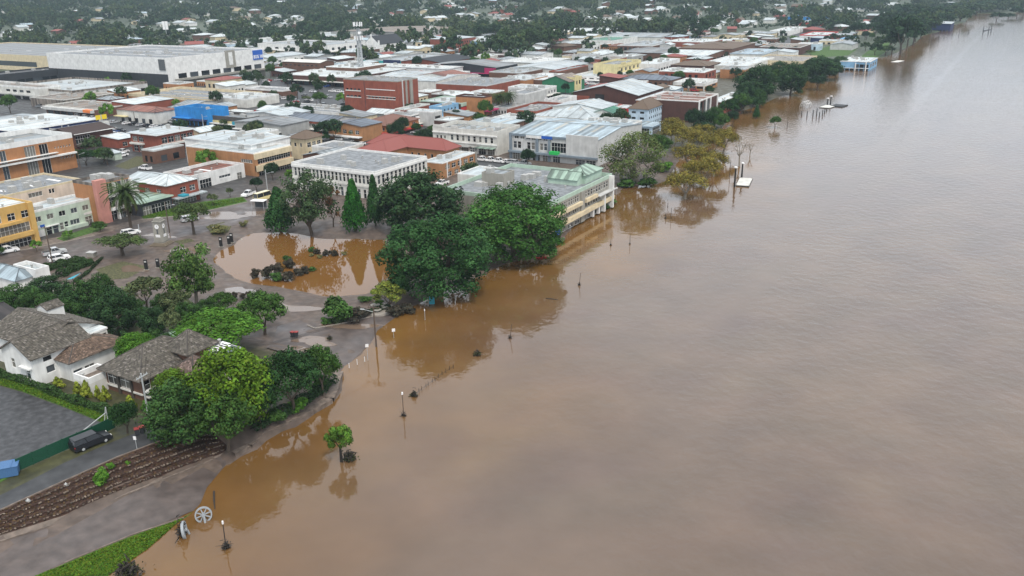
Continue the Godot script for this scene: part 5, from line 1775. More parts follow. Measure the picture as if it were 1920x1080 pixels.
	block("long_white_roof_depot","long low depot with white metal roof and blue trim on the left edge",V(-358.65,.4,-203.3),38.8,40.1,5.2,"navy","white_metal",{"par":.0,"trim": "white","fr": true})
	block("grey_flat_store","low grey flat roofed store with brick roof hatch behind the orange office",V(-351.73,.4,-217.75),24.4,24.0,4.6,"pale_grey","membrane",{"par":.4,"trim": "off_white","ac":5,"fr": true})
	block("left_edge_cottage_roof","low hipped grey roof at the left edge beside the side street",V(-387.87,.4,-218.78),21.7,28.1,4.6,"off_white","zinc",{"rt": "hip","rise":1.2})
	block("white_corner_hotel","white two storey corner hotel with posted verandah",V(-534.89,.4,-594.34),53.1,86.3,9.8,"white","zinc",{"rt": "flat","par":.8,"trim": "white","win":[[0,7,.05,.9,.55,.72,.4],[1,6,.06,.96,.52,.75,.45],[0,6,.05,.95,.05,.32,.75],[1,6,.05,.95,.05,.32,.75]],"box":[[0,.0,1.0,.38,.43,2.8,"off_white","awning"],[1,.0,1.0,.38,.43,2.8,"off_white","awning"]],"ac":2})
	block("white_side_shop","small white walled shop with pale roof left of the white corner hotel",V(-515.83,.4,-503.81),42.5,31.4,6.6,"white","zinc_pale",{"rt": "gable_x","rise":1.4,"win":[[1,6,.05,.95,.1,.6,.5]]})
	block("brown_brick_hall","brown brick hall with cream gabled roof beside the car park street",V(-426.06,.4,-464.14),14.5,36.3,9.0,"brick_brown","off_white",{"rt": "gable_z","rise":1.2,"win":[[0,8,.05,.95,.72,.8,.6],[1,2,.2,.8,.5,.7,.5]]})
	block("long_brown_store","long low dark brown brick store with white roof and pale awning strip",V(-359.05,.4,-414.8),60.2,54.0,6.6,"brick_dark","white_metal",{"par":.35,"trim": "white","box":[[0,.0,1.0,.5,.55,3.0,"off_white","awning"]],"win":[[0,10,.02,.98,.05,.45,.8]],"ac":5})
	block("brown_roof_annex","small brown parapet block on the white roofs behind the brown store",V(-380.6,.4,-448.97),32.1,26.6,8.6,"brick_brown","white_metal",{"par":.4,"trim": "white"})
	block("red_brick_exchange","tall red brick exchange block with thin strip windows and concrete stair shaft",V(-255.4,.4,-330.33),16.4,33.6,17.1,"brick_red","membrane",{"par":.4,"trim": "concrete","win":[[0,8,.04,.56,.5,.545,.7],[0,4,.68,.97,.5,.545,.7],[0,4,.68,.97,.69,.74,.55],[0,1,.6,.62,.02,.98,.6]],"box":[[0,.05,.58,.475,.495,.12,"off_white","sill"],[0,.05,.58,.545,.56,.12,"off_white","lintel"],[0,.05,.58,.735,.755,.14,"white","pipe"],[0,.68,.97,.475,.5,.12,"off_white","sill"],[0,.68,.97,.66,.69,.12,"off_white","sill"],[1,.2,.25,.0,1.0,.2,"pale_grey","downpipe"],[1,.36,.44,.0,1.0,.3,"concrete","pier"],[1,.56,.68,.0,1.0,.7,"concrete","stair_shaft"],[0,.0,.55,.03,.1,.4,"off_white","fascia"]],"ac":9})
	block("exchange_front_annex","low red brick annex in front of the tall red brick exchange",V(-241.24,.4,-315.9),20.4,5.5,6.6,"brick_red","zinc_pale",{"par":.5,"trim": "off_white","win":[[0,2,.2,.8,.4,.65,.4],[1,3,.1,.9,.3,.6,.5]],"ac":2})
	block("white_arcade_roofs","broad arcade of white metal roofs behind the red brick exchange",V(-290.37,.4,-412.05),45.4,48.9,7.1,"off_white","zinc_pale",{"rt": "gable_z","rise":1.5,"over":.2})
	block("rusty_gable_arcade","white gabled shed with a rust red patch of roofing beside the arcade",V(-290.7,.4,-428.04),23.2,28.5,7.6,"off_white","rust_metal",{"rt": "gable_x","rise":2.0,"over":.2})
	block("white_long_roof_behind_arcade","long white metal roof running behind the rusty gabled shed",V(-328.36,.4,-478.85),19.3,67.0,6.6,"white","white_metal",{"par":.0,"trim": "white","seam":4})
	block("grey_roof_market","market hall with weathered grey flat roofs and many small vents",V(-254.24,.4,-408.74),37.3,34.1,6.6,"brick_red","membrane",{"par":.3,"trim": "pale_grey","ac":9})
	block("white_tent_store","small white pyramid roofed kiosk beside the grey market hall",V(-261.75,.4,-409.92),9.9,6.2,3.8,"white","white_paint",{"rt": "hip","rise":2.4})
	block("coloured_front_shops","shops with red, navy and magenta front panels and a grey gabled roof",V(-302.85,.4,-499.67),29.1,56.4,6.6,"charcoal","grey_metal",{"rt": "gable_x","rise":2.4,"box":[[0,.75,1.0,.45,1.05,.3,"red","front_panel"],[0,.5,.745,.45,1.05,.3,"navy","front_panel"],[0,.0,.16,.45,.95,.3,"magenta","front_panel"],[0,.0,1.0,.38,.43,2.5,"magenta","awning"]],"win":[[0,7,.02,.98,.05,.36,.85]]})
	block("dark_gabled_hall","dark brick hall with charcoal gabled roof and a pale arched front",V(-362.8,.4,-521.92),45.0,36.2,6.0,"brick_red","charcoal",{"rt": "gable_x","rise":2.4,"box":[[0,.15,.45,.5,.75,.2,"off_white","arch"],[0,.55,.85,.5,.75,.2,"off_white","arch"]],"win":[[1,5,.1,.9,.2,.8,.5]]})
	block("teal_parapet_shops","shops behind a teal painted parapet with a navy gable",V(-385.14,.4,-523.15),72.1,50.6,5.6,"pale_grey","zinc",{"par":.8,"trim": "grey","box":[[0,.0,1.0,.5,1.05,.25,"teal","front_panel"],[0,.3,.62,.5,1.2,.35,"navy","front_panel"]],"win":[[0,7,.03,.97,.05,.42,.85]]})
	block("long_red_brick_terrace","long three storey red brick terrace with pale hipped roof and many windows",V(-454.92,.4,-675.84),38.4,26.5,11.0,"brick_red","zinc_pale",{"rt": "hip","rise":2.0,"win":[[1,9,.04,.98,.62,.8,.45],[1,9,.04,.98,.26,.46,.45]]})
	block("cream_verandah_hotel","cream two storey hotel with upper verandah left of the red brick terrace",V(-467.22,.4,-681.44),40.5,35.2,7.6,"cream","zinc_pale",{"rt": "hip","rise":1.6,"win":[[0,7,.05,.95,.55,.8,.6]],"box":[[0,.0,1.0,.44,.5,1.8,"off_white","balcony"]]})
	block("light_blue_terrace","light blue two storey building with pale roofs right of the red brick terrace",V(-438.09,.4,-704.49),38.4,27.7,7.6,"sky_blue","zinc_pale",{"rt": "hip","rise":1.8,"win":[[0,3,.05,.95,.5,.8,.4],[1,6,.05,.95,.5,.8,.4]]})
	bld("white_gothic_church","small white gothic church with a steep stepped front gable","church","",V(-512.36,.4,-639.76),1.5708,37.6,18.8,7.6,"white","charcoal",{"rt": "gable_x","rise":7.5,"over":.1,"win":[[0,2,.2,.8,.2,.7,.3]],"box":[[0,.46,.54,.9,2.2,.5,"white","spire"],[0,.0,.08,.0,1.5,.6,"white","pinnacle"],[0,.92,1.0,.0,1.5,.6,"white","pinnacle"]]})
	block("white_church_hall","low white hall with pale roof beside the white church",V(-529.56,.4,-686.04),40.2,25.8,5.1,"white","zinc_pale",{"rt": "gable_x","rise":1.8,"win":[[0,3,.1,.9,.3,.7,.4]]})
	block("grey_tin_warehouse","large grey tin warehouse below the dark forest",V(-590.23,.4,-784.87),110.4,109.1,8.6,"grey","taupe_metal",{"rt": "gable_x","rise":1.6})
	block("long_white_roof_mall","long mall of staggered white roofs left of the telecom tower",V(-666.41,.4,-696.62),172.1,58.1,6.6,"off_white","zinc_pale",{"par":.6,"trim": "white","sky":4,"ac":6})
	block("white_roof_workshop","workshop with white ribbed roof and dark shopfront left of the mall",V(-646.29,.4,-659.83),76.3,79.8,5.6,"brick_dark","zinc_pale",{"par":.4,"trim": "white","win":[[0,4,.05,.95,.1,.6,.8]]})
	block("green_panel_shop","two storey shop with pale green parapet panel over a red band",V(-227.67,.4,-342.5),20.8,23.7,6.7,"brick_dark","zinc_pale",{"par":.4,"trim": "green_trim","win":[[1,4,.04,.96,.5,.72,.8],[1,4,.04,.96,.04,.28,.8]],"box":[[1,.0,1.0,.76,1.0,.25,"green_trim","front_panel"],[1,.0,1.0,.46,.7,.12,"red","band"],[1,.0,1.0,.3,.44,1.8,"green_trim","awning"]]})
	block("brown_arch_shop","narrow brown brick shop with curved parapet and magenta awning",V(-217.62,.4,-347.2),7.4,16.0,9.6,"brick_orange","zinc",{"par":.6,"trim": "brick_dark","win":[[1,2,.1,.9,.5,.75,.6]],"box":[[1,.0,1.3,.28,.34,2.6,"magenta","awning"]]})
	block("blue_rendered_shop","two storey blue rendered shop with tall narrow windows",V(-228.34,.4,-326.94),14.6,6.8,7.0,"sky_blue","zinc_pale",{"par":.7,"trim": "sky_blue","win":[[1,4,.1,.9,.45,.8,.35],[1,3,.05,.95,.04,.26,.8]],"box":[[1,-1.0,1.4,.3,.35,2.4,"off_white","awning"]],"ac":3})
	block("white_arched_shop","white shop with a row of tall arched white windows",V(-229.78,.4,-304.08),16.4,14.0,6.0,"charcoal","zinc",{"par":.5,"trim": "white","box":[[1,.06,.22,.36,.84,.15,"white_paint","arch"],[1,.28,.46,.36,.84,.15,"white_paint","arch"],[1,.52,.7,.36,.84,.15,"pale_blue","arch"],[1,.76,.94,.36,.84,.15,"pale_blue","arch"],[1,.0,1.0,.28,.33,2.2,"off_white","awning"]],"win":[[1,4,.03,.97,.03,.25,.85]]})
	block("grey_banner_shop","grey rendered shop with one dark sign between the arched and blue shops",V(-221.98,.4,-311.46),6.9,14.0,7.1,"pale_grey","zinc_pale",{"par":.5,"trim": "white","box":[[1,.2,.8,.55,.7,.1,"dark_post","sign"]]})
	block("brown_tile_corner_shop","two storey tan brick corner shop under mottled brown tiles with red awning",V(-225.22,.4,-282.9),21.9,15.7,4.9,"brick_orange","tile_rust",{"rt": "hip","rise":2.6,"over":.5,"win":[[0,6,.08,.96,.55,.8,.5],[1,4,.08,.95,.55,.8,.5],[0,6,.05,.95,.04,.28,.85]],"box":[[0,.0,1.0,.36,.43,2.4,"red","awning"],[1,.0,1.0,.36,.43,2.4,"red","awning"]],"fr": true})
	block("slate_roofed_shops","two storey shops with slate blue gabled roof and red brick band",V(-253.56,.4,-279.48),17.0,28.6,4.9,"pale_grey","slate_metal",{"rt": "gable_z","rise":1.6,"win":[[0,10,.03,.97,.5,.74,.7],[0,8,.03,.97,.04,.26,.85]],"box":[[0,.0,1.0,.8,1.0,.3,"brick_red","band"],[0,.0,1.0,.32,.38,2.6,"off_white","awning"]],"fr": true})
	block("tan_brick_shop","tan brick shop with low slate roof between slate shops and tiled corner shop",V(-226.91,.4,-268.15),13.2,18.0,6.6,"brick_tan","slate_metal",{"rt": "gable_x","rise":1.0,"win":[[0,3,.05,.6,.5,.75,.6]],"box":[[0,.0,1.0,.34,.4,2.6,"white","awning"]],"fr": true})
	block("white_box_store","plain white box store with dark stained flat roof edge",V(-282.93,.4,-316.25),19.3,45.9,2.7,"white","membrane",{"par":.3,"trim": "white","ac":7,"seam":2})
	block("grey_roof_shop_row","row of shops under joined grey iron roofs left of the slate roofed shops",V(-264.45,.4,-260.98),16.9,27.6,5.6,"grey","grey_metal",{"rt": "gable_x","rise":1.0,"box":[[0,.0,1.0,.5,.55,2.6,"pale_grey","awning"]],"win":[[0,6,.03,.97,.05,.42,.85]],"fr": true})
	block("pale_roof_shop_row","broad pale iron roofs behind the grey shop row",V(-281.13,.4,-279.04),17.9,22.5,6.1,"pale_grey","zinc_pale",{"rt": "gable_x","rise":1.2,"ac":0})
	block("white_fascia_bakery","low building with broad white fascia beside the tree lined car park",V(-359.71,.4,-359.22),11.6,30.0,5.0,"brick_brown","membrane",{"par":.9,"trim": "white","ac":3})
	block("low_white_carpark_shop","long white flat roofed shop between supermarket and car park",V(-347.75,.4,-320.62),23.4,26.0,5.2,"off_white","zinc_pale",{"par":.6,"trim": "white","ac":4,"seam":2})
	block("dark_brick_theatre","dark brick theatre with big pale gabled roof",V(-158.18,.4,-393.54),34.0,35.0,7.8,"brick_dark","zinc_pale",{"rt": "gable_x","rise":4.0,"over":.5,"box":[[0,.74,1.0,.25,.8,.5,"brick_red","front_panel"]],"win":[[0,1,.5,.66,.3,.95,.9]]})
	block("brown_riverside_hall","large brown brick hall with white edged flat roof and white piers facing the river",V(-119.52,.4,-368.57),27.9,25.3,10.2,"brick_dark","tile_rust",{"par":.5,"trim": "white","win":[[1,3,.06,.6,.3,.9,.7],[1,1,.7,.95,.3,.5,.6]],"box":[[1,.0,.04,.0,1.0,.4,"white","pier"],[1,.36,.4,.0,1.0,.4,"white","pier"],[1,.58,.62,.0,1.0,.4,"white","pier"],[1,.95,.99,.0,1.0,.4,"white","pier"]],"seam":2})
	block("hall_pale_roof_link","pale skillion roof joining the theatre to the brown riverside hall",V(-139.16,.4,-378.48),34.6,13.6,7.6,"brick_tan","zinc_pale",{"par":.0,"trim": "white"})
	block("white_roof_riverside_store","red brick store with wide white roof beside the riverside trees",V(-118.1,.4,-397.56),37.0,5.6,6.1,"brick_red","white_metal",{"par":.0,"trim": "white"})
	block("pale_blue_flats","pale blue three storey flats with old brown tile roof",V(-136.4,.4,-351.56),18.3,9.0,7.8,"pale_blue","tile_brown",{"rt": "hip","rise":3.4,"over":.5,"win":[[0,2,.08,.95,.74,.86,.5],[0,2,.08,.95,.42,.54,.5],[1,7,.06,.96,.72,.88,.5],[1,7,.06,.96,.42,.56,.5],[1,7,.06,.96,.12,.26,.5]]})
	block("red_annex","small red annex between the theatre and the pale blue flats",V(-147.34,.4,-363.24),8.9,9.3,6.2,"red","zinc_pale",{"par":.3,"trim": "white"})
	block("red_side_annex","red rendered annex with white cap right of the pale blue flats",V(-129.91,.4,-369.28),5.5,7.0,7.1,"brick_red","white_metal",{"par":.3,"trim": "white"})
	block("blue_carport","flat pale blue carport roof in front of the pale blue flats",V(-126.91,.4,-332.03),10.6,9.9,3.8,"pale_blue","blue_metal",{"par":.0,"trim": "pale_blue","over":.6,"win":[[0,1,.1,.9,.0,.8,1.0],[1,1,.1,.9,.0,.8,1.0]],"fr": true})
	block("hipped_iron_club","rambling club with pale hipped iron roofs and long cream fascia",V(-151.53,.4,-329.99),30.8,30.6,5.6,"off_white","zinc_pale",{"rt": "hip","rise":3.2,"over":.5,"win":[[1,6,.05,.95,.2,.7,.6]],"box":[[0,.0,1.0,.86,.97,.6,"cream","fascia"]],"fr": true})
	block("club_upper_gable","long pale gabled roof above the rambling hipped club",V(-156.16,.4,-346.61),17.9,24.3,7.4,"off_white","zinc_pale",{"rt": "gable_x","rise":1.8})
	block("green_gable_club_wing","small deep green gabled roof at the river end of the hipped club",V(-147.92,.4,-340.67),12.0,10.2,6.6,"off_white","deep_green_metal",{"rt": "gable_x","rise":1.6,"fr": true})
	block("red_parapet_warehouse","old warehouse with red brick parapet and tangled rooftop pipes",V(-181.67,.4,-333.02),29.2,15.0,6.8,"brick_red","membrane",{"par":.9,"trim": "brick_red","ac":8})
	block("white_castellated_shop","white castellated parapet shop behind the red parapet warehouse",V(-186.41,.4,-364.5),19.4,8.0,7.6,"white","zinc",{"par":1.0,"trim": "white","box":[[0,.1,.3,1.0,1.12,.1,"white","merlon"],[0,.45,.6,1.0,1.15,.1,"white","merlon"],[0,.75,.92,1.0,1.12,.1,"white","merlon"]]})
	block("blue_hip_offices","brown brick two storey offices with slate blue hipped roof",V(-170.66,.4,-473.04),17.3,29.8,6.3,"brick_brown","slate_metal",{"rt": "hip","rise":1.8,"win":[[0,9,.04,.96,.5,.78,.5],[0,7,.04,.96,.1,.36,.5],[1,2,.1,.9,.5,.78,.5]]})
	block("white_deck_offices","modern white offices with deep parapets and cream columns",V(-151.91,.4,-478.05),23.5,18.9,5.0,"brick_tan","white_metal",{"par":1.8,"trim": "white","win":[[0,4,.04,.96,.36,.6,.85],[1,2,.1,.9,.36,.6,.8]],"box":[[0,.0,.04,.0,.98,.5,"off_white","column"],[0,.48,.52,.0,.98,.5,"off_white","column"]],"ac":2})
	block("red_brown_offices","red brown two storey offices with white flat roof behind the white deck offices",V(-162.75,.4,-508.87),23.9,28.4,7.6,"brick_red","white_metal",{"par":.3,"trim": "white","win":[[1,3,.1,.9,.5,.8,.5],[0,6,.1,.9,.5,.8,.5]],"ac":3})
	block("orange_wall_store","store with a long orange rendered wall above a patch of lawn",V(-148.2,.4,-545.54),20.9,15.8,6.6,"brick_orange","zinc",{"par":.5,"trim": "pale_grey"})
	block("big_white_roof_factory","factory under a big ribbed white roof with rooftop vents",V(-153.32,.4,-570.22),69.8,34.7,6.2,"off_white","white_metal",{"par":.3,"trim": "white","seam":5,"ac":4})
	block("blue_roof_row","row of shops under pale blue iron roofs along the far street",V(-168.44,.4,-668.95),50.4,25.9,5.6,"off_white","blue_metal",{"par":.0,"trim": "pale_blue","seam":3,"ac":3})
	block("white_deco_block","white art deco block with rounded corner and ribbon windows",V(-221.84,.4,-498.72),62.9,25.4,3.7,"white","zinc_pale",{"par":.9,"trim": "white","win":[[1,7,.15,.98,.55,.72,.7],[0,4,.1,.9,.55,.72,.6],[1,7,.1,.98,.05,.28,.8]],"box":[[1,.0,.12,.4,1.12,.4,"pale_blue","corner_panel"],[1,.0,1.0,.34,.4,2.4,"white","awning"],[0,.0,1.0,.34,.4,2.4,"white","awning"]],"ac":3})
	block("yellow_heritage_shops","tall pale yellow heritage shopfront with moulded parapet",V(-224.23,.4,-523.09),38.4,18.0,9.1,"pale_yellow","zinc",{"par":1.2,"trim": "pale_yellow","win":[[1,5,.05,.95,.48,.7,.4]],"box":[[1,.0,1.0,.8,.84,.3,"pale_yellow","cornice"],[1,.1,.3,1.0,1.1,.2,"pale_yellow","pediment"],[1,.65,.85,1.0,1.1,.2,"pale_yellow","pediment"],[1,.0,1.0,.32,.38,2.2,"off_white","awning"]]})
	block("brown_brick_block","plain brown brick block left of the yellow heritage shops",V(-251.57,.4,-578.93),22.6,15.6,7.1,"brick_red","taupe_metal",{"par":.4,"trim": "pale_grey","win":[[0,3,.1,.9,.5,.7,.4]]})
	block("white_ribbed_store","long white store with ribbed white roof right of the yellow heritage shops",V(-211.32,.4,-558.18),45.6,15.2,6.8,"white","white_metal",{"par":.4,"trim": "white","win":[[1,8,.04,.96,.3,.5,.7]]})
	block("green_side_gambrel","steep brown gabled shop with a bright green side wall",V(-219.58,.4,-441.93),20.3,17.3,6.6,"green","taupe_metal",{"rt": "gable_x","rise":3.0})
	block("yellow_arch_shop","small yellow parapet shop right of the green walled gable",V(-219.22,.4,-448.71),9.0,10.0,8.6,"pale_yellow","zinc",{"par":1.0,"trim": "pale_yellow","win":[[1,2,.1,.9,.5,.75,.5]]})
	block("white_shop_row","row of white and grey shopfronts facing the main street palms",V(-220.93,.4,-414.22),15.0,22.6,6.0,"pale_grey","zinc_pale",{"par":.8,"trim": "white","win":[[1,4,.06,.96,.45,.7,.4],[1,4,.04,.96,.04,.28,.8]],"box":[[1,.0,1.0,.32,.38,2.4,"off_white","awning"]],"ac":6})
	block("pale_blue_side_shop","pale blue grey shop with long blank side wall beside the palms",V(-214.96,.4,-382.86),23.2,10.7,7.1,"pale_grey","membrane",{"par":.5,"trim": "white","ac":3})
	block("chequered_sawtooth_works","works with a sawtooth roof of dark and pale chequered glazing",V(-291.93,.4,-547.47),41.7,38.4,5.6,"off_white","white_metal",{"par":.0,"trim": "white","sky":12,"seam":10})
	block("curved_brick_store","brown brick store with long parapet beside the white deco block",V(-252.03,.4,-492.73),43.6,7.2,6.6,"brick_brown","membrane",{"par":.5,"trim": "brick_red"})
	block("pale_teal_roof_store","store with pale teal tinted roofs below the chequered works",V(-260.94,.4,-505.57),49.6,35.1,6.1,"off_white","zinc_pale",{"rt": "gable_x","rise":1.4})
	block("white_low_sheds","low white roofed brick sheds in the middle of the block",V(-237.62,.4,-456.28),35.1,25.2,5.6,"brick_brown","white_metal",{"par":.4,"trim": "white","ac":3})
	block("orange_side_store","store with orange brown brick side and grey roof left of the white sheds",V(-250.5,.4,-446.34),28.5,19.3,6.1,"brick_orange","zinc_pale",{"par":.4,"trim": "pale_grey","ac":2})
	block("brown_grey_vent_store","grey roofed store with a rooftop cage behind the brick sided store",V(-270.56,.4,-475.33),33.0,22.9,6.6,"brick_brown","zinc",{"par":.4,"trim": "pale_grey","ac":5})
	bld("small_white_cottage","small square white cottage with pyramid roof beside the green lawn","house","",V(-289.91,.4,-641.48),1.5708,30.7,14.7,4.2,"white","white_metal",{"rt": "hip","rise":2.0,"win":[[0,2,.1,.9,.3,.7,.4]]})
	bld("cream_hipped_guest_house","large two storey cream guest house with pale hipped roof","house","",V(-430.62,.4,-831.8),1.5708,56.5,34.5,7.6,"cream","off_white",{"rt": "hip","rise":2.2,"win":[[0,5,.05,.95,.5,.75,.5],[1,5,.05,.95,.5,.75,.5]]})
	block("pale_green_roof_court","pale green roofed two storey court building among dark trees",V(-413.43,.4,-757.79),61.0,50.8,7.6,"brick_brown","green_metal",{"rt": "hip","rise":1.4,"win":[[0,9,.04,.96,.5,.8,.6]]})
	block("long_white_school_roofs","long low school block with two white roofs below the forest",V(-408.08,.4,-901.79),70.9,55.8,5.6,"brick_brown","white_metal",{"rt": "gable_z","rise":1.4})
	block("green_striped_motel","white motel with a dark green roof stripe and shaded balconies",V(-330.08,.4,-756.09),59.1,35.1,7.2,"white","deep_green_metal",{"par":1.0,"trim": "white","win":[[0,8,.04,.96,.3,.55,.7]]})
	bld("white_roof_house_pair","low brick building with broad white roof behind the dark hedge","house","",V(-357.21,.4,-744.15),1.5708,44.0,27.9,4.6,"brick_brown","zinc_pale",{"rt": "hip","rise":1.2})
	block("brown_flat_offices","flat roofed brown brick offices with white edge near the far street",V(-280.13,.4,-725.19),64.3,32.4,5.6,"brick_brown","zinc",{"par":.5,"trim": "white","win":[[0,7,.05,.95,.2,.7,.6]],"ac":3})
	block("long_grey_roof_hall","long grey roofed hall with red gable end in front of the dark trees",V(-312.32,.4,-833.81),67.3,65.2,5.6,"off_white","zinc",{"rt": "gable_z","rise":1.4})
	block("white_verandah_hotel","broad hotel with white upper roof and brown hipped wing",V(-196.23,.4,-679.54),68.6,43.0,8.1,"brick_brown","tile_brown",{"rt": "hip","rise":2.2,"win":[[0,10,.04,.96,.45,.75,.7]],"box":[[0,.0,1.0,.36,.42,1.6,"white","balcony"]]})
	block("white_flat_hotel_wing","long flat white roofed wing behind the broad brown hotel",V(-240.36,.4,-761.57),39.4,41.1,7.1,"brick_red","white_metal",{"par":.4,"trim": "white"})
	block("white_iron_row","row of stores with stepped white iron roofs left of the far street",V(-202.24,.4,-636.37),69.1,36.0,6.1,"brick_brown","white_metal",{"rt": "gable_z","rise":1.0,"win":[[1,6,.05,.95,.1,.5,.7]]})
	block("grey_iron_row","grey iron roofed stores between the cottage and the white iron row",V(-241.36,.4,-655.26),53.2,35.0,5.6,"brick_brown","grey_metal",{"rt": "gable_z","rise":1.0})
	block("brown_ridge_roof_block","old brown hipped roof block behind the red brown offices",V(-175.72,.4,-557.57),26.5,25.6,6.6,"brick_dark","tile_brown",{"rt": "hip","rise":2.4})
	block("dark_brick_motel_row","long dark brick two storey motel with row of white doors",V(-155.34,.4,-730.43),42.3,32.5,6.6,"brick_dark","taupe_metal",{"par":.3,"trim": "white","win":[[0,12,.04,.96,.55,.75,.5],[0,10,.04,.96,.1,.4,.4]]})
	block("cream_flat_warehouse","cream walled flat warehouse beside the riverside trees",V(-129.26,.4,-622.07),47.4,35.9,5.6,"cream","membrane_warm",{"par":.7,"trim": "cream","ac":6})
	block("blue_boat_shed","white roofed river shed with sky blue wall standing in the flood",V(-87.77,-.3,-633.37),34.7,19.1,5.9,"sky_blue","white_metal",{"par":.0,"trim": "white","win":[[0,3,.02,.5,.35,.75,.9],[1,3,.05,.95,.3,.75,.8],[0,6,.02,.98,.0,.26,.8]],"box":[[0,.5,1.0,.3,.95,.3,"sky_blue","wall_panel"],[0,.0,1.0,.27,.33,.6,"white","balcony"],[0,.1,.13,.0,1.0,1.4,"white","column"],[0,.45,.48,.0,.9,1.0,"white","column"]]})
	block("navy_rowing_shed","navy blue rowing shed on low piers beside the wooded bank",V(-73.11,-.3,-1102.22),48.8,19.7,8.1,"navy","zinc_pale",{"rt": "skil_z","rise":1.0,"over":.8,"win":[[0,5,.05,.9,.0,.22,.5]]})
	bld("blue_roof_white_house","white house with mid blue roof beside the riverside lawn","house","",V(-138.86,.4,-872.74),1.5708,31.3,10.8,4.6,"white","sky_blue",{"rt": "hip","rise":1.6,"win":[[0,2,.1,.9,.3,.6,.5]]})
	block("red_white_drive_in","white drive in restaurant with red roof band and yellow wall",V(-169.36,.4,-911.54),62.4,26.0,5.2,"white","white_metal",{"par":.8,"trim": "red","box":[[0,.0,.3,.0,.7,.4,"sign_yellow","wall_panel"],[0,.7,1.0,.5,.8,.2,"white","sign"]],"win":[[0,4,.3,.7,.1,.6,.8]]})
	block("navy_tank_shed","small navy blue shed in front of the drive in restaurant",V(-166.97,.4,-879.3),31.6,10.9,4.2,"navy","blue_metal",{"rt": "skil_z","rise":.4})
	block("blue_band_store","large store with a bright blue roof band on the far street",V(-244.99,.4,-1274.67),105.8,46.8,6.6,"blue","zinc_pale",{"par":1.2,"trim": "blue","ac":4})
	block("red_ball_restaurant","red walled restaurant with a grey roof below a round red sign",V(-218.8,.4,-1161.95),85.3,32.9,5.1,"red","zinc",{"rt": "hip","rise":1.6})
	block("white_service_station","low white service station canopy beside the far street",V(-218.25,.4,-966.41),83.9,20.8,5.6,"white","white_metal",{"par":.9,"trim": "white","win":[[0,4,.05,.95,.1,.6,.7]]})
	bld("white_sawtooth_hall","distant white sawtooth roofed hall at the top of the picture","hall","",V(-205.3,.4,-1640.22),1.5708,147.8,49.1,9.6,"white","white_metal",{"rt": "gable_z","rise":3.5})
	block("white_far_sheds","wide cluster of pale industrial sheds below the sawtooth hall",V(-217.88,.4,-1553.27),153.5,62.6,6.6,"off_white","zinc_pale",{"rt": "gable_z","rise":1.4,"ac":0})
	bld("grey_weatherboard_lodge","grey gabled lodge with long fence beside the riverside lawn","house","",V(-125.44,.4,-791.82),1.5708,32.5,17.9,5.1,"pale_grey","zinc",{"rt": "gable_x","rise":1.4})
	bld("red_roof_river_house","red roofed cream house half hidden by the tall riverside trees","house","",V(-145.8,.4,-1001.35),1.5708,61.6,10.8,4.6,"cream","tile_red",{"rt": "hip","rise":2.0})
	bld("white_iron_roof_house","white house with pale blue iron roof and white parapet beside the long hedge","house","",V(-175.18,.4,-92.62),1.5708,5.4,12.6,3.9,"white","blue_metal",{"rt": "hip","rise":1.5,"win":[[1,3,.2,.95,.2,.6,.4]],"fr": true})
	bld("white_parapet_block","white parapet end of the pale blue roofed house","house","",V(-173.43,.4,-96.11),1.5708,3.0,8.0,5.6,"white","zinc_pale",{"par":.8,"trim": "white","fr": true})
	var i := 0
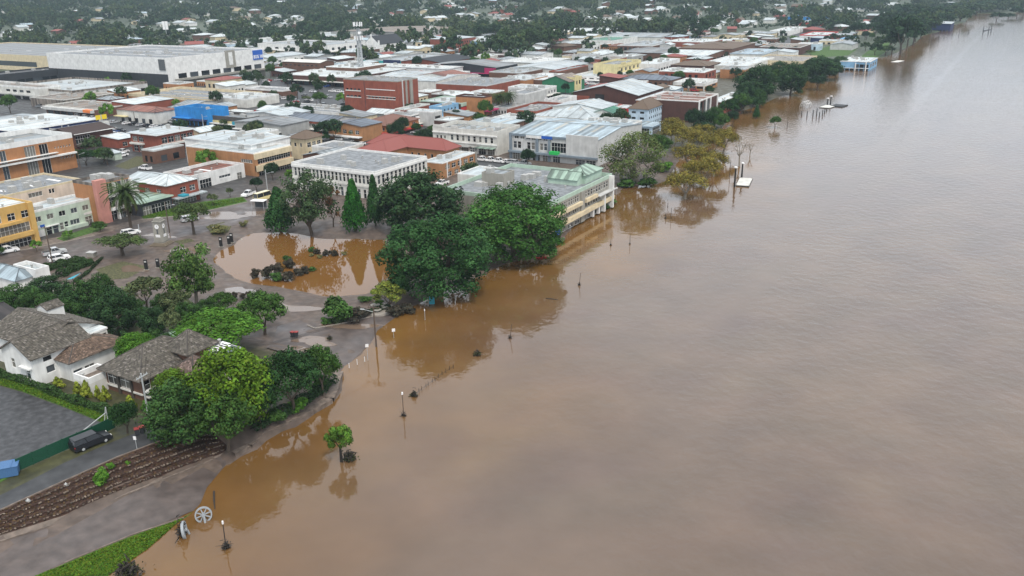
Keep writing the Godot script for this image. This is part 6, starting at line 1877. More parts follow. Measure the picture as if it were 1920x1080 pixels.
	for q: Array in [
["white roofed",-1097,4.8,-635,1.6,17,12,4.5,"white","white_metal","gable_x",2.6],
["pale iron roofed",-1183,7.6,-704,1.6,15,13,5.3,"off_white","zinc_pale","gable_x",2.7],
["red tile roofed",-1084,5.3,-696,1.6,14,14,4.4,"brick_brown","tile_red","gable_z",1.7],
["red tile roofed",-1230,10.9,-827,1.9,19,10,4.5,"brick_brown","tile_red","gable_z",1.7],
["grey roofed",-1244,12.1,-866,1.6,13,14,4.1,"cream","zinc","gable_x",1.8],
["grey roofed",-1428,21.4,-1006,1.9,17,11,5.1,"cream","zinc","hip",1.7],
["pale iron roofed",4519,150.4,3364,1.3,15,15,5.4,"off_white","zinc_pale","gable_z",1.7],
["pale iron roofed",4552,150.4,3468,1.6,17,14,4.3,"off_white","zinc_pale","gable_z",2.1],
["grey roofed",-1132,8.9,-856,1.9,22,13,4.5,"cream","zinc","gable_x",1.9],
["pale iron roofed",-1010,4.8,-769,1.6,14,14,5.6,"off_white","zinc_pale","gable_x",1.7],
["pale iron roofed",-1070,7.2,-843,1.3,15,13,4.9,"off_white","zinc_pale","hip",1.8],
["white roofed",-944,3.8,-779,1.3,19,14,4.5,"white","white_metal","gable_x",1.9],
["white roofed",-1036,7.1,-880,3.1,14,14,5.2,"white","white_metal","hip",2.4],
["pale iron roofed",-1031,7.4,-905,1.6,21,15,4.7,"off_white","zinc_pale","gable_z",2.3],
["grey roofed",-1025,7.8,-929,1.6,17,12,4.4,"cream","zinc","hip",2.3],
["brown roofed",-982,6.8,-926,3.1,20,14,4.8,"brick_red","tile_brown","hip",2.6],
["bright roofed",-925,5.1,-886,3.1,13,11,4.6,"off_white","white_metal","gable_z",2.7],
["white roofed",-941,6.4,-943,1.3,20,12,4.4,"white","white_metal","gable_z",2.2],
["pale iron roofed",-893,5.1,-920,3.1,21,12,4.2,"off_white","zinc_pale","gable_z",2.5],
["brown roofed",-853,4.1,-894,1.3,18,14,4.5,"brick_red","tile_brown","gable_z",1.9],
["white roofed",-918,7.0,-997,3.1,16,11,5.1,"white","white_metal","gable_z",2.0],
["pale iron roofed",-847,6.8,-1047,1.9,21,13,4.4,"off_white","zinc_pale","hip",1.8],
["pale iron roofed",-807,7.4,-1107,1.6,17,11,5.0,"off_white","zinc_pale","hip",2.6],
["bright roofed",-809,8.0,-1130,1.9,14,13,4.5,"off_white","white_metal","hip",2.3],
["white roofed",-760,6.0,-1077,1.3,15,12,5.1,"white","white_metal","hip",2.3],
["pale iron roofed",-758,7.5,-1146,1.6,21,14,5.3,"off_white","zinc_pale","gable_x",2.2],
["pale iron roofed",-731,6.8,-1132,1.6,17,13,5.4,"off_white","zinc_pale","gable_x",2.8],
["grey roofed",-752,8.7,-1196,3.1,20,11,4.2,"cream","zinc","gable_z",2.6],
["brown roofed",-752,10.0,-1245,1.3,22,10,5.0,"brick_red","tile_brown","gable_z",2.5],
["pale iron roofed",-620,4.6,-1098,1.3,16,13,4.8,"off_white","zinc_pale","hip",1.7],
["grey roofed",-658,9.3,-1272,1.9,22,12,4.5,"cream","zinc","hip",2.6],
["pale iron roofed",-672,10.8,-1317,1.3,19,14,5.6,"off_white","zinc_pale","gable_z",2.7],
["brown roofed",-648,9.9,-1299,1.6,17,13,5.4,"brick_red","tile_brown","hip",1.6],
["red tile roofed",-610,8.3,-1260,1.9,13,11,4.9,"brick_brown","tile_red","gable_z",2.1],
["pale iron roofed",-532,6.5,-1236,1.6,17,12,4.4,"off_white","zinc_pale","hip",2.2],
["brown roofed",-541,7.8,-1279,1.9,16,13,4.3,"brick_red","tile_brown","gable_z",2.4],
["bright roofed",-503,5.2,-1200,1.3,15,15,4.6,"off_white","white_metal","gable_x",2.6],
["white roofed",-477,4.1,-1165,1.6,14,11,5.4,"white","white_metal","hip",2.3],
["pale iron roofed",-474,4.5,-1189,1.9,18,13,4.6,"off_white","zinc_pale","hip",2.8],
["white roofed",-452,3.5,-1152,1.3,19,11,4.5,"white","white_metal","gable_z",1.8],
["pale iron roofed",-517,8.9,-1334,1.6,22,12,4.4,"off_white","zinc_pale","gable_z",2.2],
["pale iron roofed",-394,2.6,-1152,1.9,18,11,4.6,"off_white","zinc_pale","gable_x",2.1],
["brown roofed",-367,1.8,-1118,1.9,19,11,4.3,"brick_red","tile_brown","gable_z",1.9],
["pale iron roofed",-349,1.5,-1102,3.1,22,11,4.6,"off_white","zinc_pale","hip",1.7],
["white roofed",-321,.9,-1047,1.6,17,12,4.7,"white","white_metal","gable_z",1.8],
["bright roofed",-339,1.6,-1127,1.6,15,12,4.0,"off_white","white_metal","hip",2.3],
["red tile roofed",-289,.6,-1015,1.9,18,10,4.3,"brick_brown","tile_red","gable_z",1.9],
["brown roofed",-329,1.9,-1177,1.6,21,10,4.9,"brick_red","tile_brown","gable_x",2.7],
["pale iron roofed",-300,1.0,-1096,1.3,14,12,4.8,"off_white","zinc_pale","gable_z",2.2],
["grey roofed",-352,4.6,-1341,1.6,14,11,4.5,"cream","zinc","hip",2.4],
["white roofed",-304,1.5,-1162,3.1,18,13,4.3,"white","white_metal","gable_x",1.7],
["white roofed",-389,9.9,-1547,1.9,18,11,5.3,"white","white_metal","hip",1.6],
["pale iron roofed",-291,1.6,-1192,1.6,21,13,4.7,"off_white","zinc_pale","gable_z",2.7],
["red tile roofed",-300,2.6,-1288,1.6,14,14,4.3,"brick_brown","tile_red","gable_z",2.0],
["pale iron roofed",-363,9.1,-1571,3.1,19,13,4.0,"off_white","zinc_pale","gable_x",2.2],
["brown roofed",-338,7.7,-1562,1.6,20,15,5.1,"brick_red","tile_brown","gable_z",2.5],
["pale iron roofed",-269,1.7,-1251,1.6,18,11,4.5,"off_white","zinc_pale","gable_x",2.7],
["grey roofed",-330,9.0,-1628,1.3,13,12,5.0,"cream","zinc","hip",2.5],
["white roofed",-315,12.3,-1715,1.9,15,15,4.8,"white","white_metal","hip",1.9],
["pale iron roofed",-303,8.3,-1650,3.1,18,14,5.2,"off_white","zinc_pale","hip",1.9],
["white roofed",-251,3.2,-1506,1.3,16,13,5.4,"white","white_metal","hip",2.8],
["red tile roofed",-213,1.3,-1330,1.6,22,14,5.6,"brick_brown","tile_red","gable_z",1.7],
["pale iron roofed",-194,5.0,-1693,1.6,18,14,4.8,"off_white","zinc_pale","hip",1.9],
["red tile roofed",-202,14.5,-1829,1.6,19,12,4.8,"brick_brown","tile_red","gable_z",1.9],
		]:
		bld("far_house","%s house among the far trees, %s far house counted from the left" % [q[0],ordinal(i)],"house","small houses among the far trees",V(q[1],q[2],q[3]),q[4],q[5],q[6],q[7],q[8],q[9],{"rt": q[10],"rise": q[11],"over":.6})
		i += 1
		var way := Vector2(q[1],q[3])
		for k in 7:
			var c := way * (1.0 - (k * 25.0 - 20.0) / way.length()) / 40.0
			FOREST_GAPS[Vector2i(roundi(c.x),roundi(c.y))] = 1
	palm("tall date palm beside the pink pillared office","palm trees",V(-199.12,1,-137.97),13.28,12.53,172.2)
	palm("date palm on the main street behind the grey roofed shops","palm trees",V(-219.92,1,-364.97),12.3,8.59,655.2)
	palm("second date palm right of the first on the main street","palm trees",V(-217.37,1,-370.07),10.48,8.9,667.8)
	palm("low palm before the white shop row","palm trees",V(-223.81,1,-406.16),11.28,3.38,698.6)
	palm("smallest palm before the pale blue side shop","palm trees",V(-225.45,1,-400.87),8.14,2.8,688.8)
	palm("slender palm before the white verandah hotel","palm trees",V(-215.14,1,-718.18),7.92,10.25,947.8)
	hedge("clipped_hedge","long dark clipped hedge beside the car park grass",path3([-137.24,3.2,-65.09,-126.8,3.2,-65.85,-116.42,3.2,-65.29,-108.01,3.2,-65.62,-103.28,3.2,-65.26]),1.1,1.3,Color(.035,.07,.02),5200)
	hedge("clipped_hedge","dark clipped hedge along the muddy road, nearest the road",path3([-186.37,1,-105.15,-185.81,1,-109.79,-184.23,1,-114.19]),2.4,1.5,Color(.03,.055,.02),2600)
	hedge("clipped_hedge","second clipped hedge with a bright green end beside the parapet house",path3([-178.74,1,-104.08,-180.6,1,-108.99,-181.35,1,-113.86]),2.2,1.6,Color(.03,.06,.02),2600)
	hedge("clipped_hedge","bright lime hedge before the yellow apartments, right piece",path3([-215.17,1,-117.07,-215.24,1,-120.26]),1.2,1.0,Color(.1,.2,.02),800)
	hedge("clipped_hedge","bright lime hedge before the yellow apartments, left piece",path3([-216.46,1,-111.2,-215.51,1,-115.31]),1.2,.9,Color(.1,.2,.02),700)
	hedge("shrub_row","dark shrub row along the kerb of the traffic island",path3([-106.06,.84,-112.23,-104.32,.67,-116.08,-103.38,.53,-121.43,-101.9,.37,-124.65]),1.6,.8,Color(.04,.06,.03),2600)
	hedge("shrub_row","dotted row of small shrubs beside the muddy lawn",path3([-172.31,1,-103.4,-175.69,1,-108.97,-182.79,1,-117.69]),.7,.6,Color(.03,.05,.02),1400)
	hedge("shrub_row","dark undergrowth along the top of the river wall",path3([-87.69,1.68,-74.12,-87.25,1.49,-81.18,-87.64,1.27,-87.4,-89.08,1.11,-93]),2.4,1.0,Color(.025,.05,.02),2400)
	i = 0
	for q: Array in [
["fig","fig_tree","huge dense dark green fig tree hanging over the flooded bank, nearest of the pair",-97.7,-.1,-135.8,25.9,18.6,1],
["figb","fig_tree","huge brighter green fig tree beside the riverside club, farther of the pair",-95.6,.1,-164.5,27.9,18.9,2],
["dmound","broad_tree","very dark spreading tree behind the two big figs",-128.2,1.0,-172.1,23.4,16.6,1],
["cone","cypress_tree","bright green conical cypress in front of the white civic hall",-144.3,.6,-164.8,7.9,14.0,1],
["coned","cypress_tree","darker narrow cypress right of the bright green cypress",-141.5,1.0,-169.9,5.7,14.0,2],
["coned","cypress_tree","dark conical tree at the left end of the park row by the road",-163.1,.1,-156.8,9.9,12.2,3],
["gum","paperbark_tree","tall open crowned paperbark with pale gaps before the civic hall",-153.1,.1,-157.8,17.6,16.8,1],
["rustleaf","thin_tree","thin brownish tree between the paperbark and the bright cypress",-151.5,.9,-164.5,6.3,11.6,0],
["dark","broad_tree","small dark tree between the narrow cypress and the spreading tree",-135.7,.7,-169.3,7.0,11.7,2],
["camphor","camphor_tree","tall open mid green tree with pale forked trunk left of the pond",-133.0,1.0,-103.3,12.5,14.5,0],
["umbrella","umbrella_tree","flat topped dark olive umbrella tree on the muddy lawn",-180.2,1.0,-121.4,12.4,5.8,1],
["umbrella","umbrella_tree","small crooked tree on the mud between road and pond",-179.5,1.0,-142.2,10.3,9.7,2],
["mid","broad_tree","round dark green tree on the muddy road right of the bright broad tree",-113.1,1.0,-101.9,9.7,8.5,1],
["bright","broad_tree","broad low bright green tree behind the brown tiled house",-111.1,3.2,-90.0,15.8,6.5,1],
["yolive","leaning_tree","yellow green leaning tree beside the stone picnic table",-101.7,.3,-124.5,7.7,6.0,0],
["mid","small_tree","small olive tree at the left corner of the pond",-127.5,1.0,-104.9,6.3,4.9,2],
["olive","spreading_tree","dark spreading tree with several trunks standing in mud",-144.5,1.0,-100.5,8.6,7.4,1],
["olive","spreading_tree","dull olive tree left of the tall pale trunked tree",-132.3,1.6,-98.4,7.2,6.5,2],
		]:
		tree(q[0],q[1],q[2],"trees round the flooded park",V(q[3],q[4],q[5]),q[6],q[7],i * 1.7,q[8])
		i += 1
	i = 0
	for q: Array in [
["midg","garden_tree","mid green garden tree left of the dark one behind the white house",-144.5,3.2,-87.9,8.7,8.1,1],
["dmound","garden_tree","dark green garden tree behind the white house carport",-133.2,3.2,-86.1,8.7,8.7,2],
["dmound","garden_tree","very dark tree beside the white parapet house",-159.9,3.1,-90.2,8.9,5.8,1],
["midg","garden_tree","olive green tree at the left edge behind the brown roofs",-157.8,3.2,-82.8,9.8,6.5,2],
["midg","garden_tree","bright olive tree right of the left edge tree",-152.0,3.2,-82.7,7.4,6.6,2],
["dmound","garden_tree","bushy dark tree right of the white house carport",-125.8,3.2,-88.0,5.7,6.1,1],
["olive","garden_tree","brownish green shrubby tree beside the bushy dark tree",-122.8,3.2,-89.6,4.6,5.8,1],
["midg","garden_tree","small grey green tree beside the clipped hedge",-156.8,1.0,-99.6,5.5,6.1,1],
["midg","garden_tree","green tree close behind the brown ridge of the white house",-142.8,3.2,-82.9,6.8,6.1,2],
["bright","garden_tree","fresh green leafy palm like shrub tree between the two houses",-117.0,3.2,-78.2,7.3,6.3,2],
["midg","garden_tree","green tree behind the ridge of the brown tiled house",-117.9,3.2,-82.9,5.4,4.9,1],
["dmound","garden_tree","leafy tree wedged between the two garden trees behind the white house",-144.4,3.2,-85.6,7.0,7.0,2],
["midg","garden_tree","dark leafy tree right of the carport tree",-136.3,3.2,-91.6,5.6,4.7,1],
["midg","garden_tree","dull green tree at the far left edge of the garden",-157.5,3.2,-80.5,6.0,5.6,1],
["midg","garden_tree","leafy tree behind the small white dormer",-148.0,3.2,-84.2,6.4,6.0,1],
["midg","garden_tree","green understorey tree left of the tall pale trunked tree",-138.2,1.0,-99.9,5.5,4.7,1],
["midg","garden_tree","green understorey tree at the foot of the tall pale trunked tree",-124.6,3.2,-94.3,5.9,4.8,1],
["midg","garden_tree","olive understorey tree right of the tall pale trunked tree",-127.5,1.0,-101.1,5.6,4.8,1],
["dmound","garden_tree","green tree behind the carport tree toward the lawn",-147.9,1.8,-94.6,6.3,6.0,2],
		]:
		tree(q[0],q[1],q[2],"garden trees behind the houses",V(q[3],q[4],q[5]),q[6],q[7],i * 1.7,q[8])
		i += 1
	i = 0
	for q: Array in [
["lime","broad_tree","bright lime green tree beside the brown tiled house above the river wall",-90.0,2.6,-73.4,13.0,12.3,0],
["darkg","broad_tree","dark green dense tree on the point above the river wall",-86.4,1.0,-81.6,9.8,10.6,1],
["mid","broad_tree","green tree at the tip of the point above the river wall",-86.9,.8,-88.5,6.4,8.9,1],
["midg","broad_tree","dark green bushy tree above the stone terraces",-92.5,2.4,-66.5,10.9,9.4,2],
["mid","broad_tree","mid green tree at the water end of the stone terraces",-87.0,.7,-69.2,9.4,9.3,2],
["lime","broad_tree","lime green leafy shrub tree by the white railing",-100.8,3.2,-72.1,7.2,6.1,0],
["darkg","broad_tree","dark shrubby tree behind the river wall path",-87.2,1.5,-75.7,5.4,6.9,2],
["darkg","garden_shrub","dark bushy shrub at the end of the green fence",-100.0,3.2,-63.2,4.5,5.0,1],
		]:
		tree(q[0],q[1],q[2],"trees above the river wall",V(q[3],q[4],q[5]),q[6],q[7],i * 1.7,q[8])
		i += 1
	i = 0
	for q: Array in [
["floodtree","flooded_tree","lone small round tree standing in the flood with debris round its trunk",-72.2,.0,-75.7,4.1,5.9,0],
		]:
		tree(q[0],q[1],q[2],"",V(q[3],q[4],q[5]),q[6],q[7],i * 1.7,q[8])
		i += 1
	i = 0
	for q: Array in [
["limby","old_fig_tree","big fig with pale bare limbs showing beside the blue fronted bank",-101.2,.5,-251.4,23.7,17.8,0],
["yellow","yellow_tree","yellow leaved tree nearest the water with its trunk in the flood",-79.7,.2,-238.0,13.6,8.7,0],
["yellow","yellow_tree","yellow leaved tree behind the nearest one, knee deep in water",-78.6,.2,-253.7,11.3,10.4,1],
["yellow","yellow_tree","yellowing tree right of the big pale limbed fig",-90.7,.2,-273.9,13.0,10.3,2],
["yellow","yellow_tree","mustard coloured tree behind the big pale limbed fig",-105.7,.2,-299.6,13.0,13.3,0],
["yellow","yellow_tree","mustard coloured tree in the middle of the yellow grove",-98.2,.2,-303.2,11.8,9.8,1],
["yellow","yellow_tree","yellow crowned tree with slim dark forked trunk beside the bare tree",-89.8,.2,-309.4,12.7,10.6,2],
["yellow","yellow_tree","small yellow tree tucked into the middle of the grove",-89.9,.2,-296.2,10.3,10.3,0],
["yellow","yellow_tree","olive yellow tree at the back of the grove near the pale blue carport",-107.9,.2,-315.0,11.5,9.0,1],
["yellow","yellow_tree","yellow tree at the back of the grove below the dark trees",-103.7,.2,-327.0,11.0,8.4,2],
["yellow","yellow_tree","half drowned yellow tree on the water side of the grove",-81.4,.2,-271.1,10.5,9.2,0],
["yellow","yellow_tree","yellow tree between the nearest one and the middle of the grove",-83.3,.2,-256.4,9.1,8.5,1],
["yellow","yellow_tree","olive yellow tree tucked against the pale blue carport",-116.8,.2,-328.8,10.8,10.3,2],
["bare","bare_tree","grey bare tree standing in the flood beyond the yellow grove",-78.4,.0,-290.5,8.1,11.8,0],
["bare","bare_tree","thin bare sapling leaning in the flood",-80.2,.0,-310.5,4.3,5.9,0],
["mid","broad_tree","fresh green tree between the pale limbed fig and the yellow grove",-106.6,.7,-285.4,11.1,9.5,2],
["dark","riverside_tree","dark tree hiding the foot of the brown riverside hall",-112.7,.4,-343.2,9.8,11.0,1],
["darkg","riverside_tree","dark green tree right of the brown hall white pier",-109.2,.4,-353.5,9.0,8.9,1],
["mid","riverside_tree","small rounded tree at the water edge below the brown hall",-104.0,.4,-352.9,7.6,8.0,1],
["darkg","riverside_tree","green tree beside the white roofed riverside store",-112.1,.4,-390.7,9.8,9.2,1],
["mid","riverside_tree","green tree right of the white roofed riverside store",-111.3,.4,-409.1,10.7,9.5,1],
["darkg","riverside_tree","tree standing at the water beyond the white roofed store",-108.2,.4,-414.2,8.7,7.6,1],
["dark","riverside_tree","small dark pointed tree at the flood edge",-104.3,.4,-370.9,5.6,6.9,1],
["dark","riverside_tree","low dark thicket tree in front of the brown hall",-105.3,.4,-332.9,10.7,7.7,1],
["coned","flooded_tree","small conical tree standing alone in brown water",-101.3,.0,-398.3,4.2,6.3,1],
["mid","flooded_tree","tiny round topped tree standing alone in the open flood",-87.1,.0,-375.2,5.5,5.3,1],
["dmound","riverside_tree","large dark tree above the curved gangway",-118.8,.2,-461.6,24.4,18.8,2],
["dmound","riverside_tree","rounded green tree with trunk in the flood",-106.1,.2,-486.1,18.2,18.2,2],
["dmound","riverside_tree","spreading green tree left of the sky blue river shed",-105.3,.2,-565.0,24.6,15.1,2],
["dark","riverside_tree","low dark mushroom shaped tree in the flood",-97.8,.2,-515.2,11.0,8.3,2],
["dark","riverside_tree","small dark tree beside the sky blue river shed",-98.7,.2,-574.0,9.4,8.5,2],
["mid","riverside_tree","olive tree between the large dark tree and the green one",-118.5,.2,-501.4,12.2,12.4,2],
		]:
		tree(q[0],q[1],q[2],"trees along the flooded riverside reserve",V(q[3],q[4],q[5]),q[6],q[7],i * 1.7,q[8])
		i += 1
	i = 0
	for q: Array in [
["midg","belt_tree","first tree from the left in the dense green belt along the flooded reserve",-110.5,.4,-365.0,9.3,9.6,0],
["dmound","belt_tree","second tree from the left in the dense green belt along the flooded reserve",-115.7,.4,-418.7,10.5,9.7,1],
["dmound","belt_tree","third tree from the left in the dense green belt along the flooded reserve",-117.0,.4,-438.6,12.0,12.2,0],
["midg","belt_tree","fourth tree from the left in the dense green belt along the flooded reserve",-109.2,.4,-433.6,8.0,8.9,1],
["midg","belt_tree","fifth tree from the left in the dense green belt along the flooded reserve",-119.9,.4,-478.6,11.7,10.9,0],
["dmound","belt_tree","sixth tree from the left in the dense green belt along the flooded reserve",-127.8,.4,-523.7,14.0,13.0,1],
["dmound","belt_tree","seventh tree from the left in the dense green belt along the flooded reserve",-128.3,.4,-554.0,15.4,12.3,0],
["midg","belt_tree","eighth tree from the left in the dense green belt along the flooded reserve",-113.1,.4,-535.4,12.8,11.2,1],
["midg","belt_tree","ninth tree from the left in the dense green belt along the flooded reserve",-116.5,.4,-571.6,13.6,10.5,0],
["dmound","belt_tree","tenth tree from the left in the dense green belt along the flooded reserve",-116.1,.4,-592.3,14.7,11.5,1],
["dmound","belt_tree","eleventh tree from the left in the dense green belt along the flooded reserve",-108.7,.4,-609.5,14.3,9.7,0],
["midg","belt_tree","twelfth tree from the left in the dense green belt along the flooded reserve",-108.1,.4,-640.3,13.4,8.6,1],
		]:
		tree(q[0],q[1],q[2],"trees of the dense riverside belt",V(q[3],q[4],q[5]),q[6],q[7],i * 1.7,q[8])
		i += 1
	i = 0
	for q: Array in [
["far1","bank_tree","first tree from the left on the wooded bank beyond the sky blue shed",-101.2,.5,-751.7,11.1,9.9,0],
["far2","bank_tree","second tree from the left on the wooded bank beyond the sky blue shed",-103.3,.5,-795.5,13.5,13.0,1],
["far1","bank_tree","third tree from the left on the wooded bank beyond the sky blue shed",-111.9,.5,-897.8,18.2,17.4,0],
["far1","bank_tree","fourth tree from the left on the wooded bank beyond the sky blue shed",-133.2,.5,-1065.2,23.8,22.7,1],
["far2","bank_tree","fifth tree from the left on the wooded bank beyond the sky blue shed",-91.7,.5,-776.5,17.5,17.6,0],
["far1","bank_tree","sixth tree from the left on the wooded bank beyond the sky blue shed",-106.5,.5,-961.7,26.8,25.5,1],
["far1","bank_tree","seventh tree from the left on the wooded bank beyond the sky blue shed",-86.0,.5,-825.0,20.2,22.8,0],
["far2","bank_tree","eighth tree from the left on the wooded bank beyond the sky blue shed",-89.3,.5,-919.1,18.3,16.5,1],
["far1","bank_tree","ninth tree from the left on the wooded bank beyond the sky blue shed",-112.2,.5,-1157.3,31.8,23.0,0],
["far1","bank_tree","tenth tree from the left on the wooded bank beyond the sky blue shed",-89.4,.5,-966.3,21.3,18.3,1],
["far2","bank_tree","eleventh tree from the left on the wooded bank beyond the sky blue shed",-89.7,.5,-1075.6,23.5,16.8,0],
["far1","bank_tree","twelfth tree from the left on the wooded bank beyond the sky blue shed",-110.5,.5,-1377.9,32.9,18.5,1],
["far1","bank_tree","thirteenth tree from the left on the wooded bank beyond the sky blue shed",-85.8,.5,-1186.6,28.3,17.2,0],
["far2","bank_tree","fourteenth tree from the left on the wooded bank beyond the sky blue shed",-88.8,.5,-1414.0,33.5,18.8,1],
["far1","bank_tree","fifteenth tree from the left on the wooded bank beyond the sky blue shed",-79.5,.5,-1485.5,28.6,16.6,0],
["far1","bank_tree","sixteenth tree from the left on the wooded bank beyond the sky blue shed",-66.9,.5,-1605.3,29.0,16.1,1],
		]:
		tree(q[0],q[1],q[2],"trees of the wooded far bank",V(q[3],q[4],q[5]),q[6],q[7],i * 1.7,q[8])
		i += 1
	i = 0
	for q: Array in [
["far1","riverbank_tree","tallest dark riverbank tree of the upper clump",-84.3,.5,-768.0,28.4,30.7,0],
["far1","riverbank_tree","dark tree left of the tallest riverbank tree",-99.1,.5,-820.9,21.2,26.4,1],
["far1","riverbank_tree","dark tree right of the tallest riverbank tree",-86.6,.5,-876.8,24.3,20.4,0],
["far2","riverbank_tree","dark tree left of the navy rowing shed",-93.6,.5,-1054.8,28.9,23.1,1],
["far2","riverbank_tree","low bush tree beside the sky blue river shed lawn",-93.6,.5,-754.3,14.5,8.2,0],
["far1","riverbank_tree","tree behind the navy rowing shed",-100.2,.5,-1288.6,42.0,19.9,1],
["far2","riverbank_tree","green tree right of the navy rowing shed",-77.3,.5,-1321.4,38.3,17.5,0],
["far1","riverbank_tree","tall tree in the upper bank wood",-141.4,.5,-1310.8,43.4,23.3,1],
["far1","riverbank_tree","dark tree in the far bank wood",-107.9,.5,-1560.2,58.9,17.5,0],
["far2","riverbank_tree","pale green tree on the far bank",-68.8,.5,-1524.3,48.6,16.9,1],
["far1","riverbank_tree","dark tree on the far bank edge",-59.7,.5,-1649.3,52.3,18.2,0],
["far2","riverbank_tree","small tree standing in the flood beside the rowing shed",-64.7,.5,-1227.9,11.9,17.5,1],
["far1","riverbank_tree","dark tree above the river house garden",-133.0,.5,-971.5,21.9,15.7,0],
["far2","riverbank_tree","small tree on the riverside lawn",-114.6,.5,-791.9,9.9,7.8,1],
["far1","riverbank_tree","dark tree behind the red roofed river house",-140.7,.5,-1063.4,26.3,18.2,0],
		]:
		tree(q[0],q[1],q[2],"tall trees on the far river bank",V(q[3],q[4],q[5]),q[6],q[7],i * 1.7,q[8])
		i += 1
	i = 0
	for q: Array in [
["far1","islet_tree","first tree from the near end of the small flooded islet",-35.3,.0,-1339.1,21.2,12.1,0],
["far1","islet_tree","second tree from the near end of the small flooded islet",-23.2,.0,-1401.9,19.1,8.4,1],
["far1","islet_tree","third tree from the near end of the small flooded islet",-14.1,.0,-1469.6,21.5,16.0,0],
["far1","islet_tree","fourth tree from the near end of the small flooded islet",-6.5,.0,-1506.0,17.2,10.4,1],
		]:
		tree(q[0],q[1],q[2],"trees on the flooded islet",V(q[3],q[4],q[5]),q[6],q[7],i * 1.7,q[8])
		i += 1
	i = 0
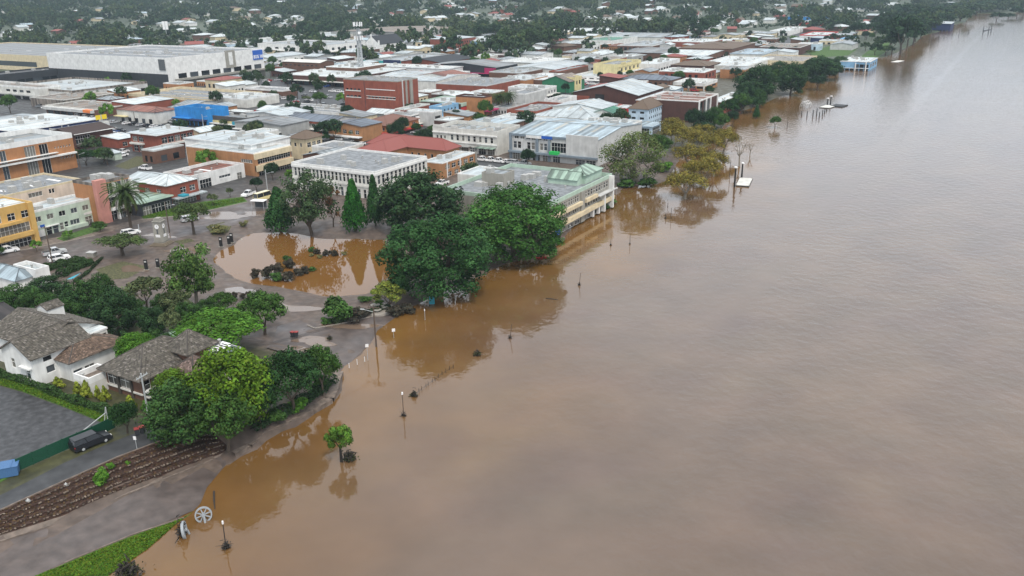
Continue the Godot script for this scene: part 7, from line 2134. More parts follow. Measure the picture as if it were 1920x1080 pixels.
	for q: Array in [
["mid","street_tree","bushy street tree at the left edge below the white two storey shop",-452.2,1.0,-255.7,9.5,9.9,1],
["mid","street_tree","small street tree beside the corner of the white shopping centre",-469.5,1.0,-350.8,5.3,7.1,2],
["mid","street_tree","small shrub tree outside the grey medical centre",-463.8,1.0,-299.9,4.9,4.8,1],
["mid","street_tree","small tree by the medical centre doorway",-464.5,1.0,-314.7,4.4,4.9,2],
["dark","street_tree","dark street tree outside the tiled corner shop",-224.1,1.0,-291.4,6.9,7.3,1],
["darkg","street_tree","second street tree right of the tiled corner shop",-218.6,1.0,-293.9,5.0,4.5,2],
["mid","street_tree","green street tree left of the white heritage building",-208.8,1.0,-292.6,5.8,4.5,1],
["dark","street_tree","round dark street tree in front of the green panelled shop",-220.9,1.0,-327.8,5.4,5.8,2],
["mid","street_tree","street tree in front of the tan brick shop",-232.8,1.0,-270.4,5.3,5.3,1],
["darkg","street_tree","slim tree right of the cream tower house",-238.8,1.0,-259.6,3.9,4.3,2],
["mid","street_tree","street tree outside the small white walled shop",-447.8,1.0,-437.3,7.4,10.1,1],
["mid","street_tree","small street tree right of the white walled shop",-478.7,1.0,-480.2,4.8,6.2,2],
["dark","street_tree","clipped tree outside the white corner hotel",-567.3,1.0,-583.4,5.8,7.9,1],
["dark","street_tree","dark tree at the corner of the white corner hotel",-509.1,1.0,-564.1,7.2,7.4,2],
["dark","street_tree","dark street tree right of the white corner hotel",-509.5,1.0,-585.8,6.5,9.0,1],
["mid","street_tree","little street tree before the hotel verandah",-550.0,1.0,-583.4,4.8,5.5,2],
["mid","street_tree","leafy tree in the car park before the red exchange",-320.9,1.0,-346.7,9.1,6.7,1],
["brightm","street_tree","bright tree beside the red brick exchange wall",-305.9,1.0,-348.7,8.5,7.2,2],
["olive","street_tree","dull shrub tree in the car park",-333.8,1.0,-350.3,5.8,4.0,1],
["dark","street_tree","dark street tree before the green walled gable",-219.5,1.0,-437.2,5.4,6.2,2],
["dark","street_tree","street tree before the white deco block",-227.9,1.0,-502.6,4.7,5.9,1],
["dark","street_tree","small street tree right of the deco block corner",-221.2,1.0,-518.3,4.1,5.4,2],
["dark","street_tree","tall dark street tree before the white ribbed store",-226.2,1.0,-582.2,5.3,9.5,1],
["dark","street_tree","second dark street tree before the white ribbed store",-227.5,1.0,-598.1,3.9,7.1,2],
["darkg","street_tree","dark tree between the iron roofed rows",-233.1,1.0,-650.0,9.9,11.2,1],
["dark","street_tree","dark tree left of the white iron row",-227.6,1.0,-681.8,7.7,7.4,2],
["mid","street_tree","olive tree before the white verandah hotel",-211.8,1.0,-687.2,8.5,6.6,1],
["dark","street_tree","dark tree left of the brown brick block",-272.5,1.0,-581.6,8.6,7.6,2],
["brightm","street_tree","bright green tree beside the small white cottage",-343.7,1.0,-750.5,9.0,4.8,1],
["dark","street_tree","dark tree behind the small white cottage",-326.7,1.0,-729.6,7.7,5.6,2],
["mid","street_tree","street tree right of the white verandah hotel",-221.1,1.0,-775.6,6.6,5.5,1],
["dark","street_tree","dark street tree beside the blue sign of the shopping centre",-491.3,1.0,-450.9,6.2,9.1,2],
["mid","street_tree","small street tree by the shopping centre awning",-455.4,1.0,-420.1,3.6,7.1,1],
["mid","street_tree","little tree by the shopping centre doors",-473.9,1.0,-392.5,2.8,4.8,2],
["olive","street_tree","bare looking brownish tree beside the slate mansard store",-286.0,1.0,-245.9,5.8,7.1,1],
["olive","street_tree","leafless brown street tree before the grey shop row",-271.3,1.0,-252.7,7.6,8.4,2],
["darkg","street_tree","dark garden tree in the yard behind the orange office",-288.9,1.0,-186.7,7.8,6.3,1],
["mid","street_tree","leafy green garden tree beside the pale green shed",-286.4,1.0,-192.1,8.7,5.9,2],
["olive","street_tree","olive shrub beside the corner of the orange office",-302.3,1.0,-191.1,4.8,4.8,1],
["dark","street_tree","small dark street tree before the tan brick offices",-201.1,1.0,-185.2,4.4,4.4,2],
["olive","street_tree","small grey street tree on the verge before the red brick shop",-198.7,1.0,-165.6,3.5,4.2,1],
["olive","street_tree","smaller grey street tree on the verge",-202.3,1.0,-175.4,2.6,3.3,2],
["mid","street_tree","round green street tree before the pale green office",-204.4,1.0,-132.4,4.5,2.8,1],
["brightm","street_tree","small bright sapling left of the round street tree",-205.4,1.0,-124.2,3.3,2.3,2],
["brightm","street_tree","small bright sapling by the brick paved verge",-202.2,1.0,-113.5,3.2,3.0,1],
["mid","street_tree","little street tree at the left edge of the road",-206.9,1.0,-107.2,2.6,2.4,2],
["darkg","street_tree","bush tree beside the white deck offices",-143.1,1.0,-459.0,5.8,5.7,1],
["dark","street_tree","dark tree beside the cream warehouse",-174.6,1.0,-720.8,9.5,7.5,2],
["dark","street_tree","round dark shrub before the motel row",-160.3,1.0,-736.4,6.1,6.7,1],
["olive","street_tree","olive tree right of the dark motel row",-146.4,1.0,-730.2,8.6,5.0,2],
["dark","street_tree","round dark tree before the red roofed drive in",-162.0,1.0,-875.7,8.1,6.8,1],
["dark","street_tree","dark tree right of the drive in restaurant",-164.6,1.0,-921.4,7.4,6.1,2],
["dark","street_tree","dark tree above the blue roofed white house",-149.1,1.0,-959.0,18.6,15.7,1],
		]:
		tree(q[0],q[1],q[2],"street and garden trees in the town",V(q[3],q[4],q[5]),q[6],q[7],i * 1.7,q[8])
		i += 1
	i = 0
	for q: Array in [
["far3",-413,1.5,-665,18.2,13.9],
["far2",-392,1.5,-649,20.5,18.3],
["far2",-385,1.5,-653,18.7,13.5],
["far2",-411,1.5,-701,21.3,20.1],
["far2",-383,1.5,-686,21.5,20.8],
["far2",-445,1.5,-817,19.5,17.0],
["far2",-395,1.5,-735,20.5,15.8],
["far2",-366,1.5,-701,21.4,21.4],
["far1",-386,1.5,-749,21.6,15.7],
		]:
		tree(q[0],"town_tree",ordinal(i) + " from the left of the big dark trees beside the court building","big dark trees beside the court building",V(q[1],q[2],q[3]),q[4],q[5],i * 1.7,i % 2)
		i += 1
	i = 0
	for q: Array in [
["far1",-503,1.5,-798,17.0,17.0],
["far1",-567,1.5,-908,17.2,16.4],
["far3",-527,1.5,-861,16.6,13.7],
["far1",-509,1.5,-840,19.5,16.5],
["far2",-547,1.5,-908,21.0,15.7],
["far3",-501,1.5,-845,17.7,14.4],
["far1",-521,1.5,-887,18.6,17.5],
		]:
		tree(q[0],"town_tree",ordinal(i) + " from the left of the dark trees behind the light blue terrace","dark trees behind the light blue terrace",V(q[1],q[2],q[3]),q[4],q[5],i * 1.7,i % 2)
		i += 1
	i = 0
	for q: Array in [
["far2",-329,1.5,-903,21.1,19.5],
["far3",-316,1.5,-899,21.7,16.5],
["far3",-303,1.5,-866,20.5,14.9],
["far1",-325,1.5,-946,23.5,22.3],
["far3",-290,1.5,-873,21.7,16.5],
["far1",-286,1.5,-873,23.3,22.0],
["far2",-306,1.5,-956,22.1,16.7],
["far2",-307,1.5,-977,23.5,21.0],
		]:
		tree(q[0],"town_tree",ordinal(i) + " from the left of the dark trees right of centre before the forest","dark trees right of centre before the forest",V(q[1],q[2],q[3]),q[4],q[5],i * 1.7,i % 2)
		i += 1
	i = 0
	for q: Array in [
["far1",-652,1.5,-1142,17.4,12.7],
["far1",-638,1.5,-1132,19.2,17.5],
["far1",-603,1.5,-1100,18.3,15.0],
["far1",-518,1.5,-956,17.2,16.4],
["far1",-507,1.5,-963,15.7,15.5],
["far2",-552,1.5,-1061,16.7,14.7],
["far1",-540,1.5,-1066,15.4,12.5],
["far1",-542,1.5,-1083,16.4,15.7],
["far1",-536,1.5,-1091,17.8,14.5],
["far3",-461,1.5,-977,16.7,13.7],
["far3",-498,1.5,-1070,18.2,18.0],
["far2",-535,1.5,-1167,19.4,16.7],
		]:
		tree(q[0],"town_tree",ordinal(i) + " from the left of the trees round the upper town houses","trees round the upper town houses",V(q[1],q[2],q[3]),q[4],q[5],i * 1.7,i % 2)
		i += 1
	i = 0
	for q: Array in [
["far2",-1341,1.5,-856,24.1,20.5],
["far3",-1430,1.5,-934,27.2,23.0],
["far1",-1345,1.5,-885,24.9,21.9],
["far1",-1512,1.5,-1010,25.5,18.1],
["far1",-1360,1.5,-918,25.4,24.3],
["far1",-1399,1.5,-955,30.0,29.6],
["far1",-1282,1.5,-885,25.9,19.1],
["far1",-1285,1.5,-898,25.9,25.5],
["far1",-1454,1.5,-1022,25.7,24.3],
["far1",-1283,1.5,-916,25.0,21.1],
["far3",-1263,1.5,-910,22.6,19.7],
["far2",-1445,1.5,-1061,32.0,28.3],
["far1",-1372,1.5,-1017,25.6,21.1],
["far2",-1395,1.5,-1042,25.7,20.7],
		]:
		tree(q[0],"town_tree",ordinal(i) + " from the left of the trees above the shopping centre roofs","trees above the shopping centre roofs",V(q[1],q[2],q[3]),q[4],q[5],i * 1.7,i % 2)
		i += 1
	i = 0
	for q: Array in [
["far1",-1089,1.5,-831,21.6,17.2],
["far3",-927,1.5,-711,18.7,16.2],
["far1",-1109,1.5,-865,22.0,15.8],
["far1",-1139,1.5,-905,18.4,16.0],
["far1",-1246,1.5,-1007,20.7,19.1],
["far1",-966,1.5,-787,16.4,13.4],
["far2",-1175,1.5,-969,22.4,16.2],
["far3",-884,1.5,-734,16.8,15.3],
["far2",-877,1.5,-741,16.1,11.6],
["far3",-1267,1.5,-1089,23.9,21.1],
["far3",-845,1.5,-739,18.7,18.0],
["far3",-1225,1.5,-1085,24.0,19.8],
["far2",-1032,1.5,-925,21.8,21.2],
["far1",-948,1.5,-865,18.9,15.2],
["far3",-974,1.5,-898,16.9,14.8],
["far3",-958,1.5,-894,20.1,19.6],
		]:
		tree(q[0],"town_tree",ordinal(i) + " from the left of the trees between the shopping centre and the far houses","trees between the shopping centre and the far houses",V(q[1],q[2],q[3]),q[4],q[5],i * 1.7,i % 2)
		i += 1
	i = 0
	for q: Array in [
["far3",-1023,1.5,-982,23.0,21.6],
["far2",-1003,1.5,-980,19.2,13.9],
["far3",-1090,1.5,-1077,20.4,18.9],
["far1",-910,1.5,-912,19.7,18.2],
["far2",-1048,1.5,-1058,25.5,18.2],
["far3",-893,1.5,-921,18.4,15.7],
["far1",-1078,1.5,-1126,26.6,25.8],
["far1",-837,1.5,-885,18.2,13.8],
["far1",-881,1.5,-948,21.9,21.3],
["far2",-852,1.5,-917,21.0,16.6],
["far1",-881,1.5,-963,21.5,20.5],
["far2",-851,1.5,-951,19.5,18.4],
["far3",-943,1.5,-1058,24.5,22.6],
["far1",-959,1.5,-1102,20.3,18.3],
		]:
		tree(q[0],"town_tree",ordinal(i) + " from the left of the trees left of the long white mall","trees left of the long white mall",V(q[1],q[2],q[3]),q[4],q[5],i * 1.7,i % 2)
		i += 1
	i = 0
	for q: Array in [
["far3",-888,1.5,-1023,24.9,24.6],
["far1",-1029,1.5,-1208,24.1,21.2],
["far2",-970,1.5,-1168,24.9,20.5],
["far1",-883,1.5,-1088,20.6,15.8],
["far3",-805,1.5,-999,20.2,19.5],
["far1",-810,1.5,-1019,22.2,15.9],
["far3",-943,1.5,-1209,24.2,19.5],
["far2",-783,1.5,-1039,22.0,16.7],
["far1",-919,1.5,-1226,22.0,21.2],
["far3",-762,1.5,-1049,24.5,18.5],
["far1",-873,1.5,-1223,22.4,21.1],
["far2",-808,1.5,-1149,24.8,17.9],
["far1",-805,1.5,-1158,25.7,25.1],
["far1",-782,1.5,-1155,22.1,20.1],
["far3",-822,1.5,-1233,24.9,23.7],
["far1",-692,1.5,-1067,19.6,15.7],
		]:
		tree(q[0],"town_tree",ordinal(i) + " from the left of the trees behind the grey tin warehouse","trees behind the grey tin warehouse",V(q[1],q[2],q[3]),q[4],q[5],i * 1.7,i % 2)
		i += 1
	i = 0
	for q: Array in [
["far1",-417,1.5,-1336,18.5,18.1],
["far2",-478,1.5,-1547,18.9,18.3],
["far3",-464,1.5,-1534,17.8,12.9],
["far1",-430,1.5,-1462,16.3,14.0],
["far1",-415,1.5,-1479,18.4,14.5],
["far1",-399,1.5,-1437,16.7,14.9],
["far2",-363,1.5,-1343,17.8,13.6],
["far3",-409,1.5,-1569,17.8,13.7],
["far1",-350,1.5,-1366,15.5,14.5],
["far2",-336,1.5,-1377,14.9,13.2],
["far2",-305,1.5,-1270,17.0,15.2],
["far1",-385,1.5,-1621,17.7,15.0],
["far3",-330,1.5,-1469,17.1,14.7],
["far1",-315,1.5,-1415,15.2,14.8],
		]:
		tree(q[0],"town_tree",ordinal(i) + " from the left of the trees beside the far street","trees beside the far street",V(q[1],q[2],q[3]),q[4],q[5],i * 1.7,i % 2)
		i += 1
	i = 0
	for q: Array in [
["far1",-1657,1.5,-956,27.3,26.3],
["far1",-1746,1.5,-1026,35.2,29.1],
["far1",-1696,1.5,-1000,29.0,28.0],
["far2",-1484,1.5,-883,29.7,26.1],
["far1",-1656,1.5,-1007,29.9,27.5],
["far1",-1767,1.5,-1079,33.9,25.1],
["far2",-1749,1.5,-1082,34.7,27.9],
["far2",-1503,1.5,-941,27.1,21.4],
["far1",-1729,1.5,-1094,33.4,24.1],
["far1",-1711,1.5,-1102,32.0,23.0],
		]:
		tree(q[0],"town_tree",ordinal(i) + " from the left of the trees at the left edge above the shopping centre","trees at the left edge above the shopping centre",V(q[1],q[2],q[3]),q[4],q[5],i * 1.7,i % 2)
		i += 1
	i = 0
	for q: Array in [
["far3",-517,1.5,-1881,13.7,12.4],
["far1",-421,1.5,-1611,12.9,9.3],
["far3",-426,1.5,-1730,14.8,13.5],
["far3",-446,1.5,-1826,14.3,11.0],
["far2",-439,1.5,-1880,14.1,11.3],
["far2",-396,1.5,-1744,14.5,11.8],
["far1",-352,1.5,-1676,15.3,13.6],
["far2",-369,1.5,-1773,14.1,10.5],
["far3",-334,1.5,-1684,12.9,9.3],
["far1",-296,1.5,-1586,12.1,11.2],
["far2",-329,1.5,-1878,13.8,12.9],
["far3",-284,1.5,-1669,14.7,13.3],
["far1",-292,1.5,-1823,15.8,14.8],
["far1",-260,1.5,-1713,13.3,9.8],
["far2",-250,1.5,-1800,14.5,13.6],
["far1",-234,1.5,-1798,12.1,10.6],
		]:
		tree(q[0],"town_tree",ordinal(i) + " from the left of the trees behind the far street shops","trees behind the far street shops",V(q[1],q[2],q[3]),q[4],q[5],i * 1.7,i % 2)
		i += 1
	i = 0
	for q: Array in [
["far1",-158,1.5,-899,7.6,5.7],
["far3",-152,1.5,-899,7.9,6.3],
["far1",-137,1.5,-846,9.3,9.2],
["far1",-127,1.5,-822,7.2,6.7],
["far1",-160,1.5,-1065,9.3,9.1],
["far2",-134,1.5,-924,8.8,7.6],
["far1",-137,1.5,-1021,7.4,5.8],
["far3",-125,1.5,-976,9.8,8.1],
		]:
		tree(q[0],"town_tree",ordinal(i) + " from the left of the dark trees among the river houses","dark trees among the river houses",V(q[1],q[2],q[3]),q[4],q[5],i * 1.7,i % 2)
		i += 1
	i = 0
	for q: Array in [
["brown","pond_shrub","first shrub from the left of the two shrub islands in the pond",-141.3,.0,-126.7,2.6,2.5,0],
["brown","pond_shrub","second shrub from the left of the two shrub islands in the pond",-138.5,.0,-127.3,3.1,3.3,1],
["brown","pond_shrub","third shrub from the left of the two shrub islands in the pond",-138.5,.0,-130.6,3.6,3.3,0],
["shrubg","pond_shrub","fourth shrub from the left of the two shrub islands in the pond",-135.3,.0,-127.3,3.1,2.5,1],
["shrubg","pond_shrub","fifth shrub from the left of the two shrub islands in the pond",-142.0,.0,-137.5,2.3,2.4,0],
["brown","pond_shrub","sixth shrub from the left of the two shrub islands in the pond",-133.2,.0,-128.4,3.3,2.5,1],
["brown","pond_shrub","seventh shrub from the left of the two shrub islands in the pond",-139.4,.0,-135.3,3.2,2.6,0],
["brown","pond_shrub","eighth shrub from the left of the two shrub islands in the pond",-133.6,.0,-132.3,2.7,2.0,1],
["brown","pond_shrub","ninth shrub from the left of the two shrub islands in the pond",-133.4,.0,-134.1,2.4,2.0,0],
["shrubg","pond_shrub","tenth shrub from the left of the two shrub islands in the pond",-143.4,.0,-147.1,1.8,1.5,1],
["olives","pond_shrub","eleventh shrub from the left of the two shrub islands in the pond",-141.0,.0,-144.5,1.5,.8,0],
["shrubg","pond_shrub","twelfth shrub from the left of the two shrub islands in the pond",-132.9,.0,-136.0,2.0,1.4,1],
["brown","pond_shrub","thirteenth shrub from the left of the two shrub islands in the pond",-141.0,.0,-146.4,2.1,1.6,0],
["olives","pond_shrub","fourteenth shrub from the left of the two shrub islands in the pond",-138.0,.0,-144.1,1.5,1.1,1],
["brown","pond_shrub","fifteenth shrub from the left of the two shrub islands in the pond",-137.9,.0,-146.1,1.8,1.9,0],
["brown","pond_shrub","sixteenth shrub from the left of the two shrub islands in the pond",-138.0,.0,-147.9,1.3,1.1,1],
["brown","pond_shrub","seventeenth shrub from the left of the two shrub islands in the pond",-135.9,.0,-147.1,1.8,1.9,0],
["olives","pond_shrub","eighteenth shrub from the left of the two shrub islands in the pond",-134.5,.0,-148.8,1.6,1.1,1],
["shrubg","low_shrub","spiky green bush on the traffic island",-105.4,.8,-114.0,6.4,5.5,0],
["brown","low_shrub","dark low shrub right of the spiky green bush",-103.8,.6,-115.8,5.2,3.1,1],
["brown","low_shrub","dark shrub behind the power pole",-103.7,.6,-118.5,3.8,1.8,0],
["shrubg","low_shrub","small shrub at the tip of the traffic island",-106.9,.9,-111.7,2.7,1.3,1],
["brown","low_shrub","first clipped ball shrub at the pond edge",-132.8,1.0,-112.8,1.5,1.8,0],
["brown","low_shrub","second clipped ball shrub at the pond edge",-131.3,1.0,-113.6,1.5,1.4,1],
["brown","low_shrub","third clipped ball shrub at the pond edge",-130.7,1.0,-114.9,1.6,1.7,0],
["brown","low_shrub","fourth clipped ball shrub at the pond edge",-128.5,1.0,-115.7,1.8,1.9,1],
["shrubg","low_shrub","low shrub row behind the stone table",-108.3,.7,-125.0,3.3,1.2,0],
["shrubg","low_shrub","low shrub left of the leaning tree",-104.2,.6,-124.2,2.2,1.6,1],
["brown","low_shrub","dark shrub at the foot of the leaning tree",-99.2,.1,-122.9,4.2,2.3,0],
["brown","low_shrub","dark shrub under the nearest big fig",-97.7,.0,-125.3,3.8,2.3,1],
["shrubb","low_shrub","round green weed bush growing on the stone terraces",-93.6,2.1,-54.4,2.3,2.3,0],
["shrubb","low_shrub","smaller green weed bush near the terrace top",-94.6,2.6,-56.5,1.1,1.3,1],
["shrubg","low_shrub","first clipped shrub along the club water front",-97.8,.2,-202.2,3.8,2.1,0],
["shrubg","low_shrub","second clipped shrub along the club water front",-97.4,.2,-206.8,3.0,2.0,1],
["shrubg","low_shrub","third clipped shrub along the club water front",-97.1,.2,-210.3,3.3,2.2,0],
["shrubg","low_shrub","fourth clipped shrub along the club water front",-96.9,.1,-217.1,4.6,2.5,1],
["shrubg","low_shrub","last clipped shrub along the club water front",-96.9,.0,-223.1,4.1,2.2,0],
["shrubg","low_shrub","low garden shrub left of the big fig trunk",-101.2,.1,-245.0,6.7,3.4,1],
["shrubg","low_shrub","low garden shrub right of the big fig trunk",-95.8,.0,-247.9,6.7,3.4,0],
["shrubb","low_shrub","low green shrub behind the big fig",-98.1,.3,-269.7,6.1,4.0,1],
["olives","low_shrub","dead grassy shrub bed on the mud island",-175.2,.9,-146.5,5.6,2.6,0],
["olives","low_shrub","dry tuft beside the mud island",-174.3,.7,-154.5,2.6,1.8,1],
["shrubg","low_shrub","shrub behind the tip of the river wall",-88.1,1.3,-89.2,2.5,2.8,0],
["shrubb","low_shrub","bright shrub on the river wall slope",-86.5,1.0,-82.6,3.2,2.3,1],
["shrubg","low_shrub","dark shrub on the river wall slope",-86.6,1.3,-78.3,3.2,2.2,0],
["shrubb","low_shrub","tuft of weeds on the terrace wall",-93.8,2.4,-58.5,.7,.8,1],
		]:
		tree(q[0],q[1],q[2],"shrubs on the flooded garden beds",V(q[3],q[4],q[5]),q[6],q[7],i * 1.7,q[8])
		i += 1
	i = 0
	for q: Array in [
["goldc","garden_conifer","slim dark green conifer against the white house wall",-126.9,3.1,-67.3,1.9,4.1,0],
["goldc","garden_conifer","short green conifer beside the slim one",-126.1,3.1,-67.7,1.5,2.4,1],
["gold","garden_conifer","round golden conifer left of the balcony wall",-121.8,3.1,-67.1,2.3,2.2,0],
["gold","garden_conifer","first golden conifer below the balcony",-116.9,3.1,-67.2,2.0,2.5,1],
["gold","garden_conifer","second golden conifer below the balcony",-115.1,3.1,-67.4,2.0,3.1,0],
["gold","garden_conifer","third golden conifer below the balcony",-112.9,3.1,-67.8,1.5,2.5,1],
["gold","garden_conifer","fourth golden conifer below the balcony",-110.9,3.1,-67.7,1.9,3.0,0],
["gold","garden_conifer","golden conifer at the corner of the brown tiled house",-105.5,3.1,-67.9,2.4,2.6,1],
["shrubb","garden_conifer","green shrub by the house power pole",-103.5,3.1,-69.0,1.7,1.9,0],
		]:
		tree(q[0],q[1],q[2],"conifers along the driveway hedge",V(q[3],q[4],q[5]),q[6],q[7],i * 1.7,q[8])
		i += 1
	for q: Array in [
["van","black","black people mover parked on the upper road beside the green fence",-101.6,3.21,-58.7,1.4],
		]:
		car(q[0],"car_" + q[1],q[2],"",V(q[3],q[4],q[5]),q[6])
	for q: Array in [
["wagon","white","white four wheel drive wagon by the clipped hedge, nearer of two",-190.6,1.0,-111.8,1.22],
["ute","silver","silver ute with canopy behind the white wagon",-196.1,1.0,-114.2,1.22],
["ute","white","white ute at the left edge of the muddy road",-208.1,1.0,-109.5,1.26],
["ute","white","white ute parked on the verge near the tan brick offices",-198.7,1.0,-179.4,-1.4],
["wagon","silver","silver four wheel drive under the crooked tree",-191.3,1.0,-150.8,1.22],
["bus","yellow","white and yellow minibus beside the park trees",-190.5,1.0,-177.5,1.57],
["wagon","white","white car half hidden behind the flat topped tree",-194.2,1.0,-134.2,1.31],
["ute","white","white ute, first from the left in the row before the rust roofed store",-405.3,1.0,-262.0,1.72],
["ute","white","white ute, second from the left in the row before the rust roofed store",-397.8,1.0,-260.9,1.69],
["ute","white","white ute, third from the left in the row before the rust roofed store",-390.4,1.0,-259.9,1.62],
["wagon","white","white wagon, fourth from the left in the row before the rust roofed store",-383.1,1.0,-258.8,1.64],
["ute","silver","silver ute, fifth from the left in the row before the rust roofed store",-376.0,1.0,-257.8,1.66],
["sedan","silver","silver car, sixth from the left in the row before the rust roofed store",-369.1,1.0,-256.8,1.67],
["sedan","white","white car, first from the left in the row before the bright blue store",-360.4,1.0,-257.2,1.66],
["ute","black","black ute, second from the left in the row before the bright blue store",-355.4,1.0,-257.1,1.63],
["sedan","silver","silver car, third from the left in the row before the bright blue store",-350.1,1.0,-256.7,1.71],
["sedan","black","black car, fourth from the left in the row before the bright blue store",-345.2,1.0,-256.6,1.6],
["sedan","white","white car, fifth from the left in the row before the bright blue store",-340.0,1.0,-256.3,1.73],
["ute","silver","silver ute, sixth from the left in the row before the bright blue store",-335.2,1.0,-256.2,1.67],
["sedan","white","white car, first from the left in the row behind the dark brick motel",-353.1,1.0,-242.5,.2],
["sedan","white","white car, second from the left in the row behind the dark brick motel",-348.8,1.0,-242.3,.2],
["sedan","black","black car, third from the left in the row behind the dark brick motel",-344.6,1.0,-242.2,.18],
["ute","grey","grey ute, first from the left in the street before the white curved shops",-458.7,1.0,-276.0,.22],
["wagon","white","white wagon, second from the left in the street before the white curved shops",-450.3,1.0,-273.9,.18],
["ute","silver","silver ute, third from the left in the street before the white curved shops",-442.5,1.0,-272.0,.2],
["ute","grey","grey ute, fourth from the left in the street before the white curved shops",-434.5,1.0,-270.0,.17],
["wagon","silver","silver wagon, first from the left in the car park left of the red exchange",-369.1,1.0,-361.8,1.63],
["sedan","silver","silver car, second from the left in the car park left of the red exchange",-361.9,1.0,-358.7,1.61],
["wagon","white","white wagon, third from the left in the car park left of the red exchange",-354.9,1.0,-355.7,1.66],
["sedan","black","black car, fourth from the left in the car park left of the red exchange",-348.0,1.0,-352.8,1.64],
["wagon","silver","silver wagon, fifth from the left in the car park left of the red exchange",-341.3,1.0,-349.9,1.66],
["ute","white","white ute, first from the left under the trees beside the red exchange",-351.8,1.0,-392.0,.04],
["wagon","white","white wagon, second from the left under the trees beside the red exchange",-346.2,1.0,-391.6,.09],
["ute","grey","grey ute, third from the left under the trees beside the red exchange",-340.7,1.0,-391.1,.14],
["wagon","white","white wagon, fourth from the left under the trees beside the red exchange",-335.2,1.0,-390.7,.07],
["ute","silver","silver ute, first from the left on the car park left of the brown brick hall",-430.3,1.0,-426.5,1.64],
["sedan","red","red car, second from the left on the car park left of the brown brick hall",-421.6,1.0,-423.1,1.65],
["sedan","silver","silver car, third from the left on the car park left of the brown brick hall",-413.2,1.0,-419.8,1.7],
["sedan","white","white car, fourth from the left on the car park left of the brown brick hall",-404.9,1.0,-416.6,1.68],
["ute","white","white ute, first from the left outside the blue fronted bank",-161.8,1.0,-255.8,-.03],
["ute","white","white ute, second from the left outside the blue fronted bank",-158.4,1.0,-256.0,-.02],
["ute","white","white ute, third from the left outside the blue fronted bank",-154.9,1.0,-256.0,-.14],
["sedan","white","white car, fourth from the left outside the blue fronted bank",-151.5,1.0,-256.1,-.04],
["wagon","silver","silver wagon, fifth from the left outside the blue fronted bank",-148.1,1.0,-256.1,-.03],
["ute","silver","silver ute, sixth from the left outside the blue fronted bank",-144.8,1.0,-256.3,-.08],
["sedan","silver","silver car, first from the left in the shade of the club",-151.1,1.0,-244.6,-.15],
["ute","white","white ute, first from the left on the street before the white heritage building",-213.5,1.0,-291.9,.12],
["ute","white","white ute, first from the left on the main street before the tiled corner shop",-237.0,1.0,-266.4,.11],
["wagon","grey","grey wagon, second from the left on the main street before the tiled corner shop",-231.7,1.0,-264.8,.07],
["wagon","silver","silver wagon, first from the left on the street before the brown flats",-244.2,1.0,-263.8,.12],
["wagon","white","white wagon, first from the left at the far left of the shopping centre forecourt",-719.8,1.0,-409.6,1.61],
["ute","silver","silver ute, second from the left at the far left of the shopping centre forecourt",-716.4,1.0,-412.8,1.64],
["wagon","white","white wagon, third from the left at the far left of the shopping centre forecourt",-713.0,1.0,-415.9,1.69],
["sedan","silver","silver car, fourth from the left at the far left of the shopping centre forecourt",-709.6,1.0,-419.1,1.72],
["ute","blue","blue ute, fifth from the left at the far left of the shopping centre forecourt",-706.1,1.0,-422.3,1.62],
["wagon","white","white wagon, first from the left in the upper car park left of the mall",-836.9,2.09,-682.5,1.71],
["wagon","silver","silver wagon, second from the left in the upper car park left of the mall",-830.0,2.06,-686.8,1.61],
["sedan","red","red car, third from the left in the upper car park left of the mall",-823.8,2.04,-691.6,1.61],
["ute","blue","blue ute, fourth from the left in the upper car park left of the mall",-816.8,2.01,-695.8,1.62],
["sedan","silver","silver car, fifth from the left in the upper car park left of the mall",-809.9,1.98,-700.0,1.64],
["ute","blue","blue ute, sixth from the left in the upper car park left of the mall",-803.0,1.96,-704.2,1.69],
["wagon","silver","silver wagon, seventh from the left in the upper car park left of the mall",-796.0,1.93,-708.4,1.69],
["wagon","white","white wagon, eighth from the left in the upper car park left of the mall",-789.7,1.91,-713.2,1.69],
["sedan","blue","blue car, ninth from the left in the upper car park left of the mall",-782.7,1.89,-717.4,1.64],
["sedan","silver","silver car, first from the left in the second line of the upper car park",-784.7,1.51,-653.9,1.62],
["ute","white","white ute, second from the left in the second line of the upper car park",-775.8,1.47,-657.2,1.65],
["ute","white","white ute, third from the left in the second line of the upper car park",-766.9,1.43,-660.3,1.69],
["wagon","grey","grey wagon, fourth from the left in the second line of the upper car park",-758.0,1.4,-663.5,1.67],
["ute","black","black ute, fifth from the left in the second line of the upper car park",-749.1,1.36,-666.6,1.64],
["sedan","grey","grey car, sixth from the left in the second line of the upper car park",-740.3,1.33,-669.7,1.6],
["wagon","grey","grey wagon, seventh from the left in the second line of the upper car park",-731.4,1.3,-672.8,1.66],
["wagon","grey","grey wagon, eighth from the left in the second line of the upper car park",-722.6,1.28,-675.8,1.62],
["ute","white","white ute, first from the left outside the white corner hotel",-672.6,1.04,-644.3,1.66],
["wagon","grey","grey wagon, second from the left outside the white corner hotel",-662.0,1.02,-640.6,1.68],
["ute","white","white ute, third from the left outside the white corner hotel",-651.5,1.01,-636.9,1.67],
["ute","black","black ute, fourth from the left outside the white corner hotel",-641.1,1.01,-633.2,1.63],
["sedan","white","white car, fifth from the left outside the white corner hotel",-630.9,1.0,-629.5,1.68],
["ute","grey","grey ute, sixth from the left outside the white corner hotel",-620.9,1.0,-625.9,1.65],
["wagon","white","white wagon, first from the left in the car park behind the coloured front shops",-401.6,1.0,-640.8,.13],
["wagon","white","white wagon, second from the left in the car park behind the coloured front shops",-393.4,1.0,-636.3,.09],
["wagon","white","white wagon, third from the left in the car park behind the coloured front shops",-385.4,1.0,-631.9,.13],
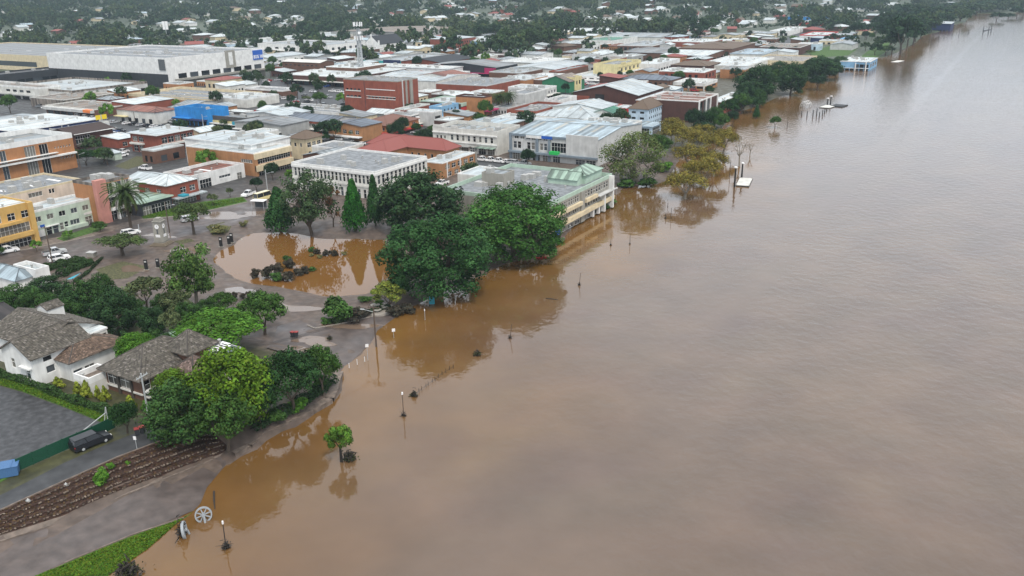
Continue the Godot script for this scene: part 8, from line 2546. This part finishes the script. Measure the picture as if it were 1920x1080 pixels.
["sedan","black","black car, fourth from the left in the car park behind the coloured front shops",-377.3,1.0,-627.1,.14],
["ute","silver","silver ute, fifth from the left in the car park behind the coloured front shops",-369.6,1.0,-622.8,.07],
["wagon","white","white wagon, sixth from the left in the car park behind the coloured front shops",-362.0,1.0,-618.6,.05],
["sedan","grey","grey car, first from the left along the brick terrace fence",-441.6,1.0,-663.1,.07],
["wagon","grey","grey wagon, second from the left along the brick terrace fence",-430.5,1.0,-658.8,.15],
["wagon","white","white wagon, third from the left along the brick terrace fence",-419.7,1.0,-654.5,.13],
["wagon","grey","grey wagon, first from the left in the far street before the drive in",-224.9,1.05,-980.1,1.52],
["sedan","white","white car, second from the left in the far street before the drive in",-224.2,1.06,-991.6,1.53],
["wagon","grey","grey wagon, third from the left in the far street before the drive in",-223.4,1.07,-1003.3,1.58],
["sedan","white","white car, fourth from the left in the far street before the drive in",-222.7,1.08,-1015.3,1.48],
["wagon","white","white wagon, fifth from the left in the far street before the drive in",-221.9,1.09,-1027.4,1.6],
["ute","red","red ute, first from the left across the far street from the drive in",-251.8,1.45,-1118.1,1.6],
["sedan","red","red car, second from the left across the far street from the drive in",-250.8,1.51,-1134.6,1.5],
["wagon","white","white wagon, third from the left across the far street from the drive in",-249.9,1.57,-1152.6,1.5],
["ute","silver","silver ute, fourth from the left across the far street from the drive in",-248.8,1.62,-1169.8,1.58],
["wagon","white","white wagon, fifth from the left across the far street from the drive in",-247.7,1.68,-1187.5,1.5],
["wagon","silver","silver wagon, sixth from the left across the far street from the drive in",-246.7,1.75,-1206.9,1.52],
["ute","white","white ute, seventh from the left across the far street from the drive in",-245.5,1.82,-1225.4,1.52],
["wagon","white","white wagon, first from the left outside the dark brick motel row",-177.3,1.0,-774.0,.13],
["sedan","white","white car, second from the left outside the dark brick motel row",-171.9,1.0,-769.7,.13],
["ute","white","white ute, third from the left outside the dark brick motel row",-166.5,1.0,-765.5,.1],
["wagon","white","white wagon, fourth from the left outside the dark brick motel row",-161.1,1.0,-761.4,.03],
["sedan","silver","silver car, first from the left beside the cream flat warehouse",-143.4,1.0,-704.0,.14],
["sedan","grey","grey car, second from the left beside the cream flat warehouse",-139.6,1.0,-692.2,.03],
["wagon","white","white wagon, third from the left beside the cream flat warehouse",-135.9,1.0,-680.7,.14],
["wagon","white","white wagon, first from the left in the service lane beside the big white roof",-197.3,1.0,-662.5,.06],
["ute","white","white ute, first from the left at the street corner before the white deco block",-228.5,1.0,-482.8,.14],
["wagon","white","white wagon, second from the left at the street corner before the white deco block",-223.8,1.0,-482.6,.16],
["ute","white","white ute, third from the left at the street corner before the white deco block",-219.2,1.0,-482.4,.12],
["wagon","white","white wagon, first from the left at the kerb before the ribbed white store",-236.2,1.0,-574.5,1.5],
["wagon","white","white wagon, second from the left at the kerb before the ribbed white store",-236.0,1.0,-582.6,1.6],
["ute","grey","grey ute, third from the left at the kerb before the ribbed white store",-235.8,1.0,-590.9,1.59],
["wagon","grey","grey wagon, fourth from the left at the kerb before the ribbed white store",-235.6,1.0,-599.4,1.51],
["ute","white","white ute, first from the left on the roof terrace lane behind the dark theatre",-229.0,1.0,-446.5,1.5],
["sedan","white","white car, second from the left on the roof terrace lane behind the dark theatre",-227.9,1.0,-452.4,1.53],
		]:
		car(q[0],"car_" + q[1],q[2],"cars and utes parked in the streets",V(q[3],q[4],q[5]),q[6])
	lamp("lamp_post","leaning lamp post with white head beside the spoked wheels","lamp posts standing in the flood",V(-71.45,0,-54.49),3.4,.06,"dark_post","white_paint",V(.1,0,0),1.0)
	lamp("lamp_post","lamp post with white head and debris foot in the open flood","lamp posts standing in the flood",V(-72.53,0,-90.33),3.62,.07,"pole_wood","white_paint",V(.00,0,0),.7)
	lamp("timber_post","leaning timber stump with debris at the edge of the tree reflection","timber posts standing in the flood",V(-73.26,0,-123.65),2.97,.06,"pole_wood","",V(.5,0,0),.6)
	lamp("timber_post","leaning dark stump in open water below the club","timber posts standing in the flood",V(-74.47,0,-155.39),2.91,.06,"pole_wood","",V(.3,0,0),.6)
	lamp("timber_post","short dark snag left of the tall post below the club","timber posts standing in the flood",V(-80.3,0,-185.24),1.37,.06,"dark_post","",V(.00,0,0),.5)
	lamp("timber_post","tall dark post right of the short snag below the club","timber posts standing in the flood",V(-76.45,0,-188.21),2.47,.06,"dark_post","",V(.00,0,0),.4)
	lamp("timber_post","dark post with debris before the yellow grove","timber posts standing in the flood",V(-77.01,0,-214.7),1.5,.1,"dark_post","",V(.00,0,0),.5)
	lamp("timber_post","short dark post farther toward the yellow grove","timber posts standing in the flood",V(-80.93,0,-226.96),1.26,.069,"dark_post","",V(.00,0,0),.3)
	lamp("timber_post","thin pole beside the debris covered post","timber posts standing in the flood",V(-75.72,0,-215.35),3.0,.066,"dark_post","",V(.00,0,0),.00)
	lamp("timber_post","thin pole left of the two black piles","timber posts standing in the flood",V(-76.49,0,-272.64),5.13,.079,"dark_post","",V(.00,0,0),.00)
	lamp("timber_post","thin stump right of the tiny flooded tree","timber posts standing in the flood",V(-83.02,0,-380.07),2.76,.104,"dark_post","",V(.00,0,0),.3)
	lamp("pontoon_pile","left black pile with white cap beside the square pontoon","capped piles at the pontoons",V(-70.99,0,-259.23),6.07,.28,"dark_post","white_paint",V(.00,0,0),.00)
	lamp("pontoon_pile","right black pile with white cap through the square pontoon","capped piles at the pontoons",V(-72.35,0,-272.01),4.91,.28,"dark_post","white_paint",V(.00,0,0),.00)
	lamp("pontoon_pile","left capped pile at the far pontoon","capped piles at the pontoons",V(-80.36,0,-453.22),3.43,.3,"dark_post","white_paint",V(.00,0,0),.00)
	lamp("pontoon_pile","right capped pile at the far pontoon","capped piles at the pontoons",V(-79.67,0,-457.72),3.99,.3,"dark_post","white_paint",V(.00,0,0),.00)
	lamp("mooring_pile","first pile of the far mooring frame","piles of the far mooring frame",V(-39.14,0,-1076.87),6.59,.35,"dark_post","",V(.00,0,0),.00)
	lamp("mooring_pile","second pile of the far mooring frame","piles of the far mooring frame",V(-34.12,0,-1078.09),6.58,.35,"dark_post","",V(.00,0,0),.00)
	lamp("mooring_pile","third pile of the far mooring frame","piles of the far mooring frame",V(-32.36,0,-1098.12),6.13,.35,"dark_post","",V(.00,0,0),.00)
	lamp("mooring_pile","first broken pile in the cluster below the curved gangway","broken piles below the gangway",V(-81.9,0,-413.93),2.46,.22,"dark_post","",V(.00,0,0),.3)
	lamp("mooring_pile","second broken pile in the cluster below the curved gangway","broken piles below the gangway",V(-79.47,0,-415),2.95,.22,"dark_post","",V(.00,0,0),.3)
	lamp("mooring_pile","third broken pile in the cluster below the curved gangway","broken piles below the gangway",V(-78.6,0,-418.99),3.22,.22,"dark_post","",V(.00,0,0),.3)
	lamp("mooring_pile","fourth broken pile in the cluster below the curved gangway","broken piles below the gangway",V(-76.18,0,-412.9),2.44,.22,"dark_post","",V(.00,0,0),.3)
	lamp("mooring_pile","fifth broken pile in the cluster below the curved gangway","broken piles below the gangway",V(-76.16,0,-420.06),2.47,.22,"dark_post","",V(.00,0,0),.3)
	lamp("mooring_pile","sixth broken pile in the cluster below the curved gangway","broken piles below the gangway",V(-76.59,0,-427.23),2.01,.22,"dark_post","",V(.00,0,0),.3)
	lamp("mooring_pile","seventh broken pile in the cluster below the curved gangway","broken piles below the gangway",V(-84.83,0,-416.25),1.99,.22,"dark_post","",V(.00,0,0),.3)
	lamp("mooring_pile","eighth broken pile in the cluster below the curved gangway","broken piles below the gangway",V(-77.04,0,-434.62),1.02,.22,"dark_post","",V(.00,0,0),.3)
	lamp("mooring_pile","first thin pile in the row below the navy rowing shed","thin piles below the rowing shed",V(-72.62,0,-962.65),8.06,.237,"dark_post","",V(.00,0,0),.00)
	lamp("mooring_pile","second thin pile in the row below the navy rowing shed","thin piles below the rowing shed",V(-69.24,0,-979.85),3.07,.24,"dark_post","",V(.00,0,0),.00)
	lamp("mooring_pile","third thin pile in the row below the navy rowing shed","thin piles below the rowing shed",V(-64.61,0,-1015.18),3.17,.248,"dark_post","",V(.00,0,0),.00)
	lamp("mooring_pile","fourth thin pile in the row below the navy rowing shed","thin piles below the rowing shed",V(-59.47,0,-1034.37),6.42,.251,"dark_post","",V(.00,0,0),.00)
	lamp("mooring_pile","fifth thin pile in the row below the navy rowing shed","thin piles below the rowing shed",V(-52.77,0,-1073.55),2.76,.259,"dark_post","",V(.00,0,0),.00)
	lamp("mooring_pile","sixth thin pile in the row below the navy rowing shed","thin piles below the rowing shed",V(-76.83,0,-915.49),6.76,.226,"dark_post","",V(.00,0,0),.00)
	lamp("mooring_pile","seventh thin pile in the row below the navy rowing shed","thin piles below the rowing shed",V(-72.52,0,-888.32),6.56,.22,"dark_post","",V(.00,0,0),.00)
	lamp("lamp_post","lamp post with white head under the nearest big fig","lamp posts standing in the flood",V(-91.77,0,-133.38),2.32,.05,"steel","white_paint",V(.00,0,0),.00)
	lamp("lamp_post","white topped marker post left of the big fig lamp","lamp posts standing in the flood",V(-92.37,0,-123.61),1.9,.05,"steel","white_paint",V(.00,0,0),.00)
	lamp("lamp_post","white topped post left of the blue information board","lamp posts standing in the flood",V(-96.18,0,-130.05),2.08,.05,"steel","white_paint",V(.00,0,0),.00)
	lamp("lamp_post","bollard lamp along the club water front, farther one","lamp posts standing in the flood",V(-98.05,0,-217.1),1.26,.069,"steel","white_paint",V(.00,0,0),.00)
	lamp("lamp_post","bollard lamp at the near corner of the club","lamp posts standing in the flood",V(-95.12,0,-192.62),1.16,.063,"steel","white_paint",V(.00,0,0),.00)
	lamp("guide_post","first white guide post from the left along the drowned road edge","white guide posts along the road edge",V(-91.11,0,-99.63),.9,.06,"white_paint","",V(.00,0,0),.00)
	lamp("guide_post","second white guide post from the left along the drowned road edge","white guide posts along the road edge",V(-90.73,0,-101.29),1.01,.06,"white_paint","",V(.00,0,0),.00)
	lamp("guide_post","third white guide post from the left along the drowned road edge","white guide posts along the road edge",V(-90.43,0,-102.93),.92,.06,"white_paint","",V(.00,0,0),.00)
	lamp("fence_post","first post from the near end of the drowned rail fence","posts of the drowned rail fence",V(-74.9,0,-96.43),.76,.038,"dark_post","",V(.00,0,0),.9)
	lamp("fence_post","second post from the near end of the drowned rail fence","posts of the drowned rail fence",V(-75.07,0,-97.81),.76,.039,"dark_post","",V(.00,0,0),.00)
	lamp("fence_post","third post from the near end of the drowned rail fence","posts of the drowned rail fence",V(-75.13,0,-98.63),.76,.039,"dark_post","",V(.00,0,0),.00)
	lamp("fence_post","fourth post from the near end of the drowned rail fence","posts of the drowned rail fence",V(-75.19,0,-99.9),.77,.039,"dark_post","",V(.00,0,0),.00)
	lamp("fence_post","fifth post from the near end of the drowned rail fence","posts of the drowned rail fence",V(-75.22,0,-100.54),.77,.039,"dark_post","",V(.00,0,0),.00)
	lamp("fence_post","sixth post from the near end of the drowned rail fence","posts of the drowned rail fence",V(-75.28,0,-101.83),.78,.039,"dark_post","",V(.00,0,0),.00)
	lamp("fence_post","seventh post from the near end of the drowned rail fence","posts of the drowned rail fence",V(-75.24,0,-102.53),.78,.04,"dark_post","",V(.00,0,0),.00)
	lamp("fence_post","eighth post from the near end of the drowned rail fence","posts of the drowned rail fence",V(-75.46,0,-103.77),.78,.04,"dark_post","",V(.00,0,0),.00)
	lamp("fence_post","ninth post from the near end of the drowned rail fence","posts of the drowned rail fence",V(-75.48,0,-104.91),.79,.04,"dark_post","",V(.00,0,0),.00)
	lamp("fence_post","tenth post from the near end of the drowned rail fence","posts of the drowned rail fence",V(-75.39,0,-105.88),.79,.04,"dark_post","",V(.00,0,0),.00)
	lamp("fence_post","eleventh post from the near end of the drowned rail fence","posts of the drowned rail fence",V(-75.42,0,-107.05),.8,.041,"dark_post","",V(.00,0,0),.00)
	lamp("fence_post","twelfth post from the near end of the drowned rail fence","posts of the drowned rail fence",V(-75.21,0,-107.87),.8,.041,"dark_post","",V(.00,0,0),.00)
	rail_fence("thin sagging wires linking the posts of the drowned rail fence",path3([-75.01,0,-96.58,-75.18,0,-97.97,-75.24,0,-98.79,-75.3,0,-100.06,-75.33,0,-100.7,-75.4,0,-102,-75.35,0,-102.69,-75.57,0,-103.94,-75.6,0,-105.08,-75.51,0,-106.06,-75.54,0,-107.22,-75.33,0,-108.05]))
	sign_post("square white sign on a thin pole beside the power pole",V(-90.21,0,-103.54),3.15,.55,.55,"white_paint",.87,"","sign_post")
	sign_post("square white sign on a pole at the edge of the tree reflection",V(-92.28,0,-113.59),1.93,.6,.6,"white_paint",.87,"","sign_post")
	sign_post("blue and white information board under the big fig",V(-96.21,0,-131.4),1.86,1.1,1.9,"sign_teal",.7,"","sign_post")
	sign_post("small white sign on a pole at the top of the terraces",V(-95.16,3.15,-61.03),1.97,.42,.5,"white_paint",.35,"","sign_post")
	sign_post("small white sign at the corner of the club",V(-99.81,-.09,-233.79),2.48,.5,.4,"white_paint",.7,"","sign_post")
	pillar_sign("left dark pillar sign on the muddy lawn",V(-165.52,1,-116.76),2.44)
	pillar_sign("right dark pillar sign on the muddy lawn",V(-164.39,1,-119.07),2.2)
	pillar_sign("left dark pillar sign at the pond edge",V(-166.23,.2,-139.22),2.51)
	pillar_sign("middle dark pillar sign at the pond edge",V(-165.99,.14,-141.6),2.39)
	pillar_sign("right dark pillar sign at the pond edge",V(-166.85,.13,-143.27),2.55)
	power_pole("tall greenish power pole with a lamp arm standing at the flooded road edge",V(-92.71,0,-108.98),8.04,3.49,"pole_wood","power poles and street lights",true,true)
	power_pole("brown timber power pole beside the two parked wagons",V(-188.97,1,-109.05),9.35,3.49,"pole_wood","power poles and street lights",true,false)
	power_pole("timber street light pole right of the clock tower",V(-186.65,1,-140.27),8.36,.52,"pole_wood","power poles and street lights",false,true)
	power_pole("slim metal pole beside the brown tiled house",V(-101.35,3.2,-67.74),7.02,1.75,"steel","power poles and street lights",true,false)
	power_pole("concrete street light pole behind the white house",V(-152.28,3.2,-86.89),4.8,.35,"concrete","power poles and street lights",false,true)
	power_pole("grey street light pole before the tan brick offices",V(-196.98,1,-185.7),7.09,.7,"steel","power poles and street lights",false,true)
	power_pole("grey street light pole before the red brick shop",V(-209.43,1,-170.36),7.26,.7,"steel","power poles and street lights",false,true)
	power_pole("thin white pole beside the date palm",V(-192.99,1,-135.94),2.61,.7,"steel","power poles and street lights",false,false)
	power_pole("first slim street pole counted from the left across the town centre",V(-992.15,2.98,-570.35),13.82,1.5,"steel","power poles and street lights",false,true)
	power_pole("second slim street pole counted from the left across the town centre",V(-1102.07,5.88,-668.88),9.15,3.79,"steel","power poles and street lights",false,false)
	power_pole("third slim street pole counted from the left across the town centre",V(-1196.36,9.37,-757.78),11.54,5.71,"pole_wood","power poles and street lights",false,true)
	power_pole("fourth slim street pole counted from the left across the town centre",V(-285.59,1,-182.07),6.16,1.47,"pole_wood","power poles and street lights",false,true)
	power_pole("fifth slim street pole counted from the left across the town centre",V(-357.78,1,-259.78),5.5,3.45,"pole_wood","power poles and street lights",false,false)
	power_pole("sixth slim street pole counted from the left across the town centre",V(-402.85,1,-311.68),6.89,.95,"steel","power poles and street lights",false,false)
	power_pole("seventh slim street pole counted from the left across the town centre",V(-901.39,3.56,-759.4),11.53,3.29,"steel","power poles and street lights",false,false)
	power_pole("eighth slim street pole counted from the left across the town centre",V(-316.83,1,-264.8),6.25,.4,"steel","power poles and street lights",false,true)
	power_pole("ninth slim street pole counted from the left across the town centre",V(-281.22,1,-265.39),5.54,.19,"pole_wood","power poles and street lights",false,true)
	power_pole("tenth slim street pole counted from the left across the town centre",V(-747.67,2.11,-781.83),10.95,4.52,"pole_wood","power poles and street lights",false,false)
	power_pole("eleventh slim street pole counted from the left across the town centre",V(-311.23,1,-333.54),4.35,5.79,"pole_wood","power poles and street lights",false,false)
	power_pole("twelfth slim street pole counted from the left across the town centre",V(-252.41,1,-284.53),4.64,3.62,"steel","power poles and street lights",false,false)
	power_pole("thirteenth slim street pole counted from the left across the town centre",V(-231.54,1,-270.99),5.71,.61,"steel","power poles and street lights",false,true)
	power_pole("fourteenth slim street pole counted from the left across the town centre",V(-187.01,1,-225.4),4.45,1.62,"pole_wood","power poles and street lights",false,false)
	power_pole("fifteenth slim street pole counted from the left across the town centre",V(-194.27,1,-253.4),4.02,5.37,"pole_wood","power poles and street lights",false,true)
	power_pole("sixteenth slim street pole counted from the left across the town centre",V(-278.6,1,-442.96),7.23,2.42,"pole_wood","power poles and street lights",false,true)
	power_pole("seventeenth slim street pole counted from the left across the town centre",V(-205.2,1,-428.22),9.15,2.56,"steel","power poles and street lights",false,false)
	power_pole("eighteenth slim street pole counted from the left across the town centre",V(-269.78,1,-608.97),9.37,4.29,"steel","power poles and street lights",false,false)
	power_pole("nineteenth slim street pole counted from the left across the town centre",V(-278.93,1,-770.57),9.41,6.23,"steel","power poles and street lights",false,false)
	power_pole("twentieth slim street pole counted from the left across the town centre",V(-222.21,1,-750.56),9.78,2.05,"steel","power poles and street lights",false,false)
	power_pole("21st slim street pole counted from the left across the town centre",V(-205.97,1,-862.97),10.85,1.33,"pole_wood","power poles and street lights",false,true)
	power_pole("22nd slim street pole counted from the left across the town centre",V(-201.92,1.01,-944.81),11.68,.4,"pole_wood","power poles and street lights",false,true)
	power_pole("23rd slim street pole counted from the left across the town centre",V(-202.59,1.07,-1038.65),12.67,5.03,"pole_wood","power poles and street lights",false,false)
	power_pole("24th slim street pole counted from the left across the town centre",V(-210.18,1.28,-1145.9),12.58,.13,"pole_wood","power poles and street lights",false,false)
	spoked_wheel("upright white spoked iron wheel standing in the shallow flood",V(-78.17,.75,-57.12),1.02,.87,.22,.0)
	spoked_wheel("debris choked spoked wheel seen nearly edge on at the grass edge",V(-77.8,.7,-53.9),1.1,2.34,.1,1.6)
	flood_snag("bushy heap of flood debris caught at the bottom grass edge",V(-77.48,0,-45.76),2.2)
	flood_snag("clump of branches beside the lone flooded tree",V(-71.58,0,-76.62),1.5)
	flood_snag("floating dark debris clump off the tree reflection",V(-74.52,0,-114.42),1.0)
	flood_snag("debris caught on the near end of the rail fence",V(-75.23,0,-96.46),.8)
	flood_snag("brown drift pile on the muddy road near the bins",V(-101.36,.73,-106.31),.7)
	drift_log("short log drifting on the open water",V(-75.76,0,-145.2),2.6,.2)
	drift_log("long thin log lying behind the upright spoked wheel",V(-80.41,0,-60.7),4.2,-.7)
	pontoon("square pale floating pontoon beside two black piles",V(-69.92,0,-266.5),3.9,11.0,.17)
	pontoon("far white floating pontoon with two piles",V(-79.03,0,-447.62),9.0,5.0,1.4)
	pontoon("dark floating platform beside the far pontoon",V(-74.79,0,-453.54),8.0,6.0,1.4)
	pontoon("thin floating boom of the far mooring frame",V(-37.72,0,-1127.6),26.0,3.0,1.4)
	pontoon("half drowned white jetty near the sky blue river shed",V(-78.68,0,-706.74),16.0,5.0,1.4)
	gangway("curved white hooped gangway rising from the flood",V(-88.86,0,-445.44),1.3)
	clock_tower("grey stone memorial clock tower with white clock faces",V(-179.41,1,-132.13),6.93)
	stone_table("round concrete picnic table with curved seats beside the leaning tree",V(-104.04,.57,-122.94))
	bus_shelter("small white roofed bus shelter at the park corner",V(-183.36,1,-169.05),.3)
	shade_sail("pale teal triangular shade sail beside the hedge",V(-168.86,1,-101.32))
	memorial_block("low grey stone block beside the road before the umbrella tree",V(-186.17,1,-117.36))
	wheelie_bin("left wheeled bin with red lid at the end of the green fence",V(-98.26,3.2,-63.48),1.0)
	wheelie_bin("right wheeled bin with red lid at the end of the green fence",V(-98.12,3.19,-64.24),1.3)
	wheelie_bin("left red lidded bin standing on the muddy road",V(-107.63,1,-103.41),1.6)
	wheelie_bin("right red lidded bin standing on the muddy road",V(-107.02,1,-103.73),1.9)
	rubbish_bag("white rubbish bag slumped at the terrace top",V(-95.85,2.91,-51.07))
	rubbish_bag("pale crumpled sack at the terrace top near the left edge",V(-96.57,2.99,-46.56))
	rubbish_bag("white bag beside the bins under the dark shrub",V(-97.59,3.17,-65.6))
	kayak("red kayak floating at the foot of the farther big fig",V(-90.8,0,-168.33))
	telecom_tower("tall steel lattice telecom tower behind the red brick exchange",V(-384.51,1,-458.24),35.3)
	sign_post("tall white roadside restaurant sign above the shopping centre roofs",V(-818.27,1,-651.27),24.8,6.0,8.7,"white_paint",.6,"roadside signs","roadside_sign")
	sign_post("orange roadside sign among the far trees",V(-983.5,1,-737.32),8.5,7.0,3.0,"orange_paint",.6,"roadside signs","roadside_sign")
	sign_post("tall white and orange roadside sign behind the white church",V(-582.82,1,-824.66),12.8,7.0,4.5,"white_paint",.6,"roadside signs","roadside_sign")
	sign_post("pale roadside sign left of the long mall",V(-837.75,1,-818.92),9.1,9.0,3.2,"red_paint",.6,"roadside signs","roadside_sign")
	sign_post("round red restaurant sign on the far street",V(-234.07,1,-1198.54),7.9,8.0,2.8,"red_paint",.6,"roadside signs","roadside_sign")
	sign_post("yellow sign box on the end of the dark brick motel",V(-331.62,1,-224.89),10.5,5.2,1.9,"sign_yellow",1.57,"roadside signs","roadside_sign")
	wire("first sagging overhead wire between the flooded pole and the tiled house pole",V(-93.11,6.67,-108.98),V(-101.75,11.2,-67.74))
	wire("second sagging overhead wire between the flooded pole and the tiled house pole",V(-92.71,6.67,-108.98),V(-101.35,11.2,-67.74))
	wire("third sagging overhead wire between the flooded pole and the tiled house pole",V(-92.31,6.67,-108.98),V(-100.95,11.2,-67.74))
	grass_tufts("rough green grass on the bank at the water's edge",plan([-85.7,-39.8,-84.8,-42.4,-82.6,-50.4,-80.7,-56.1,-80.9,-57.4,-80.5,-54.5,-79.5,-49.8,-79.4,-44.6]),9000)
	grass_tufts("rough green grass beside the car park hedge",plan([-135.7,-65.9,-126.8,-65.8,-116.4,-65.3,-104.3,-64.7,-104.5,-63.5,-115.7,-63.9,-126.5,-63.9,-131.4,-63.4]),7000)
	grass_tufts("rough green grass on the verge before the red brick shop",plan([-209.1,-148.3,-206.7,-158.8,-204.7,-166.8,-198.3,-176.6,-194.5,-174.1,-196.2,-163.4,-198.5,-154.9,-205,-146.5]),4000)
	fill_town()
	make_forest()

func rand(a:float,b:float)->float:
	return rng.randf_range(a,b)

func plan(a:Array)->PackedVector2Array:
	var o := PackedVector2Array()
	for i in range(0,a.size(),2):
		o.append(Vector2(a[i],a[i+1]))
	return o
func path3(a:Array)->PackedVector3Array:
	var o := PackedVector3Array()
	for i in range(0,a.size(),3):
		o.append(Vector3(a[i],a[i+1],a[i+2]))
	return o
func V(x:float,y:float,z:float)->Vector3:
	return Vector3(x,y,z)
